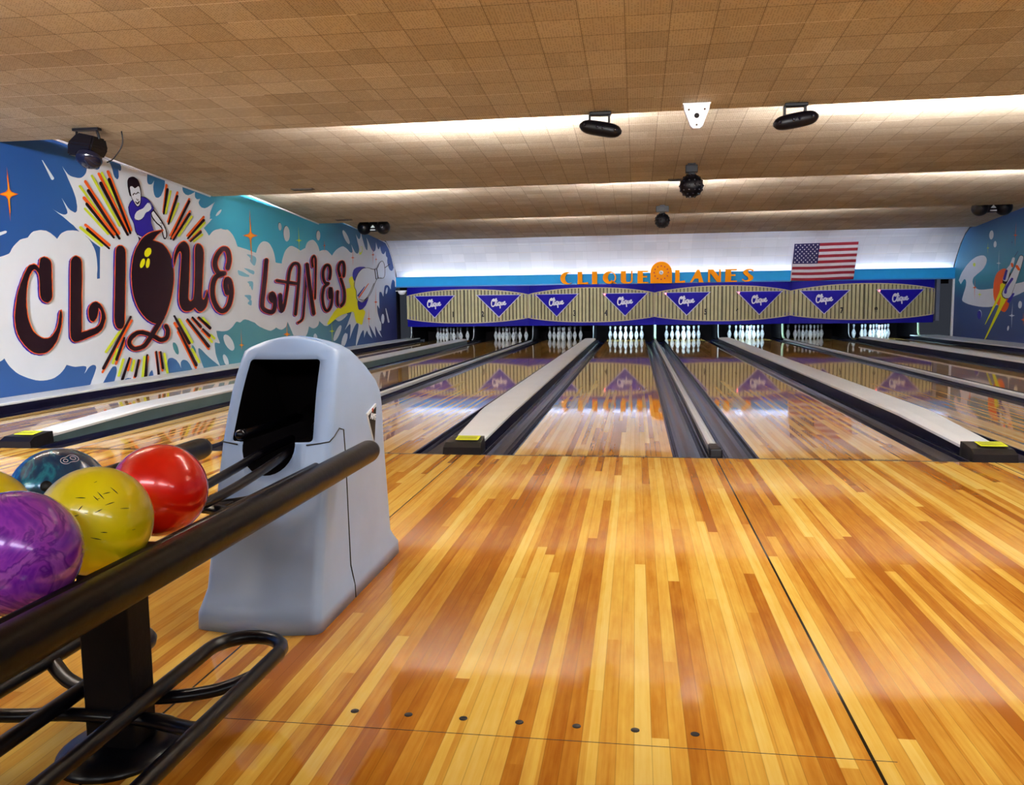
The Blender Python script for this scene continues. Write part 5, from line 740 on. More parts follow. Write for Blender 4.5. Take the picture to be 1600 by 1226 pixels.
6 1 2612 347 -51 0 54 6 -51 0 55 9 -51 0 54 10 -51 -1 53 10 -52 -2 51 11 -51 -3 49 13 -51 -5 46 13 -49 -7 39 15 -41 -13 18 17 -13 -18 -12 16 13 -16 -33 12 29 -13 -45 7 40 -9 -50 1 45 -4 -54 -4 48 -2 -54 -7 49 0 -50 -10 49 3 -46 -13 49 5 -42 -16 48 7 -40 -17 49 6 -40 -17 48 6 -39 -19 49 7 -37 -20 49 7 -40 -19 50 5 -43 -18 51 4 -49 -16 52 2 -52 -14 51 0 -53 -12 51 -1 -55 -8 49 -3 -55 -3 47 -6 -55 1 43 -9 -51 5 36 -12 -40 11 22 -16 -23 16 1 -18 -3 18 -19 -16 16 17 -35 -13 32 14 -45 -7 43 11 -49 -3 48 10 -49 -1 49 10 -49 0 50 8 -49 0 50 7 -49 1 51 7 -48 0 51 6 -49 1 50 4 -49 0
6 2 2612 348 -5 -5 -13 -4 -16 -1 -13 3 -4 5 5 6 13 3 16 1 13 -3
6 2 2526 275 -5 -5 -13 -3 -15 0 -12 3 -4 5 5 5 13 3 15 0 12 -3
5 1 2605 347 -37 0 40 6 -37 0 41 9 -38 0 41 9 -37 0 39 10 -38 -2 37 11 -38 -3 36 12 -38 -4 34 12 -37 -5 28 12 -31 -9 11 13 -9 -13 -12 11 9 -12 -27 8 21 -9 -35 3 29 -6 -39 0 33 -4 -42 -4 35 -2 -40 -7 36 0 -38 -9 36 2 -33 -12 36 4 -29 -15 36 5 -27 -15 35 4 -27 -16 36 5 -26 -17 36 5 -25 -18 36 5 -26 -18 37 4 -31 -16 38 3 -35 -15 38 1 -38 -14 38 0 -41 -12 38 -1 -42 -8 37 -3 -43 -4 35 -5 -43 0 31 -7 -40 3 26 -9 -32 7 16 -11 -20 11 1 -13 -6 13 -14 -12 9 13 -25 -9 21 11 -33 -5 30 10 -35 -2 34 9 -36 0 37 9 -36 0 37 8 -36 0 37 7 -36 1 38 7 -36 0 38 6 -36 1 38 4 -36 0
5 2 2605 348 -4 -4 -9 -3 -12 0 -9 2 -3 3 4 4 9 3 12 0 9 -2
5 2 2520 275 -4 -4 -9 -2 -12 0 -8 2 -3 4 3 3 10 3 11 0 9 -2
9 0 2658 336 7 5 13 4 15 3 14 1 10 -1 5 -5 3 -9 1 -10 2 -9 4 -8 7 -5 9 -4 10 -3 8 -3 5 -5 -2 -7 -6 -8 -7 -9 -5 -9 3 -9 12 -10 19 -11 23 -12 22 -10 16 -8 10 -3 11 -3 8 -3 4 -4 -2 -6 -5 -6 -7 -7 -8 -7 -7 -7 -5 -6 -5 -7 -5 -7 -6 -5 -6 -4 -13 0 -14 3 -13 4 -14 1 -14 1 -12 4 -5 4 -4 6 -4 7 -4 6 -4 6 -3 5 -2 5 -3 5 -5 4 -8 2 -11 1 -14 0 -15 -2 -18 -1 -18 -2 -21 -2 -23 -2 -24 -2 -25 -4 -24 -4 -27 -6 -28 -8 -28 -8 -24 -7 -19 -5 -16 0 -7 4 6 4 9 7 12 6 13 8 13 7 13 6 13 8 14 7 15 6 16 6 21 4 23 2 25 2 22 2 17 4 11 7 7 8 4 9 2 9 2 8 1 8 -1 8 -2 7 -1 7 4 5 8 3 13 1 15 1 12 1 8 3 0 6 -5 8 -7 9 -5 8
10 1 2512 328 50 7 -42 -16 50 6 -39 -20 50 7 -39 -21 51 5 -44 -18 52 4 -50 -16 53 2 -53 -15 53 1 -55 -12 52 -1 -56 -8 51 -4 -57 -2 46 -7 -56 2 42 -10 -52 6 40 -11 -48 7 40 -11
10 2 2563 332 -6 -6 -13 -3 -16 -1 -12 3 -5 5 6 6 13 3 16 1 12 -3
10 2 2557 209 -6 -5 -13 -4 -16 0 -12 4 -5 5 6 5 13 4 16 0 12 -4
6 1 2523 330 48 7 -40 -16 48 7 -37 -20 49 6 -38 -20 50 5 -43 -19 51 4 -49 -16 52 2 -52 -14 51 0 -53 -12 51 -1 -55 -8 49 -3 -55 -2 45 -8 -55 3 41 -10 -51 5 38 -11 -46 8 39 -11
6 2 2572 335 -5 -6 -13 -3 -16 -1 -12 3 -4 5 5 5 13 4 16 0 12 -2
6 2 2566 211 -5 -5 -13 -3 -16 0 -12 3 -4 5 5 5 13 4 16 0 12 -4
5 1 2529 331 36 5 -28 -14 36 5 -25 -18 36 5 -25 -20 37 4 -30 -17 38 3 -35 -15 38 1 -38 -14 38 0 -41 -12 38 -1 -42 -8 37 -3 -43 -3 33 -6 -43 0 29 -7 -40 3 28 -8 -36 4 28 -8
5 2 2565 334 -3 -4 -10 -2 -11 0 -9 2 -3 3 3 4 10 3 11 0 9 -2
5 2 2559 211 -3 -4 -10 -2 -11 0 -9 3 -3 3 3 4 10 2 11 0 9 -2
10 0 2711 363 2 5 4 4 5 5 6 4 8 4 10 3 11 3 13 3 15 2 15 2 20 2 25 1 25 1 20 0 10 -1 -4 -2 -13 -3 -18 -4 -18 -4 -16 -5 -11 -5 -11 -5 -11 -6 -9 -6 -9 -6 -6 -6 -5 -6 -5 -6 -4 -5 -6 -3 -9 0 -11 1 -11 3 -7 5 -4 4 -2 5 -1 5 0 6
10 0 2772 234 8 1 11 -2 13 -3 15 -3 14 -1 15 2 17 3 17 4 15 5 13 3 15 6 12 5 3 0 -4 -5 -9 -9 -12 -10 -12 -9 -13 -8 -13 -6 -14 -5 -15 -5 -14 -3 -13 -2 -13 -1 -13 0 -10 2 -7 4 -4 6 -4 9 -2 9 0 8
5 0 2734 325 6 7 7 7 9 8 10 7 11 7 12 7 12 6 14 6 15 6 16 5 16 3 17 3 18 2 18 1 19 1 19 0 21 -1 20 -1 19 -1 17 -1 15 1 13 1 11 1 11 2 10 3 9 4 9 6 8 7 8 6 9 5 13 5 14 5 15 3 15 1 10 -2 8 -3 7 -4 6 -4 4 -6 4 -7 2 -8 1 -9 0 -9 -1 -7 -2 -7 -2 -7 -5 -6 -7 -6 -12 -5 -19 -2 -23 -1 -23 0 -21 0 -16 -2 -12 -4 -11 -5 -9 -6 -9 -6 -9 -7 -9 -6 -8 -7 -9 -7 -9 -7 -10 -7 -11 -7 -11 -7 -13 -7 -14 -7 -16 -6 -19 -7 -22 -7 -23 -6 -22 -5 -21 -2 -19 0 -18 2 -16 3 -13 5 -10 5 -6 6 -2 8 1 9 0 7 -1 7 -4 5 -6 4 -5 3 -5 4 -3 4 -2 5 0 4 2 5 2 5
0 0 2740 325 6 6 8 8 8 7 10 7 11 7 11 7 13 6 14 6 14 5 15 5 15 3 16 3 17 1 17 2 18 1 19 0 19 -1 21 -2 19 -1 18 0 16 0 14 1 13 2 12 2 12 3 10 5 9 6 8 7 8 6 9 5 12 5 13 4 12 3 10 0 7 -1 7 -2 6 -4 6 -4 4 -6 3 -6 2 -8 2 -9 0 -9 -1 -8 -2 -7 -3 -6 -4 -6 -6 -5 -10 -4 -15 -2 -21 0 -23 0 -23 -1 -19 -2 -14 -4 -12 -6 -9 -6 -9 -6 -9 -7 -9 -6 -9 -7 -8 -7 -9 -7 -10 -7 -11 -7 -11 -7 -12 -7 -14 -7 -16 -6 -19 -6 -21 -7 -22 -6 -22 -5 -18 -2 -17 0 -16 2 -14 3 -13 4 -9 5 -5 6 -2 8 1 8 0 8 -1 6 -5 6 -5 4 -6 3 -5 4 -3 4 -1 4 0 4 2 5 2 5
5 0 3046 394 17 -47 3 -1 5 0 5 1 1 1 -17 48 -3 1 -5 0 -5 -1
5 0 3079 398 17 -45 3 -1 6 -1 5 1 1 2 -18 46 -2 1 -6 0 -5 -1
5 0 3231 411 93 24 2 1 -1 1 -4 1 -5 -1 -92 -24 -2 -1 1 -1 4 -1
10 0 2789 257 97 47 1 1 -2 1 -4 0 -3 0 -109 -44 -2 -3 4 -3 10 -1
6 0 2799 249 148 71 1 2 -2 1 -4 0 -3 -1 -158 -69 -2 -3 4 -2 8 0
5 1 2784 243 3 2 11 -4 4 2 17 -5 3 3 22 -5 1 3 24 -1 -3 2 26 3 -6 2 29 7 -6 1 29 9 -7 1 29 10 -8 1 29 12 -7 1 29 14 -8 0 27 13 -8 1 22 9 -8 1
5 2 2790 244 -1 -1 -2 0 -3 -1 -2 1 0 1 1 1 2 0 2 0 2 0
5 2 3036 325 -1 -1 -2 -1 -3 0 -2 1 -1 0 1 1 2 1 3 0 2 -1
"""
MURAL_R = """
0 0 3386 303 -4 5 -7 7 -7 9 -10 9 -11 9 -14 8 -15 9 -17 10 -17 8 -18 7 -18 7 -20 6 -20 5 -19 4 -18 3 -18 1 -17 1 -16 0 -15 -1 -12 -1 -11 -3 -10 -4 -8 -5 -5 -5 -2 -5 1 -7 3 -7 6 -8 9 -7 10 -7 14 -7 17 -6 19 -6 18 -5 15 -5 10 -4 10 -3 8 -3 6 -4 4 -4 3 -5 1 -5 0 -5 -4 -6 -6 -5 -9 -6 -11 -6 -14 -6 -17 -5 -21 -3 -27 -1 -31 0 -34 1 -34 1 -33 1 -31 2 -30 1 -31 2 -30 2 -30 2 -31 3 -32 3 -30 3 -29 2 -26 3 -22 2 -21 2 -18 2 -16 1 -10 2 -2 -5 -4 -7 -3 -8 0 -7 5 -6 11 -5 16 -4 19 -3 21 -3 20 -3 20 -4 21 -5 22 -4 22 -4 22 -5 21 -5 20 -6 21 -5 21 -6 21 -4 23 -4 22 -4 23 -3 23 -3 22 -2 22 -1 20 0 21 0 21 0 22 1 25 1 27 2 27 2 27 2 24 3 23 2 22 4 20 3 17 4 13 3 8 4 3 4 -1 4 -2 5 -6 10 -8 12 -10 14 -9 13 -5 10 -2 7 0 6 0 5 2 5 3 4 9 5 14 1 7 -3 10 -6 9 -6 9 -6 5 -3 5 3 6 4 7 6 7 4
0 0 2995 495 3 -9 7 -6 10 -3 11 1 9 5 6 8 2 9 -4 9 -7 6 -10 3 -11 -1 -9 -5 -5 -8
0 0 2958 450 2 -6 5 -4 7 -2 7 1 6 3 4 5 1 7 -2 6 -5 5 -7 2 -7 -1 -6 -4 -4 -5
0 0 2678 180 2 -7 6 -5 7 -3 8 1 7 3 4 6 1 7 -2 6 -5 6 -8 3 -7 -1 -7 -3 -5 -6
0 0 3085 136 1 -8 6 -8 8 -4 11 0 10 4 7 7 4 9 -2 9 -5 7 -9 4 -11 0 -10 -4 -7 -7
10 0 3089 133 1 -9 6 -7 9 -4 10 0 10 4 8 7 3 9 -1 8 -6 8 -9 4 -11 0 -9 -4 -8 -7
4 0 2786 78 4 -6 5 -4 7 -3 6 0 5 3 3 6 0 6 -3 6 -6 4 -7 3 -6 0 -5 -3 -3 -6
0 0 2789 79 2 -5 4 -4 4 -2 5 0 3 3 1 4 0 5 -3 4 -3 4 -5 2 -4 0 -3 -3 -1 -4
8 0 3184 371 1 -4 4 -3 6 -1 6 0 6 2 5 3 2 4 -1 4 -4 3 -6 2 -6 -1 -7 -2 -4 -3
8 0 3051 470 -1 -26 -4 -2 -13 -2 13 -1 3 -2 -2 -26 5 27 3 2 11 2 -10 1 -3 1
6 0 3184 316 -5 -48 -5 -3 -20 -3 19 -2 5 -3 -2 -52 8 52 5 3 23 3 -22 2 -5 3
6 0 2770 535 1 -54 -4 -3 -16 -3 16 -1 3 -2 0 -48 4 48 4 3 14 3 -13 1 -4 2
4 0 2805 478 -4 -27 -2 -1 -8 -2 8 0 2 -2 -2 -22 4 23 2 1 8 2 -8 0 -2 1
0 0 2927 428 -3 -58 -5 -3 -16 -3 16 -2 4 -2 0 -40 5 40 4 3 19 3 -18 2 -4 2
0 0 2765 192 0 -51 -6 -4 -21 -2 21 -4 5 -3 0 -51 6 51 6 3 23 3 -22 3 -6 4
6 0 2661 147 -5 -23 -4 -3 -17 -2 16 -2 4 -3 -1 -23 5 23 4 2 16 2 -15 3 -4 2
8 0 3120 244 -3 -11 -5 -2 -18 -3 17 -2 5 -2 8 -18 -4 18 5 2 17 3 -16 2 -5 2
6 0 2950 199 5 6 5 7 4 8 2 8 2 8 2 9 0 10 0 11 -1 10 -2 9 -3 8 -4 8 -5 7 -6 7 -7 5 -8 5 -10 4 -10 3 -10 3 -9 2 -9 1 -9 1 -9 1 -8 -1 -7 -1 -6 -3 -5 -3 -4 -5 -4 -5 -3 -6 -3 -9 -3 -11 -3 -12 -2 -13 -3 -14 -3 -15 -5 -16 -4 -17 -3 -16 0 -12 3 -8 5 -7 7 -6 8 -5 7 -4 8 -2 9 0 8 1 9 2 8 2 6 3 6 4 5 4 6 5 7 5 9 4 9 5 11 4 9 5
9 1 2900 268 -54 -7 53 1 -48 -6 48 -1 -42 -5 43 -3 -35 -6 39 -3 -28 -6 56 -25 -23 -5 65 -38 -18 -4 59 -39 -11 -3 40 -28 -6 -1
9 2 2845 264 4 -7 14 -4 17 0 14 5 6 7 -4 7 -14 4 -17 -1 -14 -4
9 2 3038 90 0 -1 2 0 2 0 1 0 1 1 -1 0 -1 1 -2 0 -1 0
9 1 2888 221 -69 -9 69 3 -62 -8 62 -1 -53 -8 55 -3 -45 -7 50 -4 -36 -7 68 -31 -28 -6 76 -47 -21 -4 70 -50 -14 -2 47 -36 -6 0
9 2 2818 216 6 -9 17 -5 22 0 18 6 8 9 -6 9 -17 5 -22 0 -18 -6
9 2 3051 1 0 -1 2 0 1 0 2 0 1 1 -1 1 -1 0 -2 0 -2 0
5 0 2847 321 30 -35 -1 -8 -14 -6 -19 0 -12 5 -30 34 1 8 14 7 18 0
0 1 2791 380 -26 -4 30 -1 -28 -4 32 -3 -29 -5 35 -3 -31 -6 37 0 -32 -8 38 3 -31 -10 40 6 -33 -11 43 6 -36 -11 45 4 -40 -10 49 0 -43 -8 51 -2 -46 -8 53 -1 -49 -8 54 1 -51 -8
0 2 2765 377 2 -3 7 -2 8 1 6 2 3 4 -2 3 -6 2 -8 -1 -7 -2
0 2 2823 293 4 -7 12 -4 16 1 14 4 6 7 -5 7 -12 3 -16 0 -14 -5
10 0 2854 330 19 -34 -2 -5 -9 -3 -10 0 -6 4 -16 35 1 4 8 3 9 -1
6 0 2803 355 -7 -9 -5 -4 -10 -1 -6 3 -1 3 6 9 6 4 9 1 7 -2
5 1 2726 383 -43 -9 51 2 -48 -10 57 0 -52 -11 63 -1 -57 -12 68 0 -60 -13 73 2 -65 -14 78 3 -68 -16 83 3 -74 -16 89 3 -79 -17 94 2 -84 -17 100 0 -89 -17 104 3 -95 -18 106 7 -100 -18
5 2 2682 377 3 -5 11 -3 14 0 12 5 5 6 -4 6 -11 3 -14 -1 -11 -4
5 2 2775 227 9 -13 25 -8 32 0 28 9 12 14 -9 13 -26 8 -32 0 -27 -9
0 1 2723 382 -37 -7 44 0 -41 -8 50 -2 -44 -9 55 -3 -49 -10 60 -2 -52 -11 64 0 -56 -12 69 0 -61 -13 75 1 -66 -14 80 1 -71 -15 85 0 -74 -15 90 -1 -79 -15 94 1 -84 -16 95 6 -89 -17
0 2 2686 378 3 -5 9 -3 11 1 10 3 4 6 -3 4 -9 3 -12 -1 -9 -3
0 2 2778 229 8 -12 22 -8 29 1 25 7 11 13 -8 12 -23 7 -29 0 -25 -8
10 1 2792 295 -21 -7 30 1 -20 -7 35 -3 -21 -6 36 -4 -22 -6 34 -3 -24 -5 30 -3 -25 -3 28 -4 -26 -2 28 -4 -27 -2 28 -2 -27 -2
10 2 2770 291 2 -3 5 -2 8 1 6 2 2 3 -2 3 -5 2 -8 -1 -6 -2
10 2 2828 234 2 -3 7 -3 8 1 7 2 3 3 -2 4 -6 2 -9 0 -7 -3
10 0 2769 230 49 -31 1 -5 -7 -4 -13 -1 -9 3 -37 33 -1 3 5 3 7 0
6 0 2753 340 -22 -13 -8 -2 -9 0 -4 3 2 4 19 14 9 3 11 0 5 -4
4 0 2764 385 -26 21 0 1 1 1 2 0 2 -1 26 -20 0 -1 -2 -1 -2 0
"""

def decode(txt):
    out = []
    for line in txt.strip().split('\n'):
        v = [int(k) for k in line.split()]
        c, t, v = v[0], v[1], v[2:]
        pts = []; y = z = 0
        for i in range(0, len(v), 2):
            y += v[i]; z += v[i+1]; pts.append((y * 0.005, z * 0.005))
        out.append((c, t, pts))
    return out
def ceil_z(y):
    o = wall_outline(0)
    for (y0, z0), (y1, z1) in zip(o[1:], o[2:]):
        if y0 <= y <= y1 and y1 > y0 + 1e-6: return z0 + (z1 - z0) * (y - y0) / (y1 - y0)
    return ZLO
def painted_wall(name, X, sgn, data, basemat):
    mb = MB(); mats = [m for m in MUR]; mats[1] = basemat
    mb.prism(wall_outline(0), 'x', X, X - sgn * 0.25, 1)
    for k, (c, t, pts) in enumerate(decode(data)):
        off = 0.0012 + k * 0.00009
        cl = [(min(y, 17.2), min(max(z, 0.02), ceil_z(min(y, 17.19)) - 0.003)) for y, z in pts]
        vs = [mb.bm.verts.new((X + sgn * off, y, z)) for y, z in cl]
        if t == 1:
            for i in range(0, len(vs) - 2, 2):
                mb._f([vs[i], vs[i+1], vs[i+3], vs[i+2]], False, c)
        else:
            for tr in tessellate_polygon([[Vector((y, z, 0)) for y, z in cl]]):
                mb._f([vs[i] for i in tr], False, c)
    return struct(mb.build(name, mats, fix=False))
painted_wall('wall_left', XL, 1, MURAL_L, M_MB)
painted_wall('wall_right', XR, -1, MURAL_R, M_MR)
# white mouldings where the left wall meets the ceiling bays, and round the cove
def moulding(n, X, pts, sgn, w=0.022):
    mb = MB()
    for (y0, z0), (y1, z1) in zip(pts, pts[1:]):
        d = Vector((0, y1 - y0, z1 - z0)).normalized(); nn = Vector((0, -d.z, d.y)) * w / 2
        A, B_ = Vector((X, y0, z0)), Vector((X, y1, z1)); s_ = Vector((sgn * 0.02, 0, 0))
        vs = [mb.bm.verts.new(p) for p in (A - nn, B_ - nn, B_ + nn, A + nn, A - nn + s_, B_ - nn + s_, B_ + nn + s_, A + nn + s_)]
        for qd in ((0,1,2,3),(7,6,5,4),(0,4,5,1),(1,5,6,2),(2,6,7,3),(3,7,4,0)): mb._f([vs[k] for k in qd])
    struct(mb.build('trim_%d' % n, M_CREAM))
def onslope(y, e): return ZHI - (y - e) * (ZHI - ZLO) / 4.5 - 0.014
moulding(2, XL, [(3.0, onslope(3.0, 2.58)), (7.0, onslope(7.0, 2.58))], 1)
moulding(3, XL, [(7.5, onslope(7.5, 7.09)), (11.55, onslope(11.55, 7.09))], 1)
moulding(4, XL, [(12.0, onslope(12.0, 11.6)), (15.2, onslope(15.2, 11.6)), (16.05, 2.765), (16.35, 2.74), (16.64, 2.59), (16.88, 2.37), (17.09, 2.09), (17.16, 1.9), (17.17, 1.58)], 1)
b = MB(); b.box(XR - 0.05, XR - 0.003, 17.17, 17.22, 0.05, 1.57); struct(b.build('trim_5', M_CREAM))

# ------------------------------------------------------------------ lanes, gutters, dividers
LEN = 19.0
LANE_NAMES = ['1', '2', '3', '4', '5', '6', '7', '8']
LH = LANE_W / 2
GW = 0.235
NEAR = ['by the wall with the painted lettering', 'second from that lettered wall', 'just right of the grey ball return hood', 'in the middle, left of the thin central rail',
        'in the middle, right of the thin central rail', 'left of the last wide cap but one', 'second from the rocket mural wall', 'nearest the wall with the rocket mural']
for i, x in enumerate(LX):
    mb = MB(); mb.box(-LH, LH, 0.0, LEN, -0.09, 0.0)
    o = mb.build('bowling_lane', M_LANE, loc=(x, 0, 0))
    tag(o, 'glossy pale maple bowling lane running to the pins under panel number %s' % LANE_NAMES[i], 'bowling lane', 'bowling lanes')
def gutter(x0, x1, label):
    mb = MB(); n = 10; w = x1 - x0; c = (x0 + x1) / 2
    prof_ = [(-w/2, 0.0), (-w/2 + 0.012, 0.0)] + [(-(w/2 - 0.014) * math.cos(PI * k / n), -0.078 * math.sin(PI * k / n) - 0.002) for k in range(n + 1)] + [(w/2 - 0.012, 0.0), (w/2, 0.0)]
    low = [(w/2, -0.11), (-w/2, -0.11)]
    pr = prof_ + low
    mb.prism(pr, 'y', 0.0, LEN - 0.6, 0, True)
    for f in mb.bm.faces:
        f.smooth = False
    o = mb.build('gutter', M_GUT, loc=(c, 0, 0)); tag(o, label, 'gutter', 'lane gutters')
for i, x in enumerate(LX):
    gutter(x - LH - GW, x - LH, 'dark navy gutter channel along the left side of the lane numbered %s' % LANE_NAMES[i])
    gutter(x + LH, x + LH + GW, 'dark navy gutter channel along the right side of the lane numbered %s' % LANE_NAMES[i])

def wide_cap(x, label, grey):
    """ball return cap between a pair of lanes: black end shoe, ramp up, long white top"""
    t = thing('ball_return_track', label, 'lane divider', (x, 0, 0), 'white topped ball return tracks')
    ys = [0.22, 0.5, 1.45, 1.7, 4, 8, 12, 16.2]
    hz = [0.075, 0.088, 0.128, 0.132, 0.134, 0.136, 0.138, 0.14]
    hw = [0.108, 0.118, 0.145, 0.15, 0.15, 0.15, 0.15, 0.15]
    def ring(y, h, w, lo, k=0.0):
        return [(-w, y, lo), (-w, y, h - 0.012), (-w * 0.86, y, h), (-w * 0.4, y, h + 0.006 + k), (w * 0.4, y, h + 0.006 + k), (w * 0.86, y, h), (w, y, h - 0.012), (w, y, lo)]
    mb = MB(); mb.loft([ring(y, h, w, h - 0.03) for y, h, w in zip(ys, hz, hw)], smooth=False); mb.build('top_cap', M_CAP, t)
    mb = MB(); mb.loft([[(-w + .012, y, 0.0), (-w + .012, y, h - 0.031), (w - .012, y, h - 0.031), (w - .012, y, 0.0)] for y, h, w in zip(ys, hz, hw)], smooth=False)
    mb.build('side_skirt', M_CAPG if grey else M_DIV, t)
    mb = MB(); mb.box(-0.118, 0.118, 0.3, LEN - .7, -0.1, 0.0); mb.build('track_base', M_DIV, t)
    # end shoe
    mb = MB()
    mb.loft([[(-.135, -.015, .0), (-.13, -.015, .05), (.13, -.015, .05), (.135, -.015, .0)],
             [(-.135, .03, .0), (-.125, .04, .078), (.125, .04, .078), (.135, .03, .0)],
             [(-.125, .2, .0), (-.118, .2, .092), (.118, .2, .092), (.125, .2, .0)],
             [(-.115, .26, .0), (-.11, .26, .09), (.11, .26, .09), (.115, .26, .0)]], smooth=False)
    sh = mb.build('end_shoe', M_BLK, t)
    mb = MB(); mb.box(-0.06, 0.1, 0.06, 0.17, 0.0, 0.003)
    for k in range(3): mb.box(-0.05, 0.085, 0.08 + k * 0.028, 0.088 + k * 0.028, 0.003, 0.0036, 1)
    wl = mb.build('warning_label', [M_YLBL, M_INK], sh, loc=(0, 0.0, 0.0865)); wl.rotation_euler.x = 0.085; wl['label'] = 'yellow warning label'
    return t
wide_cap((LX[0] + LX[1]) / 2, 'white topped ball return track between lanes 1 and 2, ending beside the blue ball', True)
wide_cap((LX[2] + LX[3]) / 2, 'white topped ball return track with yellow label, directly behind the grey hood', False)
wide_cap((LX[4] + LX[5]) / 2, 'white topped ball return track with yellow label, ending at the right edge', False)
wide_cap((LX[6] + LX[7]) / 2, 'white topped ball return track between the two lanes nearest the rocket mural', False)
def thin_rail(x, label):
    t = thing('divider_rail', label, 'lane divider', (x, 0, 0), 'thin silver divider rails')
    mb = MB(); mb.box(-0.043, 0.043, 0.02, 17.55, -0.11, 0.012); mb.build('rail_base', M_DIV, t)
    mb = MB()
    pr = [(-.03, .0), (-.028, .03), (-.012, .04), (-.008, .034), (.008, .034), (.012, .04), (.028, .03), (.03, .0)]
    mb.prism(pr, 'y', 0.24, 17.52, 0); mb.build('metal_cover', M_ALU, t, loc=(0, 0, .012))
    mb = MB(); mb.box(-.04, .04, 0.0, .1, 0.0, .06, bev=.008); mb.build('end_block', M_BLK, t)
    mb = MB(); mb.box(-.032, .032, .1, .25, 0.0, .058, bev=.01); mb.build('clamp', M_BLK, t)
thin_rail((LX[1] + LX[2]) / 2, 'thin silver divider rail between lanes 2 and 3, passing behind the grey hood')
thin_rail((LX[3] + LX[4]) / 2, 'thin silver divider rail between lanes 4 and 5, in line with the dial sign')
thin_rail((LX[5] + LX[6]) / 2, 'thin silver divider rail between lanes 6 and 7 on the right')
def side_rail(x, w, label):
    t = thing('wall_side_rail', label, 'lane divider', (x, 0, 0), 'rails along the side walls')
    mb = MB(); mb.box(-w/2, w/2, -9.0 if False else -0.0, LEN - .8, -0.11, 0.075); mb.build('rail_base', M_DIV, t)
    mb = MB(); mb.box(-w/2 - .008, w/2, -0.0, LEN - .8, 0.075, 0.105, bev=.008); mb.build('cap_strip', M_CAP, t)
xa = LX[0] - LH - GW; side_rail((XL + .002 + xa - .002) / 2, (xa - XL) - .02, 'grey capped rail along the foot of the lettered wall')
xb = LX[7] + LH + GW; side_rail((XR + xb) / 2, (XR - xb) - .02, 'grey capped rail along the foot of the rocket mural wall')
b = MB(); b.box(XL, XR, -0.012, 0.004, 0.0, 0.0012)
fl = tag(b.build('foul_line', M_INK), 'thin black foul line crossing the wooden floor before all the lanes', 'floor marking')
for i, x in enumerate(LX):
    t_ = text_obj('lettering', 'SLIP HAZARD - DO NOT CROSS FOUL LINE', 0.036, M_INK, fl, (x, 0.03, 0.0008), (0, 0, 0), ext=0.0003, bold=0.0006, sx=1.05)
# screw plugs and foot marks on the approach
for k in range(7):
    mb = MB(); mb.lathe([(0.0001, .0), (.0105, .0), (.0105, .0012), (.0001, .0012)], n=14)
    o = mb.build('guide_dot', M_INK, loc=(-1.225 + k * 0.1402, -3.603 - k * 0.0015, 0.0))
    tag(o, 'black guide dot set in the wooden approach, %s in the row of seven' % ['leftmost', 'second from left', 'third from left', 'middle one', 'third from right', 'second from right', 'rightmost'][k], 'floor marking', 'guide dots in the wooden approach')
b = MB(); b.box(-1.55, 0.05, -3.679, -3.6772, 0, .0005); tag(b.build('board_joint', M_INK), 'thin dark joint across the approach boards near the lower edge', 'floor marking')
M_STAIN = mat('worn_board', '8a4a12', 0.25, noise=0.3, nscale=60)
M_STAIN.node_tree.nodes['Principled BSDF'].inputs['Alpha'].default_value = 0.45
for (x, y, s_, lb) in ((-0.42, -0.85, 1.0, 'brown scuff mark on the wooden floor, nearer the foul line'), (-0.34, -2.1, 1.0, 'oval brown scuff mark in the middle of the wooden floor')):
    mb = MB(); pts = [((0.034 + .004 * math.sin(2 * t)) * math.cos(t), (0.13 + .01 * math.sin(3 * t + 1)) * math.sin(t)) for t in [2*PI*k/20 for k in range(40)]]
    mb.prism(pts, 'z', 0, 0.0005); tag(mb.build('scuff_mark', M_STAIN, loc=(x, y, 0)), lb, 'floor marking')

# ------------------------------------------------------------------ pins
def pin_mesh():
    P = [(.0001, 0), (.0258, 0), (.0285, .004), (.036, .03), (.0455, .06), (.0545, .09), (.0598, .115), (.0605, .125), (.0575, .15), (.0475, .18), (.037, .21), (.027, .235), (.0247, .245), (.0232, .258), (.0228, .27), (.0235, .285), (.0262, .31), (.0302, .335), (.0323, .35), (.0305, .365), (.022, .377), (.010, .3805), (.0001, .381)]
    mis = [0] * (len(P) - 1); mis[12] = 1; mis[14] = 1
    mb = MB(); mb.lathe(P, n=20, mis=mis)
    # blue crown emblem on the belly facing the bowler
    for k, (px_, pz_, s_) in enumerate(((0.022, .16, .012), (0.03, .155, .010))):
        a = -PI/2 + px_ * 12
        r = .0578
        vs = [mb.bm.verts.new((r * math.cos(a + dx * 12), r * math.sin(a + dx * 12), pz_ + dz)) for dx, dz in ((-s_, -s_), (s_, -s_), (s_ * .8, s_), (0, s_ * .4), (-s_ * .8, s_))]
        mb._f(vs, False, 2)
    return mb
mb = pin_mesh(); PIN = mb.build('bowling_pin', [M_PIN, M_PSTR, M_PLOGO]); 
POS = [(0, 0, 'head pin'), (-1, 1, 'second row left pin'), (1, 1, 'second row right pin'), (-2, 2, 'third row left pin'), (0, 2, 'third row middle pin'), (2, 2, 'third row right pin'),
       (-3, 3, 'back row far left pin'), (-1, 3, 'back row inner left pin'), (1, 3, 'back row inner right pin'), (3, 3, 'back row far right pin')]
first = True
for i, x in enumerate(LX):
    lit = DECK_POWER[i] > 5
    for dx, dy, nm in POS:
        o = PIN if first else PIN.copy()
        if not first: COL.objects.link(o)
        first = False
        o.location = (x + dx * 0.1524, 18.288 + dy * 0.264, 0.0); o.rotation_euler.z = random.uniform(-.6, .6)
        tag(o, '%s white bowling pin, %s, under panel number %s' % ('brightly lit' if lit else 'dimly lit', nm, LANE_NAMES[i]), 'bowling pin', 'bowling pins')

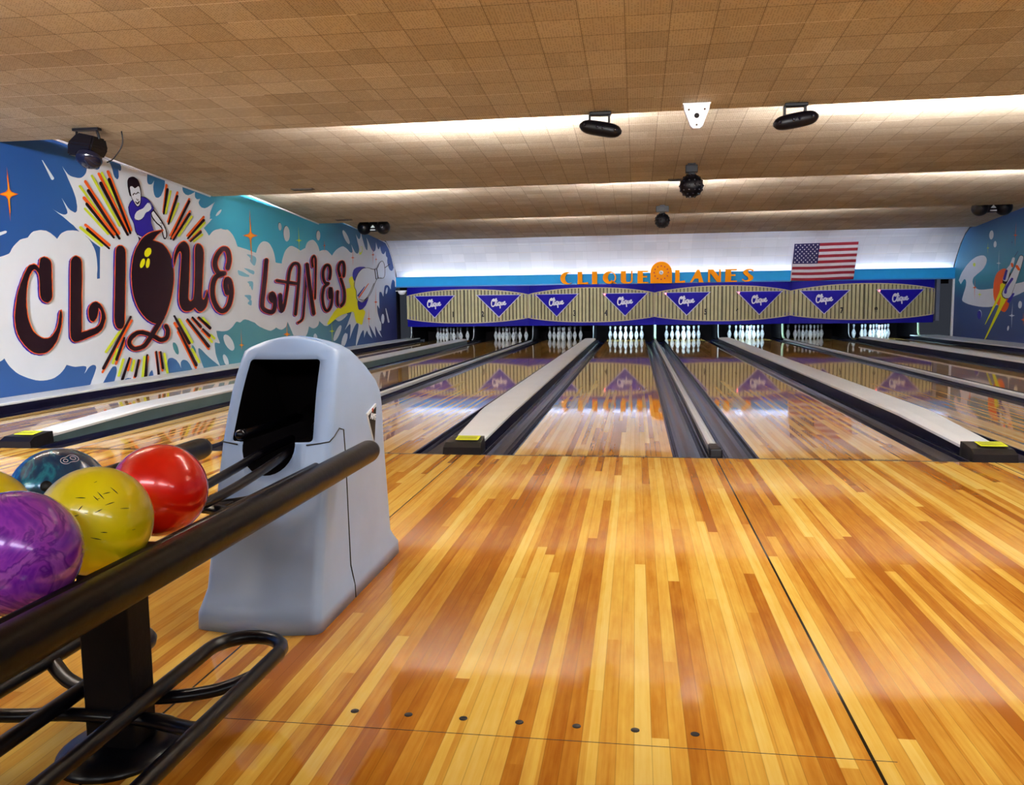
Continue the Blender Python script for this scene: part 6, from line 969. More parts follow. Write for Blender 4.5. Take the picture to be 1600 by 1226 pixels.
# ------------------------------------------------------------------ pin end: kickbacks and masks
KX = [(XL + .25, 0), ((LX[0] + LX[1]) / 2, 0), ((LX[1] + LX[2]) / 2, 0), ((LX[2] + LX[3]) / 2, 0), (0.0, 1), ((LX[4] + LX[5]) / 2, 0), ((LX[5] + LX[6]) / 2, 1), ((LX[6] + LX[7]) / 2, 0), (LX[7] + LH + GW + 0.1, 1)]
KL = ['at the far left end', 'between lanes 1 and 2', 'between lanes 2 and 3', 'between lanes 3 and 4', 'in the centre with a pale front edge', 'between lanes 5 and 6', 'between lanes 6 and 7', 'between lanes 7 and 8', 'at the far right end beside lane 8']
for (x, lit), lb in zip(KX, KL):
    t = thing('kickback', 'dark upright side board of the pin deck ' + lb, 'partition', (x, 0, 0), 'side boards of the pin decks')
    mb = MB(); mb.prism([(18.0, .03), (19.58, .03), (19.58, .845), (17.9, .845), (17.9, .3)], 'x', -.03, .03); mb.build('board', M_KICK, t)
    mb = MB(); pts = [(0, 17.88, .62), (0, 17.86, .35), (0, 17.84, .2), (0, 17.75, .1), (0, 17.6, .06)]
    mb.tube(smooth_path(pts, 4), 0.03 if lit else .012, 8, sx=.8 if lit else 1); mb.build('edge_guard', M_KLIT if lit else M_ALU, t)
b = MB(); b.box(XL + .3, XR - .3, 17.75, 20.25, 0.85, 0.9); b.box(XL + .3, XR - .3, 19.6, 19.7, -.1, .85)
tag(b.build('pit_curtain', M_PIT), 'black backing behind and above all the pins', 'curtain')

def script_paths():
    """the word Clique in a brush script, unit height about 1"""
    C_ = [(0.62, 1.28), (0.50, 1.36), (0.42, 1.22), (0.55, 1.05), (0.72, 1.12), (0.74, 1.34), (0.58, 1.46), (0.34, 1.36), (0.16, 1.0), (0.10, 0.55), (0.22, 0.12), (0.48, 0.02), (0.74, 0.2), (0.86, 0.42)]
    l_ = [(0.86, 0.42), (1.04, 0.9), (1.14, 1.35), (1.04, 1.5), (0.96, 1.2), (0.94, 0.5), (1.0, 0.1), (1.12, 0.1), (1.24, 0.4)]
    i_ = [(1.26, 0.66), (1.25, 0.2), (1.34, 0.08), (1.46, 0.3)]
    q1 = [(1.84, 0.66), (1.66, 0.72), (1.52, 0.5), (1.54, 0.18), (1.68, 0.06), (1.84, 0.26), (1.88, 0.68)]
    q2 = [(1.87, 0.66), (1.86, -0.1), (1.88, -0.5)]
    u_ = [(1.88, 0.1), (2.06, 0.4), (2.12, 0.66), (2.1, 0.2), (2.22, 0.08), (2.38, 0.26), (2.42, 0.66), (2.42, 0.2), (2.52, 0.1)]
    e_ = [(2.52, 0.12), (2.7, 0.34), (2.86, 0.54), (2.78, 0.7), (2.64, 0.5), (2.68, 0.14), (2.86, 0.06), (3.06, 0.24)]
    dot = [(1.28, 0.98), (1.3, 1.02)]
    return [C_, l_, i_, q1, q2, u_, e_, dot]
PAIR = [(-6.905, -3.475), (-3.445, -0.035), (-0.035 + .0, 3.475), (3.495, 7.06)]
PAIR = [(-6.905, -3.46), (-3.46, -0.035), (-0.035, 3.49), (3.49, 7.06)]
SX = [-6.03, -4.235, -2.645, -0.814, 0.805, 2.66, 4.29, 6.13]
NX = [-5.51, -4.685, -2.165, -1.32, 1.29, 2.10, 4.72, 5.554]
def bulge(u): return 17.27 - 0.30 * max(0.0, 1 - abs(u) ** 2.2)
for p, (x0, x1) in enumerate(PAIR):
    cx = (x0 + x1) / 2; hw = (x1 - x0) / 2 - 0.015
    lanes = (2 * p, 2 * p + 1)
    t = thing('masking_unit', 'tan fluted masking panel with indigo triangles, numbered %s and %s' % (LANE_NAMES[lanes[0]], LANE_NAMES[lanes[1]]), 'masking unit', (cx, 0, 0), 'masking units above the pins')
    ztop = lambda u: 1.475 - 0.15 * abs(u) ** 2.2
    zbot = lambda u: 0.545 + 0.12 * abs(u) ** 2.2
    # blue housing
    mb = MB(); n = 24
    for zz in ((1.24, 1.555, 1), (0.455, 0.74, 0)):
        rings = []
        for k in range(n + 1):
            u = -1 + 2 * k / n; xx = u * (hw + .012); yf = bulge(u) + 0.035 if True else 0
            rings.append([(xx, yf, zz[0]), (xx, yf, zz[1]), (xx, 17.6, zz[1]), (xx, 17.6, zz[0])])
        mb.loft(rings, smooth=False)
    mb.box(-hw, hw, 17.33, 17.6, .6, 1.4)
    mb.build('housing', M_BLUE, t)
    for side in (-1, 1):
        mb = MB(); m = 18
        cols = []
        a0, a1 = (-1.0, -0.004) if side < 0 else (0.004, 1.0)
        pitch = (a1 - a0) / m
        for k in range(m):
            ua = a0 + pitch * k
            for du, dp in ((0.0, 0.0), (0.66, 0.0), (0.72, 0.032), (0.94, 0.032)):
                u = ua + du * pitch; cols.append((u, dp))
        cols.append((a1, 0.0))
        def colring(u, dp):
            y = bulge(u) - 0.0 + dp; xx = u * hw; zt, zb = ztop(u) - .02, zbot(u) + .02
            if dp > 0: zt -= .014; zb += .014
            return (xx, y, zb), (xx, y, zt), (xx, y + .05 - dp, zt), (xx, y + .05 - dp, zb)
        R = [[mb.bm.verts.new(q) for q in colring(*c)] for c in cols]
        for (ca, A), (cb, B_) in zip(zip(cols, R), zip(cols[1:], R[1:])):
            g = 1 if (ca[1] > 0 and cb[1] > 0) else 0
            for i in range(4): mb._f([A[i], A[(i+1) % 4], B_[(i+1) % 4], B_[i]], False, g if i == 0 else 0)
        mb._f(R[0][::-1]); mb._f(R[-1])
        mb.build('fluted_panel', [M_TAN, M_GROOVE], t)
    # frame moulding round the lens outline
    mb = MB(); pts = []
    N_ = 30
    for k in range(N_ + 1): u = -1 + 2 * k / N_; pts.append((u * hw, bulge(u) - .004, ztop(u) - .008))
    for k in range(N_ + 1): u = 1 - 2 * k / N_; pts.append((u * hw, bulge(u) - .004, zbot(u) + .008))
    mb.tube(pts, 0.013, 6, closed=True); mb.build('edge_moulding', M_TANR, t)
    mb = MB(); mb.box(-.008, .008, bulge(0) - .004, bulge(0) + .03, zbot(0) + .01, ztop(0) - .01); mb.build('centre_joint', M_INK, t)
    for ln in lanes:
        xx = SX[ln] - cx; u = xx / hw; y = bulge(u)
        tilt = math.atan2(bulge(u + .05) - bulge(u - .05), 0.1 * hw)
        hwid, zt, zb = 0.62, 1.315, 0.69
        yo = y - 0.13 if abs(u) > .2 else y - .05
        yo = min(bulge(u - hwid / hw * .97), bulge(u + hwid / hw * .97) if abs(u + hwid / hw) < 1 else 99, y) - 0.035
        yo = y - 0.075
        sg = MB(); tri = [(-hwid, zt), (hwid, zt), (0, zb)]
        sg.prism(tri, 'y', -.012, .012, 1)
        f = 0.935; cz = (2 * zt + zb) / 3
        sg.prism([(a * f, cz + (c_ - cz) * f) for a, c_ in tri], 'y', -.018, -.01, 0)
        so = sg.build('triangle_sign', [M_SIGN, M_SIGNE], t, loc=(xx, yo, 0)); so.rotation_euler.z = tilt
        lt = MB(); k = 0.134
        sl = 0.12
        ps = [[((a - 1.6) * k, (c_ + .12) * k + (a - 1.6) * k * sl + 1.0) for a, c_ in q] for q in script_paths()]
        strokes_mesh(lt, ps, 0.03, -.023, -.018)
        lt.build('script_lettering', M_WHITE, so)
        if LANE_NAMES[ln] in '4568':
            il = MB(); il.sphere((-hwid + .07, -.03, zt - .035), .022, seg=12, ring=8); il.build('indicator_lamp', M_IND, so)
        num = text_obj('number', LANE_NAMES[ln], 0.2, M_INK, t, (NX[ln] - cx, bulge((NX[ln] - cx) / hw) - 0.026, 0.785), (PI/2, 0, math.atan2(bulge((NX[ln] - cx) / hw + .05) - bulge((NX[ln] - cx) / hw - .05), .1 * hw)), ext=0.006, sx=.72, bold=.009)
b = MB(); b.box(7.07, 7.16, 17.2, 17.6, .5, 1.55); tag(b.build('end_post', mat('post_grey', '4c5468', .5)), 'dark grey end post closing the right side of the masking units', 'post')

# ------------------------------------------------------------------ the sign standing on the masks
def sign_letter(ch, x0, x1, z0, z1, label):
    w, h = x1 - x0, z1 - z0; mb = MB(); y0, y1 = -.045, .045
    S = lambda pts: [(x0 + a * w, z0 + c * h) for a, c in pts]
    def pz(pts): mb.prism(S(pts), 'y', y0, y1, 0)
    def arc(cx, cy, rx, ry, a0, a1, n=18): return [(cx + rx * math.cos(math.radians(a0 + (a1 - a0) * k / n)), cy + ry * math.sin(math.radians(a0 + (a1 - a0) * k / n))) for k in range(n + 1)]
    if ch == 'C': pz(arc(.56, .5, .56, .5, 48, 312) + arc(.72, .5, .32, .41, 300, 60))
    if ch == 'L': pz([(0, 0), (1, 0), (1, .13), (.97, .17), (.48, .12), (.44, .16), (.44, .97), (.4, 1), (0, 1)])
    if ch == 'I': pz([(0.02, 0), (.98, 0), (.98, 1), (.02, 1)])
    if ch == 'Q':
        pz(arc(.5, .5, .5, .5, 1, 359, 28) + arc(.64, .5, .26, .38, 359, 1, 22)); pz([(.5, .16), (.66, .3), (1.04, .04), (.9, .0)])
    if ch == 'U': pz([(0, 1), (0, .2), (.08, .06), (.3, 0), (.75, 0), (.95, .1), (1, .25), (1, 1), (.86, 1), (.86, .25), (.78, .13), (.55, .11), (.44, .2), (.44, 1)])
    if ch == 'E': pz([(0, 0), (1, 0), (1, .1), (.5, .1), (.5, .46), (.88, .46), (.88, .58), (.5, .58), (.5, .88), (1, .88), (1, 1), (0, 1)])
    if ch == 'A': pz([(0, 0), (.14, 0), (.36, .3), (.62, .3), (.66, 0), (1, 0), (.7, 1), (.52, 1)])
    if ch == 'A': pass
    if ch == 'N': pz([(0, 0), (.16, 0), (.16, .72), (.72, 0), (1, 0), (1, 1), (.86, 1), (.86, .42), (.4, 1), (0, 1)])
    if ch == 'S': pz([(.02, .12), (.3, .0), (.62, .02), (.92, .14), (1.0, .3), (.9, .44), (.56, .66), (.5, .8), (.62, .9), (.8, .88), (1.0, .76), (.98, .92), (.7, 1.0), (.4, .98), (.14, .86), (.08, .7), (.2, .54), (.5, .36), (.58, .2), (.44, .1), (.2, .12), (.04, .26)])
    for f in mb.bm.faces:
        pass
    o = mb.build('sign_letter', [M_OR, M_ORS], loc=(0, 17.08, 0))
    for f in o.data.polygons:
        if abs(f.normal.y) < 0.5: f.material_index = 1
    tag(o, label, 'sign letter', 'orange raised sign letters'); return o
LET = [('C', -2.552, -2.221, 'first letter of the sign'), ('L', -2.085, -1.799, 'second letter of the left word'), ('I', -1.701, -1.555, 'third letter of the left word'), ('Q', -1.409, -1.054, 'fourth letter of the left word'),
       ('U', -0.931, -0.614, 'fifth letter of the left word'), ('E', -0.488, -0.201, 'just left of the round-topped dial'), ('L', 0.501, 0.759, 'just right of the round-topped dial'), ('A', 0.883, 1.235, 'second letter of the right word'),
       ('N', 1.351, 1.68, 'third letter of the right word'), ('E', 1.795, 2.09, 'fourth letter of the right word'), ('S', 2.222, 2.513, 'last letter of the sign')]
for ch, a, c, lb in LET: sign_letter(ch, a, c, 1.565, 1.90, 'orange raised letter %s standing on the masks, %s' % (ch, lb))
t = thing('dial_sign', 'orange round-topped dial sign with a small white clock, between the two orange words', 'sign', (0.134, 17.06, 1.56))
mb = MB(); r = .281
mb.prism([(-r, 0), (r, 0)] + [(r * math.cos(a), .285 + r * math.sin(a)) for a in [PI * k / 24 for k in range(25)]], 'y', -.05, .05); mb.build('backboard', M_OR, t)
mb = MB()
for k in range(12):
    a = 2 * PI * k / 12; mb.prism([(.185 * math.cos(a) + .02 * math.cos(s), .275 + .175 * math.sin(a) + .02 * math.sin(s)) for s in [2*PI*j/8 for j in range(8)]], 'y', -.062, -.045)
mb.build('hour_mark', M_RED, t)
mb = MB(); mb.lathe([(.0001, 0), (.052, 0), (.056, .02), (.05, .03), (.0001, .03)], n=20, axis='y'); ck = mb.build('clock_face', M_WHITE, t, loc=(0, -.05, .275))
mb = MB(); mb.prism([(-.012, .0), (.0, -.008), (.028, -.022), (.004, .006)], 'y', -.045, -.031); mb.prism([(-.005, -.003), (.005, -.003), (-.02, .036), (-.028, .034)], 'y', -.045, -.031); mb.build('hand', M_INK, ck)

# ------------------------------------------------------------------ flag
t = thing('wall_flag', 'red, white and blue stars and stripes flag hung high on the rear cove', 'flag', (3.46, 0, 0))
FW, FH = 1.555, .93
def flag_pt(u, v, off=0.0):
    x = u * FW + .012 * v; z = 2.49 - v * .915 - .012 * math.sin(u * 5) * v + .022 * u * (1 - v)
    y = 16.70 + v * .43 + .012 * math.sin(u * 17 + v * 4) * (0.4 + v) + .006 * math.sin(u * 31 - v * 9) - off
    return (x, y, z)
M_FR = mat('flag_red', 'a01c34', 0.7, noise=0.12, nscale=12); M_FW = mat('flag_white', 'e6e2ea', 0.7, noise=0.06, nscale=12); M_FB = mat('flag_blue', '241e5c', 0.7, noise=0.1, nscale=12)
mb = MB(); NU = 48
grid = [[mb.bm.verts.new(flag_pt(i / NU, j / 26)) for i in range(NU + 1)] for j in range(27)]
for j in range(26):
    for i in range(NU): mb._f([grid[j][i], grid[j][i+1], grid[j+1][i+1], grid[j+1][i]], True, (j // 2) % 2)
cloth = mb.build('striped_cloth', [M_FR, M_FW], t); cloth.modifiers.new('s', 'SOLIDIFY').thickness = .003
mb = MB(); grid = [[mb.bm.verts.new(flag_pt(.4 * i / 18, 7 / 13 * j / 14, .004)) for i in range(19)] for j in range(15)]
for j in range(14):
    for i in range(18): mb._f([grid[j][i], grid[j][i+1], grid[j+1][i+1], grid[j+1][i]], True)
mb.build('canton', M_FB, t)
mb = MB()
for rr in range(9):
    for cc in range(6 if rr % 2 == 0 else 5):
        u = .4 * ((cc + .5 + (.5 if rr % 2 else 0)) / 6); v = 7 / 13 * (rr + .8) / 9.6
        pts = []
        for k in range(10):
            a = PI / 2 + k * PI / 5; r_ = .024 if k % 2 == 0 else .0105
            pts.append(flag_pt(u + r_ * math.cos(a) / FW, v - r_ * math.sin(a) / FH, .0075))
        vs = [mb.bm.verts.new(p) for p in pts]; c0 = mb.bm.verts.new(flag_pt(u, v, .0078))
        for k in range(10): mb._f([c0, vs[k], vs[(k+1) % 10]])
mb.build('white_stars', M_FW, t)
mb = MB(); mb.tube([flag_pt(-.006, v / 8, .003) for v in range(9)], .011, 8); mb.build('header_band', M_FW, t)

# ------------------------------------------------------------------ ball return hood
HC = (-1.705, -2.7, 0)
t = thing('ball_return_hood', 'light grey moulded ball return hood with a dark open mouth, standing on the approach', 'ball return', HC)
LV = [(0, -3.15, -2.24, .208), (.05, -3.148, -2.245, .207), (.085, -3.125, -2.285, .2), (.115, -3.105, -2.31, .195), (.3, -3.05, -2.335, .194), (.45, -3.005, -2.352, .192), (.57, -2.965, -2.36, .191),
      (.64, -2.935, -2.362, .19), (.69, -2.915, -2.375, .188), (.735, -2.895, -2.42, .186), (.79, -2.865, -2.51, .182), (.84, -2.835, -2.61, .177), (.868, -2.818, -2.67, .172)]
def hood_ring(z, yf, yb, hw, arch=0.0, inset=0.0):
    hw -= inset; yf += inset; yb -= inset; r = .032; pts = []
    yf -= HC[1]; yb -= HC[1]
    for cx, cy, a0 in ((-hw + r, yf + r, 180), (hw - r, yf + r, 270), (hw - r, yb - r, 0), (-hw + r, yb - r, 90)):
        for k in range(5):
            a = math.radians(a0 + 90 * k / 4); pts.append([cx + r * math.cos(a), cy + r * math.sin(a)])
        if a0 == 180:
            for k in range(1, 8):
                u = k / 8; pts.append([-(hw - r) + 2 * (hw - r) * u, yf - .022 * math.sin(PI * u)])
        if a0 == 0:
            for k in range(1, 8):
                u = k / 8; pts.append([(hw - r) - 2 * (hw - r) * u, yb])
    return [(x, y, z + arch * (1 - (x / max(hw, .01)) ** 2)) for x, y in pts]
mb = MB()
rings = [hood_ring(*l) for l in LV] + [hood_ring(.874, -2.812, -2.685, .170, .036, .006), hood_ring(.877, -2.812, -2.70, .170, .038, .016), hood_ring(.879, -2.80, -2.72, .16, .040, .03)]
mb.loft(rings, smooth=True)
hood = mb.build('shell', [M_HOOD, M_PIT], t)
cm = MB()
cm.loft([[(-.146, -.45, .578), (.135, -.45, .578), (.122, -.45, .842), (-.128, -.45, .842)], [(-.146, .2, .578), (.135, .2, .578), (.122, .0, .842), (-.128, .0, .842)]], smooth=False)
es = [e for e in cm.bm.edges if abs(e.verts[0].co.y - e.verts[1].co.y) > .3]
bmesh.ops.bevel(cm.bm, geom=es, offset=.012, segments=3, affect='EDGES', profile=.5)
cut1 = cm.build('cutter', [M_HOOD, M_PIT])
cm = MB(); cm.lathe([(.0001, -.4), (.092, -.4), (.092, .4), (.0001, .4)], axis='y', n=32); cm.xform(Matrix.Translation((-.012, -.1, .566)))
cut2 = cm.build('cutter', [M_HOOD, M_PIT])
for c in (cut1, cut2):
    for f in c.data.polygons: f.material_index = 1
    c.location = HC
bpy.context.view_layer.update()
for c in (cut1, cut2):
    md = hood.modifiers.new('b', 'BOOLEAN'); md.operation = 'DIFFERENCE'; md.object = c; md.solver = 'EXACT'
bpy.context.view_layer.update()
me = bpy.data.meshes.new_from_object(hood.evaluated_get(bpy.context.evaluated_depsgraph_get()))
hood.modifiers.clear(); hood.data = me; me.name = 'shell'
for c in (cut1, cut2): bpy.data.objects.remove(c)
# seams of the lift-off front panel
def hood_side(z, side=1, dy=0.0):
    for a, c in zip(LV, LV[1:]):
        if a[0] <= z <= c[0]:
            f = (z - a[0]) / (c[0] - a[0]); return [a[i] + (c[i] - a[i]) * f for i in range(4)]
mb = MB()
l = hood_side(.57)
pts = [(-.191 - .0005, -2.93 - HC[1], .578), (-.188, -2.955 - HC[1], .575), (-.16, -2.967 - HC[1] + .0, .573), (-.12, -2.981 - HC[1], .57)]
mb.tube(pts, .0022, 6)
pts = [(.118, -2.981 - HC[1], .57), (.16, -2.967 - HC[1], .574), (.188, -2.955 - HC[1], .578), (.1915, -2.92 - HC[1], .59), (.1915, -2.87 - HC[1], .61), (.1918, -2.83 - HC[1], .6), (.192, -2.82 - HC[1], .5), (.1945, -2.82 - HC[1], .3), (.196, -2.815 - HC[1], .12), (.2075, -2.81 - HC[1], .045), (.2085, -2.81 - HC[1], 0.002)]
mb.tube(pts, .0022, 6); mb.build('panel_seam', M_INK, t)
mb = MB(); tri = [(.12, .625), (.235, .645), (.2, .515), (.188, .505)]
tri = [(.115, .622), (.225, .648), (.188, .50)]
mb.prism(tri, 'x', .188, .196, 0); c0 = (sum(p[0] for p in tri) / 3, sum(p[1] for p in tri) / 3)
mb.prism([(c0[0] + (a - c0[0]) * .86, c0[1] + (c - c0[1]) * .86 - .004) for a, c in tri], 'x', .196, .1975, 1)
mb.prism([(.165, .634), (.18, .637), (.174, .618)], 'x', .1975, .199, 2)
bd = mb.build('badge', [M_ALU, M_INK, M_RED], t); bd['label'] = 'inverted triangle badge with white letters'
bt = text_obj('badge_lettering', 'AMF', .034, M_WHITE, bd, (.1995, .173, .603), (PI/2, 0, PI/2), ext=.0008, bold=.0004); bt.rotation_euler = (PI/2, 0.22, PI/2)
# short guide rods inside the mouth
for x, y0 in ((-.105, -2.985), (.085, -2.80)):
    mb = MB(); mb.tube([(x, y0 - HC[1], .603), (x, -2.5 - HC[1], .603)], .014, 10); mb.sphere((x, y0 - HC[1], .603), .0185, seg=16, ring=10); mb.build('guide_rod', M_RACK, t)

# ------------------------------------------------------------------ ball rack
t = thing('ball_rack', 'black tubular steel ball rack on a pedestal before the grey hood', 'ball rack', (-1.705, -3.84, 0))
def rl(y): return y + 3.84
for s in (-1, 1):
    mb = MB(); x = s * .30
    mb.tube([(x, rl(-5.1), .538), (x, rl(-5.06), .538), (x, rl(-2.9), .538), (x, rl(-2.875), .538), (x, rl(-2.86), .538)], [.037, .037, .037, .033, .02], 24); mb.build('bumper_tube', M_BUMP, t)
    mb = MB(); mb.tube([(s * .205, rl(-5.05), .526), (s * .205, rl(-3.12), .526), (s * .205, rl(-3.105), .526)], [.0145, .0145, .009], 14); mb.build('side_rod', M_RACK, t)
    mb = MB(); mb.tube(smooth_path([(s * .05, rl(-5.0), .5), (s * .05, rl(-4.2), .5), (s * .05, rl(-3.5), .502), (s * .048, rl(-3.2), .518), (s * .045, rl(-2.95), .54), (s * .045, rl(-2.72), .548)], 4), .014, 14); mb.build('centre_rod', M_RACK, t)
def brace(y):
    mb = MB()
    for s in (-1, 1):
        for e in (-1, 1):
            p = smooth_path([(s * .29, y + e * .15, .53), (s * .2, y + e * .14, .497), (s * .1, y + e * .07, .476), (s * .03, y + e * .025, .472), (0, y + e * .02, .472)], 4)
            mb.tube(p, .013, 8, sx=1.6)
    mb.box(-.07, .07, y - .04, y + .04, .462, .482, bev=.004)
    mb.build('cross_brace', M_RACK, t)
brace(rl(-3.42)); brace(rl(-4.5))
mb = MB(); mb.box(-.06, .06, -.045, .045, .012, .47, bev=.006); mb.build('pedestal', M_BLKR, t)
mb = MB(); mb.box(-.2, .2, -.05, .05, .455, .483, bev=.006); mb.build('top_bracket', M_RACK, t)
mb = MB()
def el(rx, ry, z, n=40): return [(rx * math.cos(2*PI*k/n), ry * math.sin(2*PI*k/n), z) for k in range(n)]
mb.loft([el(.135, .15, 0), el(.135, .15, .008), el(.12, .135, .018), el(.075, .085, .026)], smooth=True); mb.build('floor_plate', M_RACK, t)
for s in (-1, 1):
    mb = MB(); cx = s * .185; r_ = .095; y0, y1 = rl(-4.55), rl(-3.60)
    pts = [(cx + r_ * math.cos(PI * k / 10), y1 + r_ * math.sin(PI * k / 10) * 1.0, .14) for k in range(11)] + [(cx - r_ + .0, yy, .14) for yy in (y1 - .3, y1 - .6)] + [(cx + r_ * math.cos(PI + PI * k / 10), y0 + r_ * math.sin(PI + PI * k / 10), .14) for k in range(11)] + [(cx + r_, yy, .14) for yy in (y0 + .3, y0 + .6)]
    mb.tube(pts, .0185, 16, closed=True); mb.build('lower_loop', M_RACK, t)
for e in (-1, 1):
    mb = MB()
    p = smooth_path([(-.28, e * .14, .135), (-.2, e * .09, .112), (-.1, e * .055, .104), (0, e * .048, .102), (.1, e * .055, .104), (.2, e * .09, .112), (.28, e * .14, .135)], 4)
    mb.tube(p, .014, 8, sx=1.5); mb.build('lower_brace', M_RACK, t)

# ------------------------------------------------------------------ bowling balls
def swirl(name, stops, sc, dist, rough, metal=0.0, coat=0.7):
    g = NG(name); tc = g.n('ShaderNodeTexCoord')
    o = g.n('ShaderNodeTexNoise'); g.l(tc.outputs['Object'], o.inputs['Vector']); o.inputs['Scale'].default_value = sc; o.inputs['Detail'].default_value = 3
    o.inputs['Distortion'].default_value = dist
    g.l(g.ramp(o.outputs['Fac'], stops), g.b.inputs['Base Color']); g.b.inputs['Roughness'].default_value = rough
    g.b.inputs['Metallic'].default_value = metal; g.b.inputs['Coat Weight'].default_value = coat; g.b.inputs['Coat Roughness'].default_value = 0.06
    return g.m
M_PUR = swirl('ball_purple', [(.25, '5c1a92'), (.40, '8a2ac0'), (.5, 'a840cc'), (.56, '7420a4'), (.63, 'b85cd6'), (.8, '9034c4')], 9, 2.6, .22, .1)
M_YEL = swirl('ball_yellow', [(.3, 'e4cc06'), (.5, 'fce608'), (.7, 'fff01c')], 5, .6, .28, .0)
M_REDB = swirl('ball_red', [(.3, 'dc1204'), (.55, 'f41c08'), (.75, 'fc3410')], 4, .6, .24, .08)
M_BLB = swirl('ball_blue', [(.3, '0c3460'), (.5, '124c74'), (.58, '2288a4'), (.66, '14507c'), (.8, '0e3868')], 7, 3.0, .2, .2)
M_HOLE = mat('finger_hole', '08060a', .6)
def ball(loc, m, label, holes, R=.1085, rot=(0, 0, 0)):
    o_ = thing('bowling_ball', label, 'bowling ball', loc, 'bowling balls on the rack')
    mb = MB(); mb.sphere((0, 0, 0), R, seg=64, ring=40); mb.build('shell', m, o_)
    for h in holes:
        d = Vector(h).normalized(); q = d.to_track_quat('Z', 'Y').to_matrix().to_4x4()
        mb = MB(); mb.lathe([(.0001, -.02), (.0125, -.02), (.0125, R - .0004), (.0001, R + .0004)], n=20, mat4=q); mb.build('finger_hole', M_HOLE, o_)
    return o_
ball((-1.6, -4.25, .594), M_PUR, 'marbled purple bowling ball at the lower left, nearest the camera', [(-.9, .1, -.2)])
yb_ = ball((-1.6, -4.03, .594), M_YEL, 'scratched yellow bowling ball between the purple ball and the red ball', [(-.8, .6, -.2)])
ball((-1.635, -3.745, .592), M_REDB, 'glossy red bowling ball, nearest the grey hood', [(-.5, .8, -.3)])
bb = ball((-1.865, -3.785, .586), M_BLB, 'dark blue marbled bowling ball marked with an 8, behind the yellow ball', [(.364, -.853, .373)])
ball((-1.87, -4.03, .586), M_YEL, 'yellow bowling ball behind the purple ball, cut off by the left edge', [(-.8, -.2, .4)])
# the outlined 8
d = Vector((.49, -.274, .828)).normalized(); qm = d.to_track_quat('Z', 'Y').to_matrix().to_4x4() @ Matrix.Rotation(math.radians(105), 4, 'Z')
mb = MB()
def on_ball(x, y, R=.1087):
    v = Vector((x, y, math.sqrt(R * R - x * x - y * y))); return qm @ v
for cx, r_o in ((.0, .0),):
    for (cy, ro, ri) in ((.0088, .0105, .0048), (-.0100, .0122, .0060)):
        mb.tube([on_ball(ri * math.cos(2*PI*k/20), cy + ri * math.sin(2*PI*k/20)) for k in range(20)], .0006, 6, closed=True)
    out = []
    for k in range(25): a = math.radians(-30 + 240 * k / 24); out.append((.0105 * math.cos(a), .0088 + .0105 * math.sin(a)))
    for k in range(25): a = math.radians(148 + 244 * k / 24); out.append((.0122 * math.cos(a), -.0100 + .0122 * math.sin(a)))
    mb.tube([on_ball(*p) for p in out], .0006, 6, closed=True)
mb.build('number', M_WHITE, bb)
# scratches on the near yellow ball
mb = MB(); sr = random.Random(3)
for k in range(16):
    d = Vector((.2 + sr.uniform(-.1, .75), -.75 + sr.uniform(-.25, .5), .45 + sr.uniform(-.6, .5))).normalized(); tv = d.cross(Vector((sr.uniform(-1, 1), sr.uniform(-1, 1), 1))).normalized()
    L = sr.uniform(.006, .02); pts = [(d * .1087 + tv * L * (j / 4 - .5)).normalized() * .1086 for j in range(5)]
    mb = MB(); mb.tube(pts, [.0002, .0008, .0009, .0006, .0002] if L > .009 else [.0002, .0004, .0005, .0003, .0002], 5); mb.build('scratch', M_HOLE, yb_)

# ------------------------------------------------------------------ light tubes hidden behind the ceiling steps
def tube_light(x0, x1, y, m, label, z=2.9):
    t_ = thing('fluorescent_tube', label, 'ceiling light', ((x0 + x1) / 2, y, z), 'fluorescent tubes behind the ceiling steps')
    L = (x1 - x0) / 2
    mb = MB(); mb.tube([(-L + .03, 0, 0), (L - .03, 0, 0)], .019, 12); mb.build('glass_tube', m, t_)
    mb = MB(); mb.box(-L, L, -.07, -.05, -.03, .05); mb.box(-L, -L + .03, -.06, .022, -.022, .022); mb.box(L - .03, L, -.06, .022, -.022, .022); mb.build('batten', M_CREAM, t_)
STEP = [('first', 2.58, [(-3.15, -1.0), (1.5, 3.9)]), ('second', 7.09, [(-6.2, -3.8), (-1.3, 1.2), (3.7, 6.1)]), ('third', 11.6, [(-3.45, -1.1), (1.6, 4.0)])]
for nm, e, xs in STEP:
    for k, (a, c) in enumerate(xs):
        tube_light(a, c, e + .105, M_TUBE, 'lit fluorescent tube behind the %s ceiling step from the front, %s' % (nm, ['leftmost', 'next along', 'rightmost'][k]), 2.935)
for k, (a, c) in enumerate([(-6.6, -4.2), (-3.9, -1.5), (-1.2, 1.2), (1.5, 3.9), (4.3, 6.7)]):
    tube_light(a, c, 16.05 + .09, M_TUBE2, 'lit fluorescent tube behind the step before the white cove, %s from the left' % ['first', 'second', 'third', 'fourth', 'fifth'][k], 2.825)
for k in range(6):
    a = -7.0 + k * 2.42
    tube_light(a, a + 2.36, 17.325, M_TUBE4, 'lit tube lying behind the cyan band under the white cove, %s from the left' % ['first', 'second', 'third', 'fourth', 'fifth', 'sixth'][k], 1.72)
for k, (a, c) in enumerate([(-5.6, -3.2), (-1.2, 1.2), (3.0, 5.4)]):
    tube_light(a, c, -1.93 + .105, M_TUBE3, 'lit fluorescent tube above the approach, %s of three' % ['left', 'middle', 'right'][k], 2.935)

# ------------------------------------------------------------------ things on the ceiling
def bracket(mb, z0, z1, w=.05):
    mb.box(-w, w, -.03, .03, z0 - .012, z0)
def zc(y):
    for e in reversed(EDGES):
        if y > e: return ZHI - (y - e) * (ZHI - ZLO) / 4.51 if e < 16 else 2.85
    return 2.9
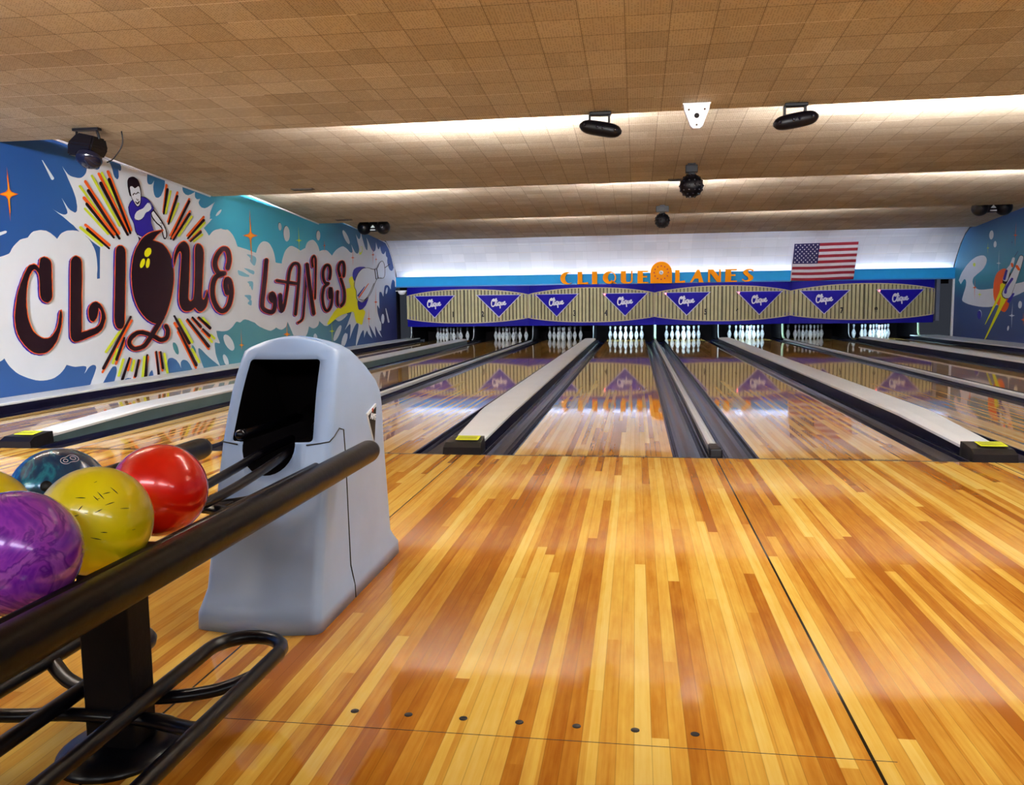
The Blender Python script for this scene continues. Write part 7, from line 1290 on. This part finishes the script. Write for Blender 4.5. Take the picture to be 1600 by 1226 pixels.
# scanner-type effect light hanging at the left
y_ = 2.25; z_ = zc(y_)
t = thing('effect_light', 'boxy black effect light with a trailing cable, hanging above the lettered wall', 'stage light', (-5.93, y_, z_))
mb = MB(); mb.tube(smooth_path([(-.12, 0, -.02), (-.13, 0, -.12), (-.14, 0, -.2)], 3), .012, 8); mb.tube(smooth_path([(.1, 0, -.02), (.12, 0, -.1), (.12, 0, -.18)], 3), .012, 8); mb.box(-.15, .13, -.03, .03, -.025, 0); mb.build('yoke', M_FIX, t)
mb = MB()
R1 = Matrix.Rotation(math.radians(18), 4, 'Y')
mb.loft([[(-.2, -.12, -.1), (.1, -.14, -.02), (.12, .14, -.02), (-.2, .12, -.1)], [(-.2, -.17, .05), (.14, -.19, .1), (.14, .16, .1), (-.2, .15, .05)], [(-.14, -.12, .2), (.1, -.13, .22), (.1, .12, .22), (-.14, .12, .2)]], smooth=False)
mb.xform(Matrix.Translation((0, 0, -.24)) @ R1 @ Matrix.Scale(.8, 4)); bmesh.ops.bevel(mb.bm, geom=mb.bm.edges[:], offset=.015, segments=2, affect='EDGES'); mb.build('housing', M_FIX, t)
mb = MB(); mb.lathe([(.0001, 0), (.15, 0), (.165, .03), (.15, .09), (.09, .14), (.0001, .15)], n=28); mb.xform(Matrix.Translation((.04, -.05, -.28)) @ Matrix.Scale(.75, 4) @ Matrix.Rotation(math.radians(150), 4, 'X')); mb.build('lens_dome', M_LENS, t)
mb = MB(); mb.tube(smooth_path([(.12, .1, -.32), (.2, .1, -.28), (.3, .1, -.15), (.3, .1, -.02)], 5), .006, 6); mb.build('cable', M_FIX, t)
def capsule_light(x, y, tilt, label):
    z = zc(y) if y > 2.58 else ZLO + .0
    t = thing('bar_light', label, 'stage light', (x, y, z), 'black capsule lights on the first ceiling step')
    mb = MB(); mb.box(-.1, .1, -.04, .04, -.03, 0, bev=.006); mb.box(-.11, -.09, -.02, .02, -.1, -.02); mb.box(.07, .09, -.02, .02, -.1, -.02); mb.build('mount', M_FIX, t)
    mb = MB(); n = 16; rings = []
    for k in range(n + 1):
        u = -1 + 2 * k / n; xx = u * .2; s = max(.05, (1 - abs(u) ** 4)) ** .5
        rings.append([(xx, .075 * s * math.cos(a), .068 * s * math.sin(a)) for a in [2*PI*j/20 for j in range(20)]])
    mb.loft(rings); mb.xform(Matrix.Translation((0, 0, -.15)) @ Matrix.Rotation(tilt, 4, 'Y')); mb.build('body', M_FIX, t)
    for u in (-.15, -.03, .02, .14):
        mb = MB(); mb.sphere((u, -.07, 0), .014, seg=12, ring=8)
        mb.xform(Matrix.Translation((0, 0, -.15)) @ Matrix.Rotation(tilt, 4, 'Y')); mb.build('lens', M_LENS, t)
capsule_light(-.86, 2.50, .2, 'black capsule-shaped light on the ceiling left of the white triangular unit')
capsule_light(.90, 2.50, -.16, 'black capsule-shaped light on the ceiling right of the white triangular unit')
t = thing('ceiling_sensor', 'white rounded triangular unit on the ceiling between two black capsule lights', 'sensor', (.01, 2.36, ZLO + .01))
mb = MB(); mb.box(-.125, .125, -.03, .12, -.012, 0, bev=.003); mb.build('mounting_plate', M_CREAM, t)
mb = MB(); sh_ = [(-.115, 0), (-.11, -.05), (-.055, -.19), (-.03, -.215), (.03, -.215), (.055, -.19), (.11, -.05), (.115, 0)]
mb.prism([(a, c) for a, c in sh_], 'y', -.03, .03); bmesh.ops.bevel(mb.bm, geom=[e for e in mb.bm.edges if abs(e.verts[0].co.y - e.verts[1].co.y) < .001 and len(e.link_faces) == 2 and e.calc_face_angle(0) > .5], offset=.006, segments=2, affect='EDGES')
mb.build('body', M_WHITE, t, loc=(0, 0, -.01))
mb = MB(); mb.lathe([(.0001, 0), (.02, 0), (.022, .008), (.0001, .01)], n=20, axis='y'); mb.build('lens', M_INK, t, loc=(0, -.031, -.115))
for x, z in ((-.07, -.06), (.07, -.06), (0, -.195)):
    mb = MB(); mb.lathe([(.0001, 0), (.009, 0), (.009, .004), (.0001, .004)], c=(x, -.031, z), n=10, axis='y'); mb.build('screw', M_VENT, t)
def globe_light(x, y, r, label, drop, wide):
    z = zc(y)
    t = thing('globe_light', label, 'stage light', (x, y, z), 'black studded globe lights')
    mb = MB(); mb.box(-.05, .05, -.05, .05, -.02, 0); mb.box(-wide, wide, -.06, .06, -drop, -.02, bev=.008); mb.box(-.04, .04, -.04, .04, -drop - .03, -drop); mb.build('mount', M_FIX, t)
    mb = MB(); mb.sphere((0, 0, -drop - r - .015), r, seg=32, ring=20)
    for j in range(1, 8):
        th = PI * j / 8; n = max(4, int(14 * math.sin(th)))
        for k in range(n):
            ph = 2 * PI * (k + .5 * (j % 2)) / n; d = Vector((math.sin(th) * math.cos(ph), math.sin(th) * math.sin(ph), math.cos(th)))
            mb.sphere(d * r * .985 + Vector((0, 0, -drop - r - .015)), r * .09, 1, seg=10, ring=6)
    mb.build('globe', [M_FIX, M_LENS], t)
globe_light(.20, 6.0, .155, 'black studded globe light on the ceiling below the white triangular unit, the nearer one', .12, .08)
globe_light(-.04, 10.6, .14, 'black studded globe light farther back on the ceiling, above the left word of the sign', .13, .12)
def twin_light(x, y, label):
    z = zc(y); t = thing('twin_globe_light', label, 'stage light', (x, y, z), 'black twin globe lights near the side walls')
    mb = MB(); mb.box(-.2, .2, -.05, .05, -.015, 0); mb.build('ceiling_plate', M_VENT, t)
    mb = MB(); mb.box(-.08, .08, -.06, .06, -.2, -.015, bev=.012); mb.box(-.06, .06, -.07, .07, -.34, -.2, bev=.01); mb.build('body', M_FIX, t)
    mb = MB(); mb.prism([(-.05, -.26), (.05, -.26), (.0, -.2)], 'y', -.075, -.07); mb.box(-.06, .06, -.085, -.07, -.32, -.3); mb.build('badge_strip', M_ALU, t)
    for s in (-1, 1):
        mb = MB(); mb.sphere((s * .215, 0, -.25), .155, seg=28, ring=16); g_ = mb.build('globe', M_FIX, t)
        mb = MB(); mb.sphere((s * .215, -.13, -.235), .035, seg=14, ring=8); mb.build('lens', M_LENS, g_)
twin_light(-6.25, 12.4, 'black twin globe light above the end of the lettered wall')
twin_light(6.28, 12.0, 'black twin globe light at the far right near the rocket mural')
for x, y, lb in ((-5.55, 6.75, 'dark brown ceiling vent slot above the left wall, nearest it'), (.1, 7.0, 'dark brown ceiling vent slot beside the larger globe light'), (-6.5, 11.2, 'dark ceiling vent slot just before the left twin light'), (5.35, 6.75, 'dark brown ceiling vent slot at the right')):
    z = zc(y); mb = MB(); mb.box(-.17, .17, -.06, .06, -.012, .004, 0)
    for k in range(4): mb.box(-.15, .15, -.045 + k * .026, -.035 + k * .026, -.018, -.01, 1)
    o = mb.build('ceiling_vent', [M_VENT, M_INK], loc=(x, y, z - .002)); tag(o, lb, 'vent', 'ceiling vents')
# lamp at the corner beside the first mask
t = thing('corner_lamp', 'small white half-round lamp on a bracket where the lettered wall meets the masks', 'lamp', (-7.0, 17.14, 1.47))
mb = MB(); mb.box(-.17, .13, -.05, .05, -.02, 0.0); mb.build('bracket', M_CREAM, t)
mb = MB(); mb.lathe([(.0001, -.12), (.06, -.11), (.1, -.07), (.115, -.02), (.0001, -.02)], n=24); mb.build('shade', M_WHITE, t)
mb = MB(); mb.prism([(17.21, .0), (17.5, .0), (17.5, 1.5), (17.21, 1.5)], 'x', XL + .005, XL + .03)
tag(mb.build('corner_board', M_DARKWALL), 'dark panel closing the gap left of the masks', 'panel')
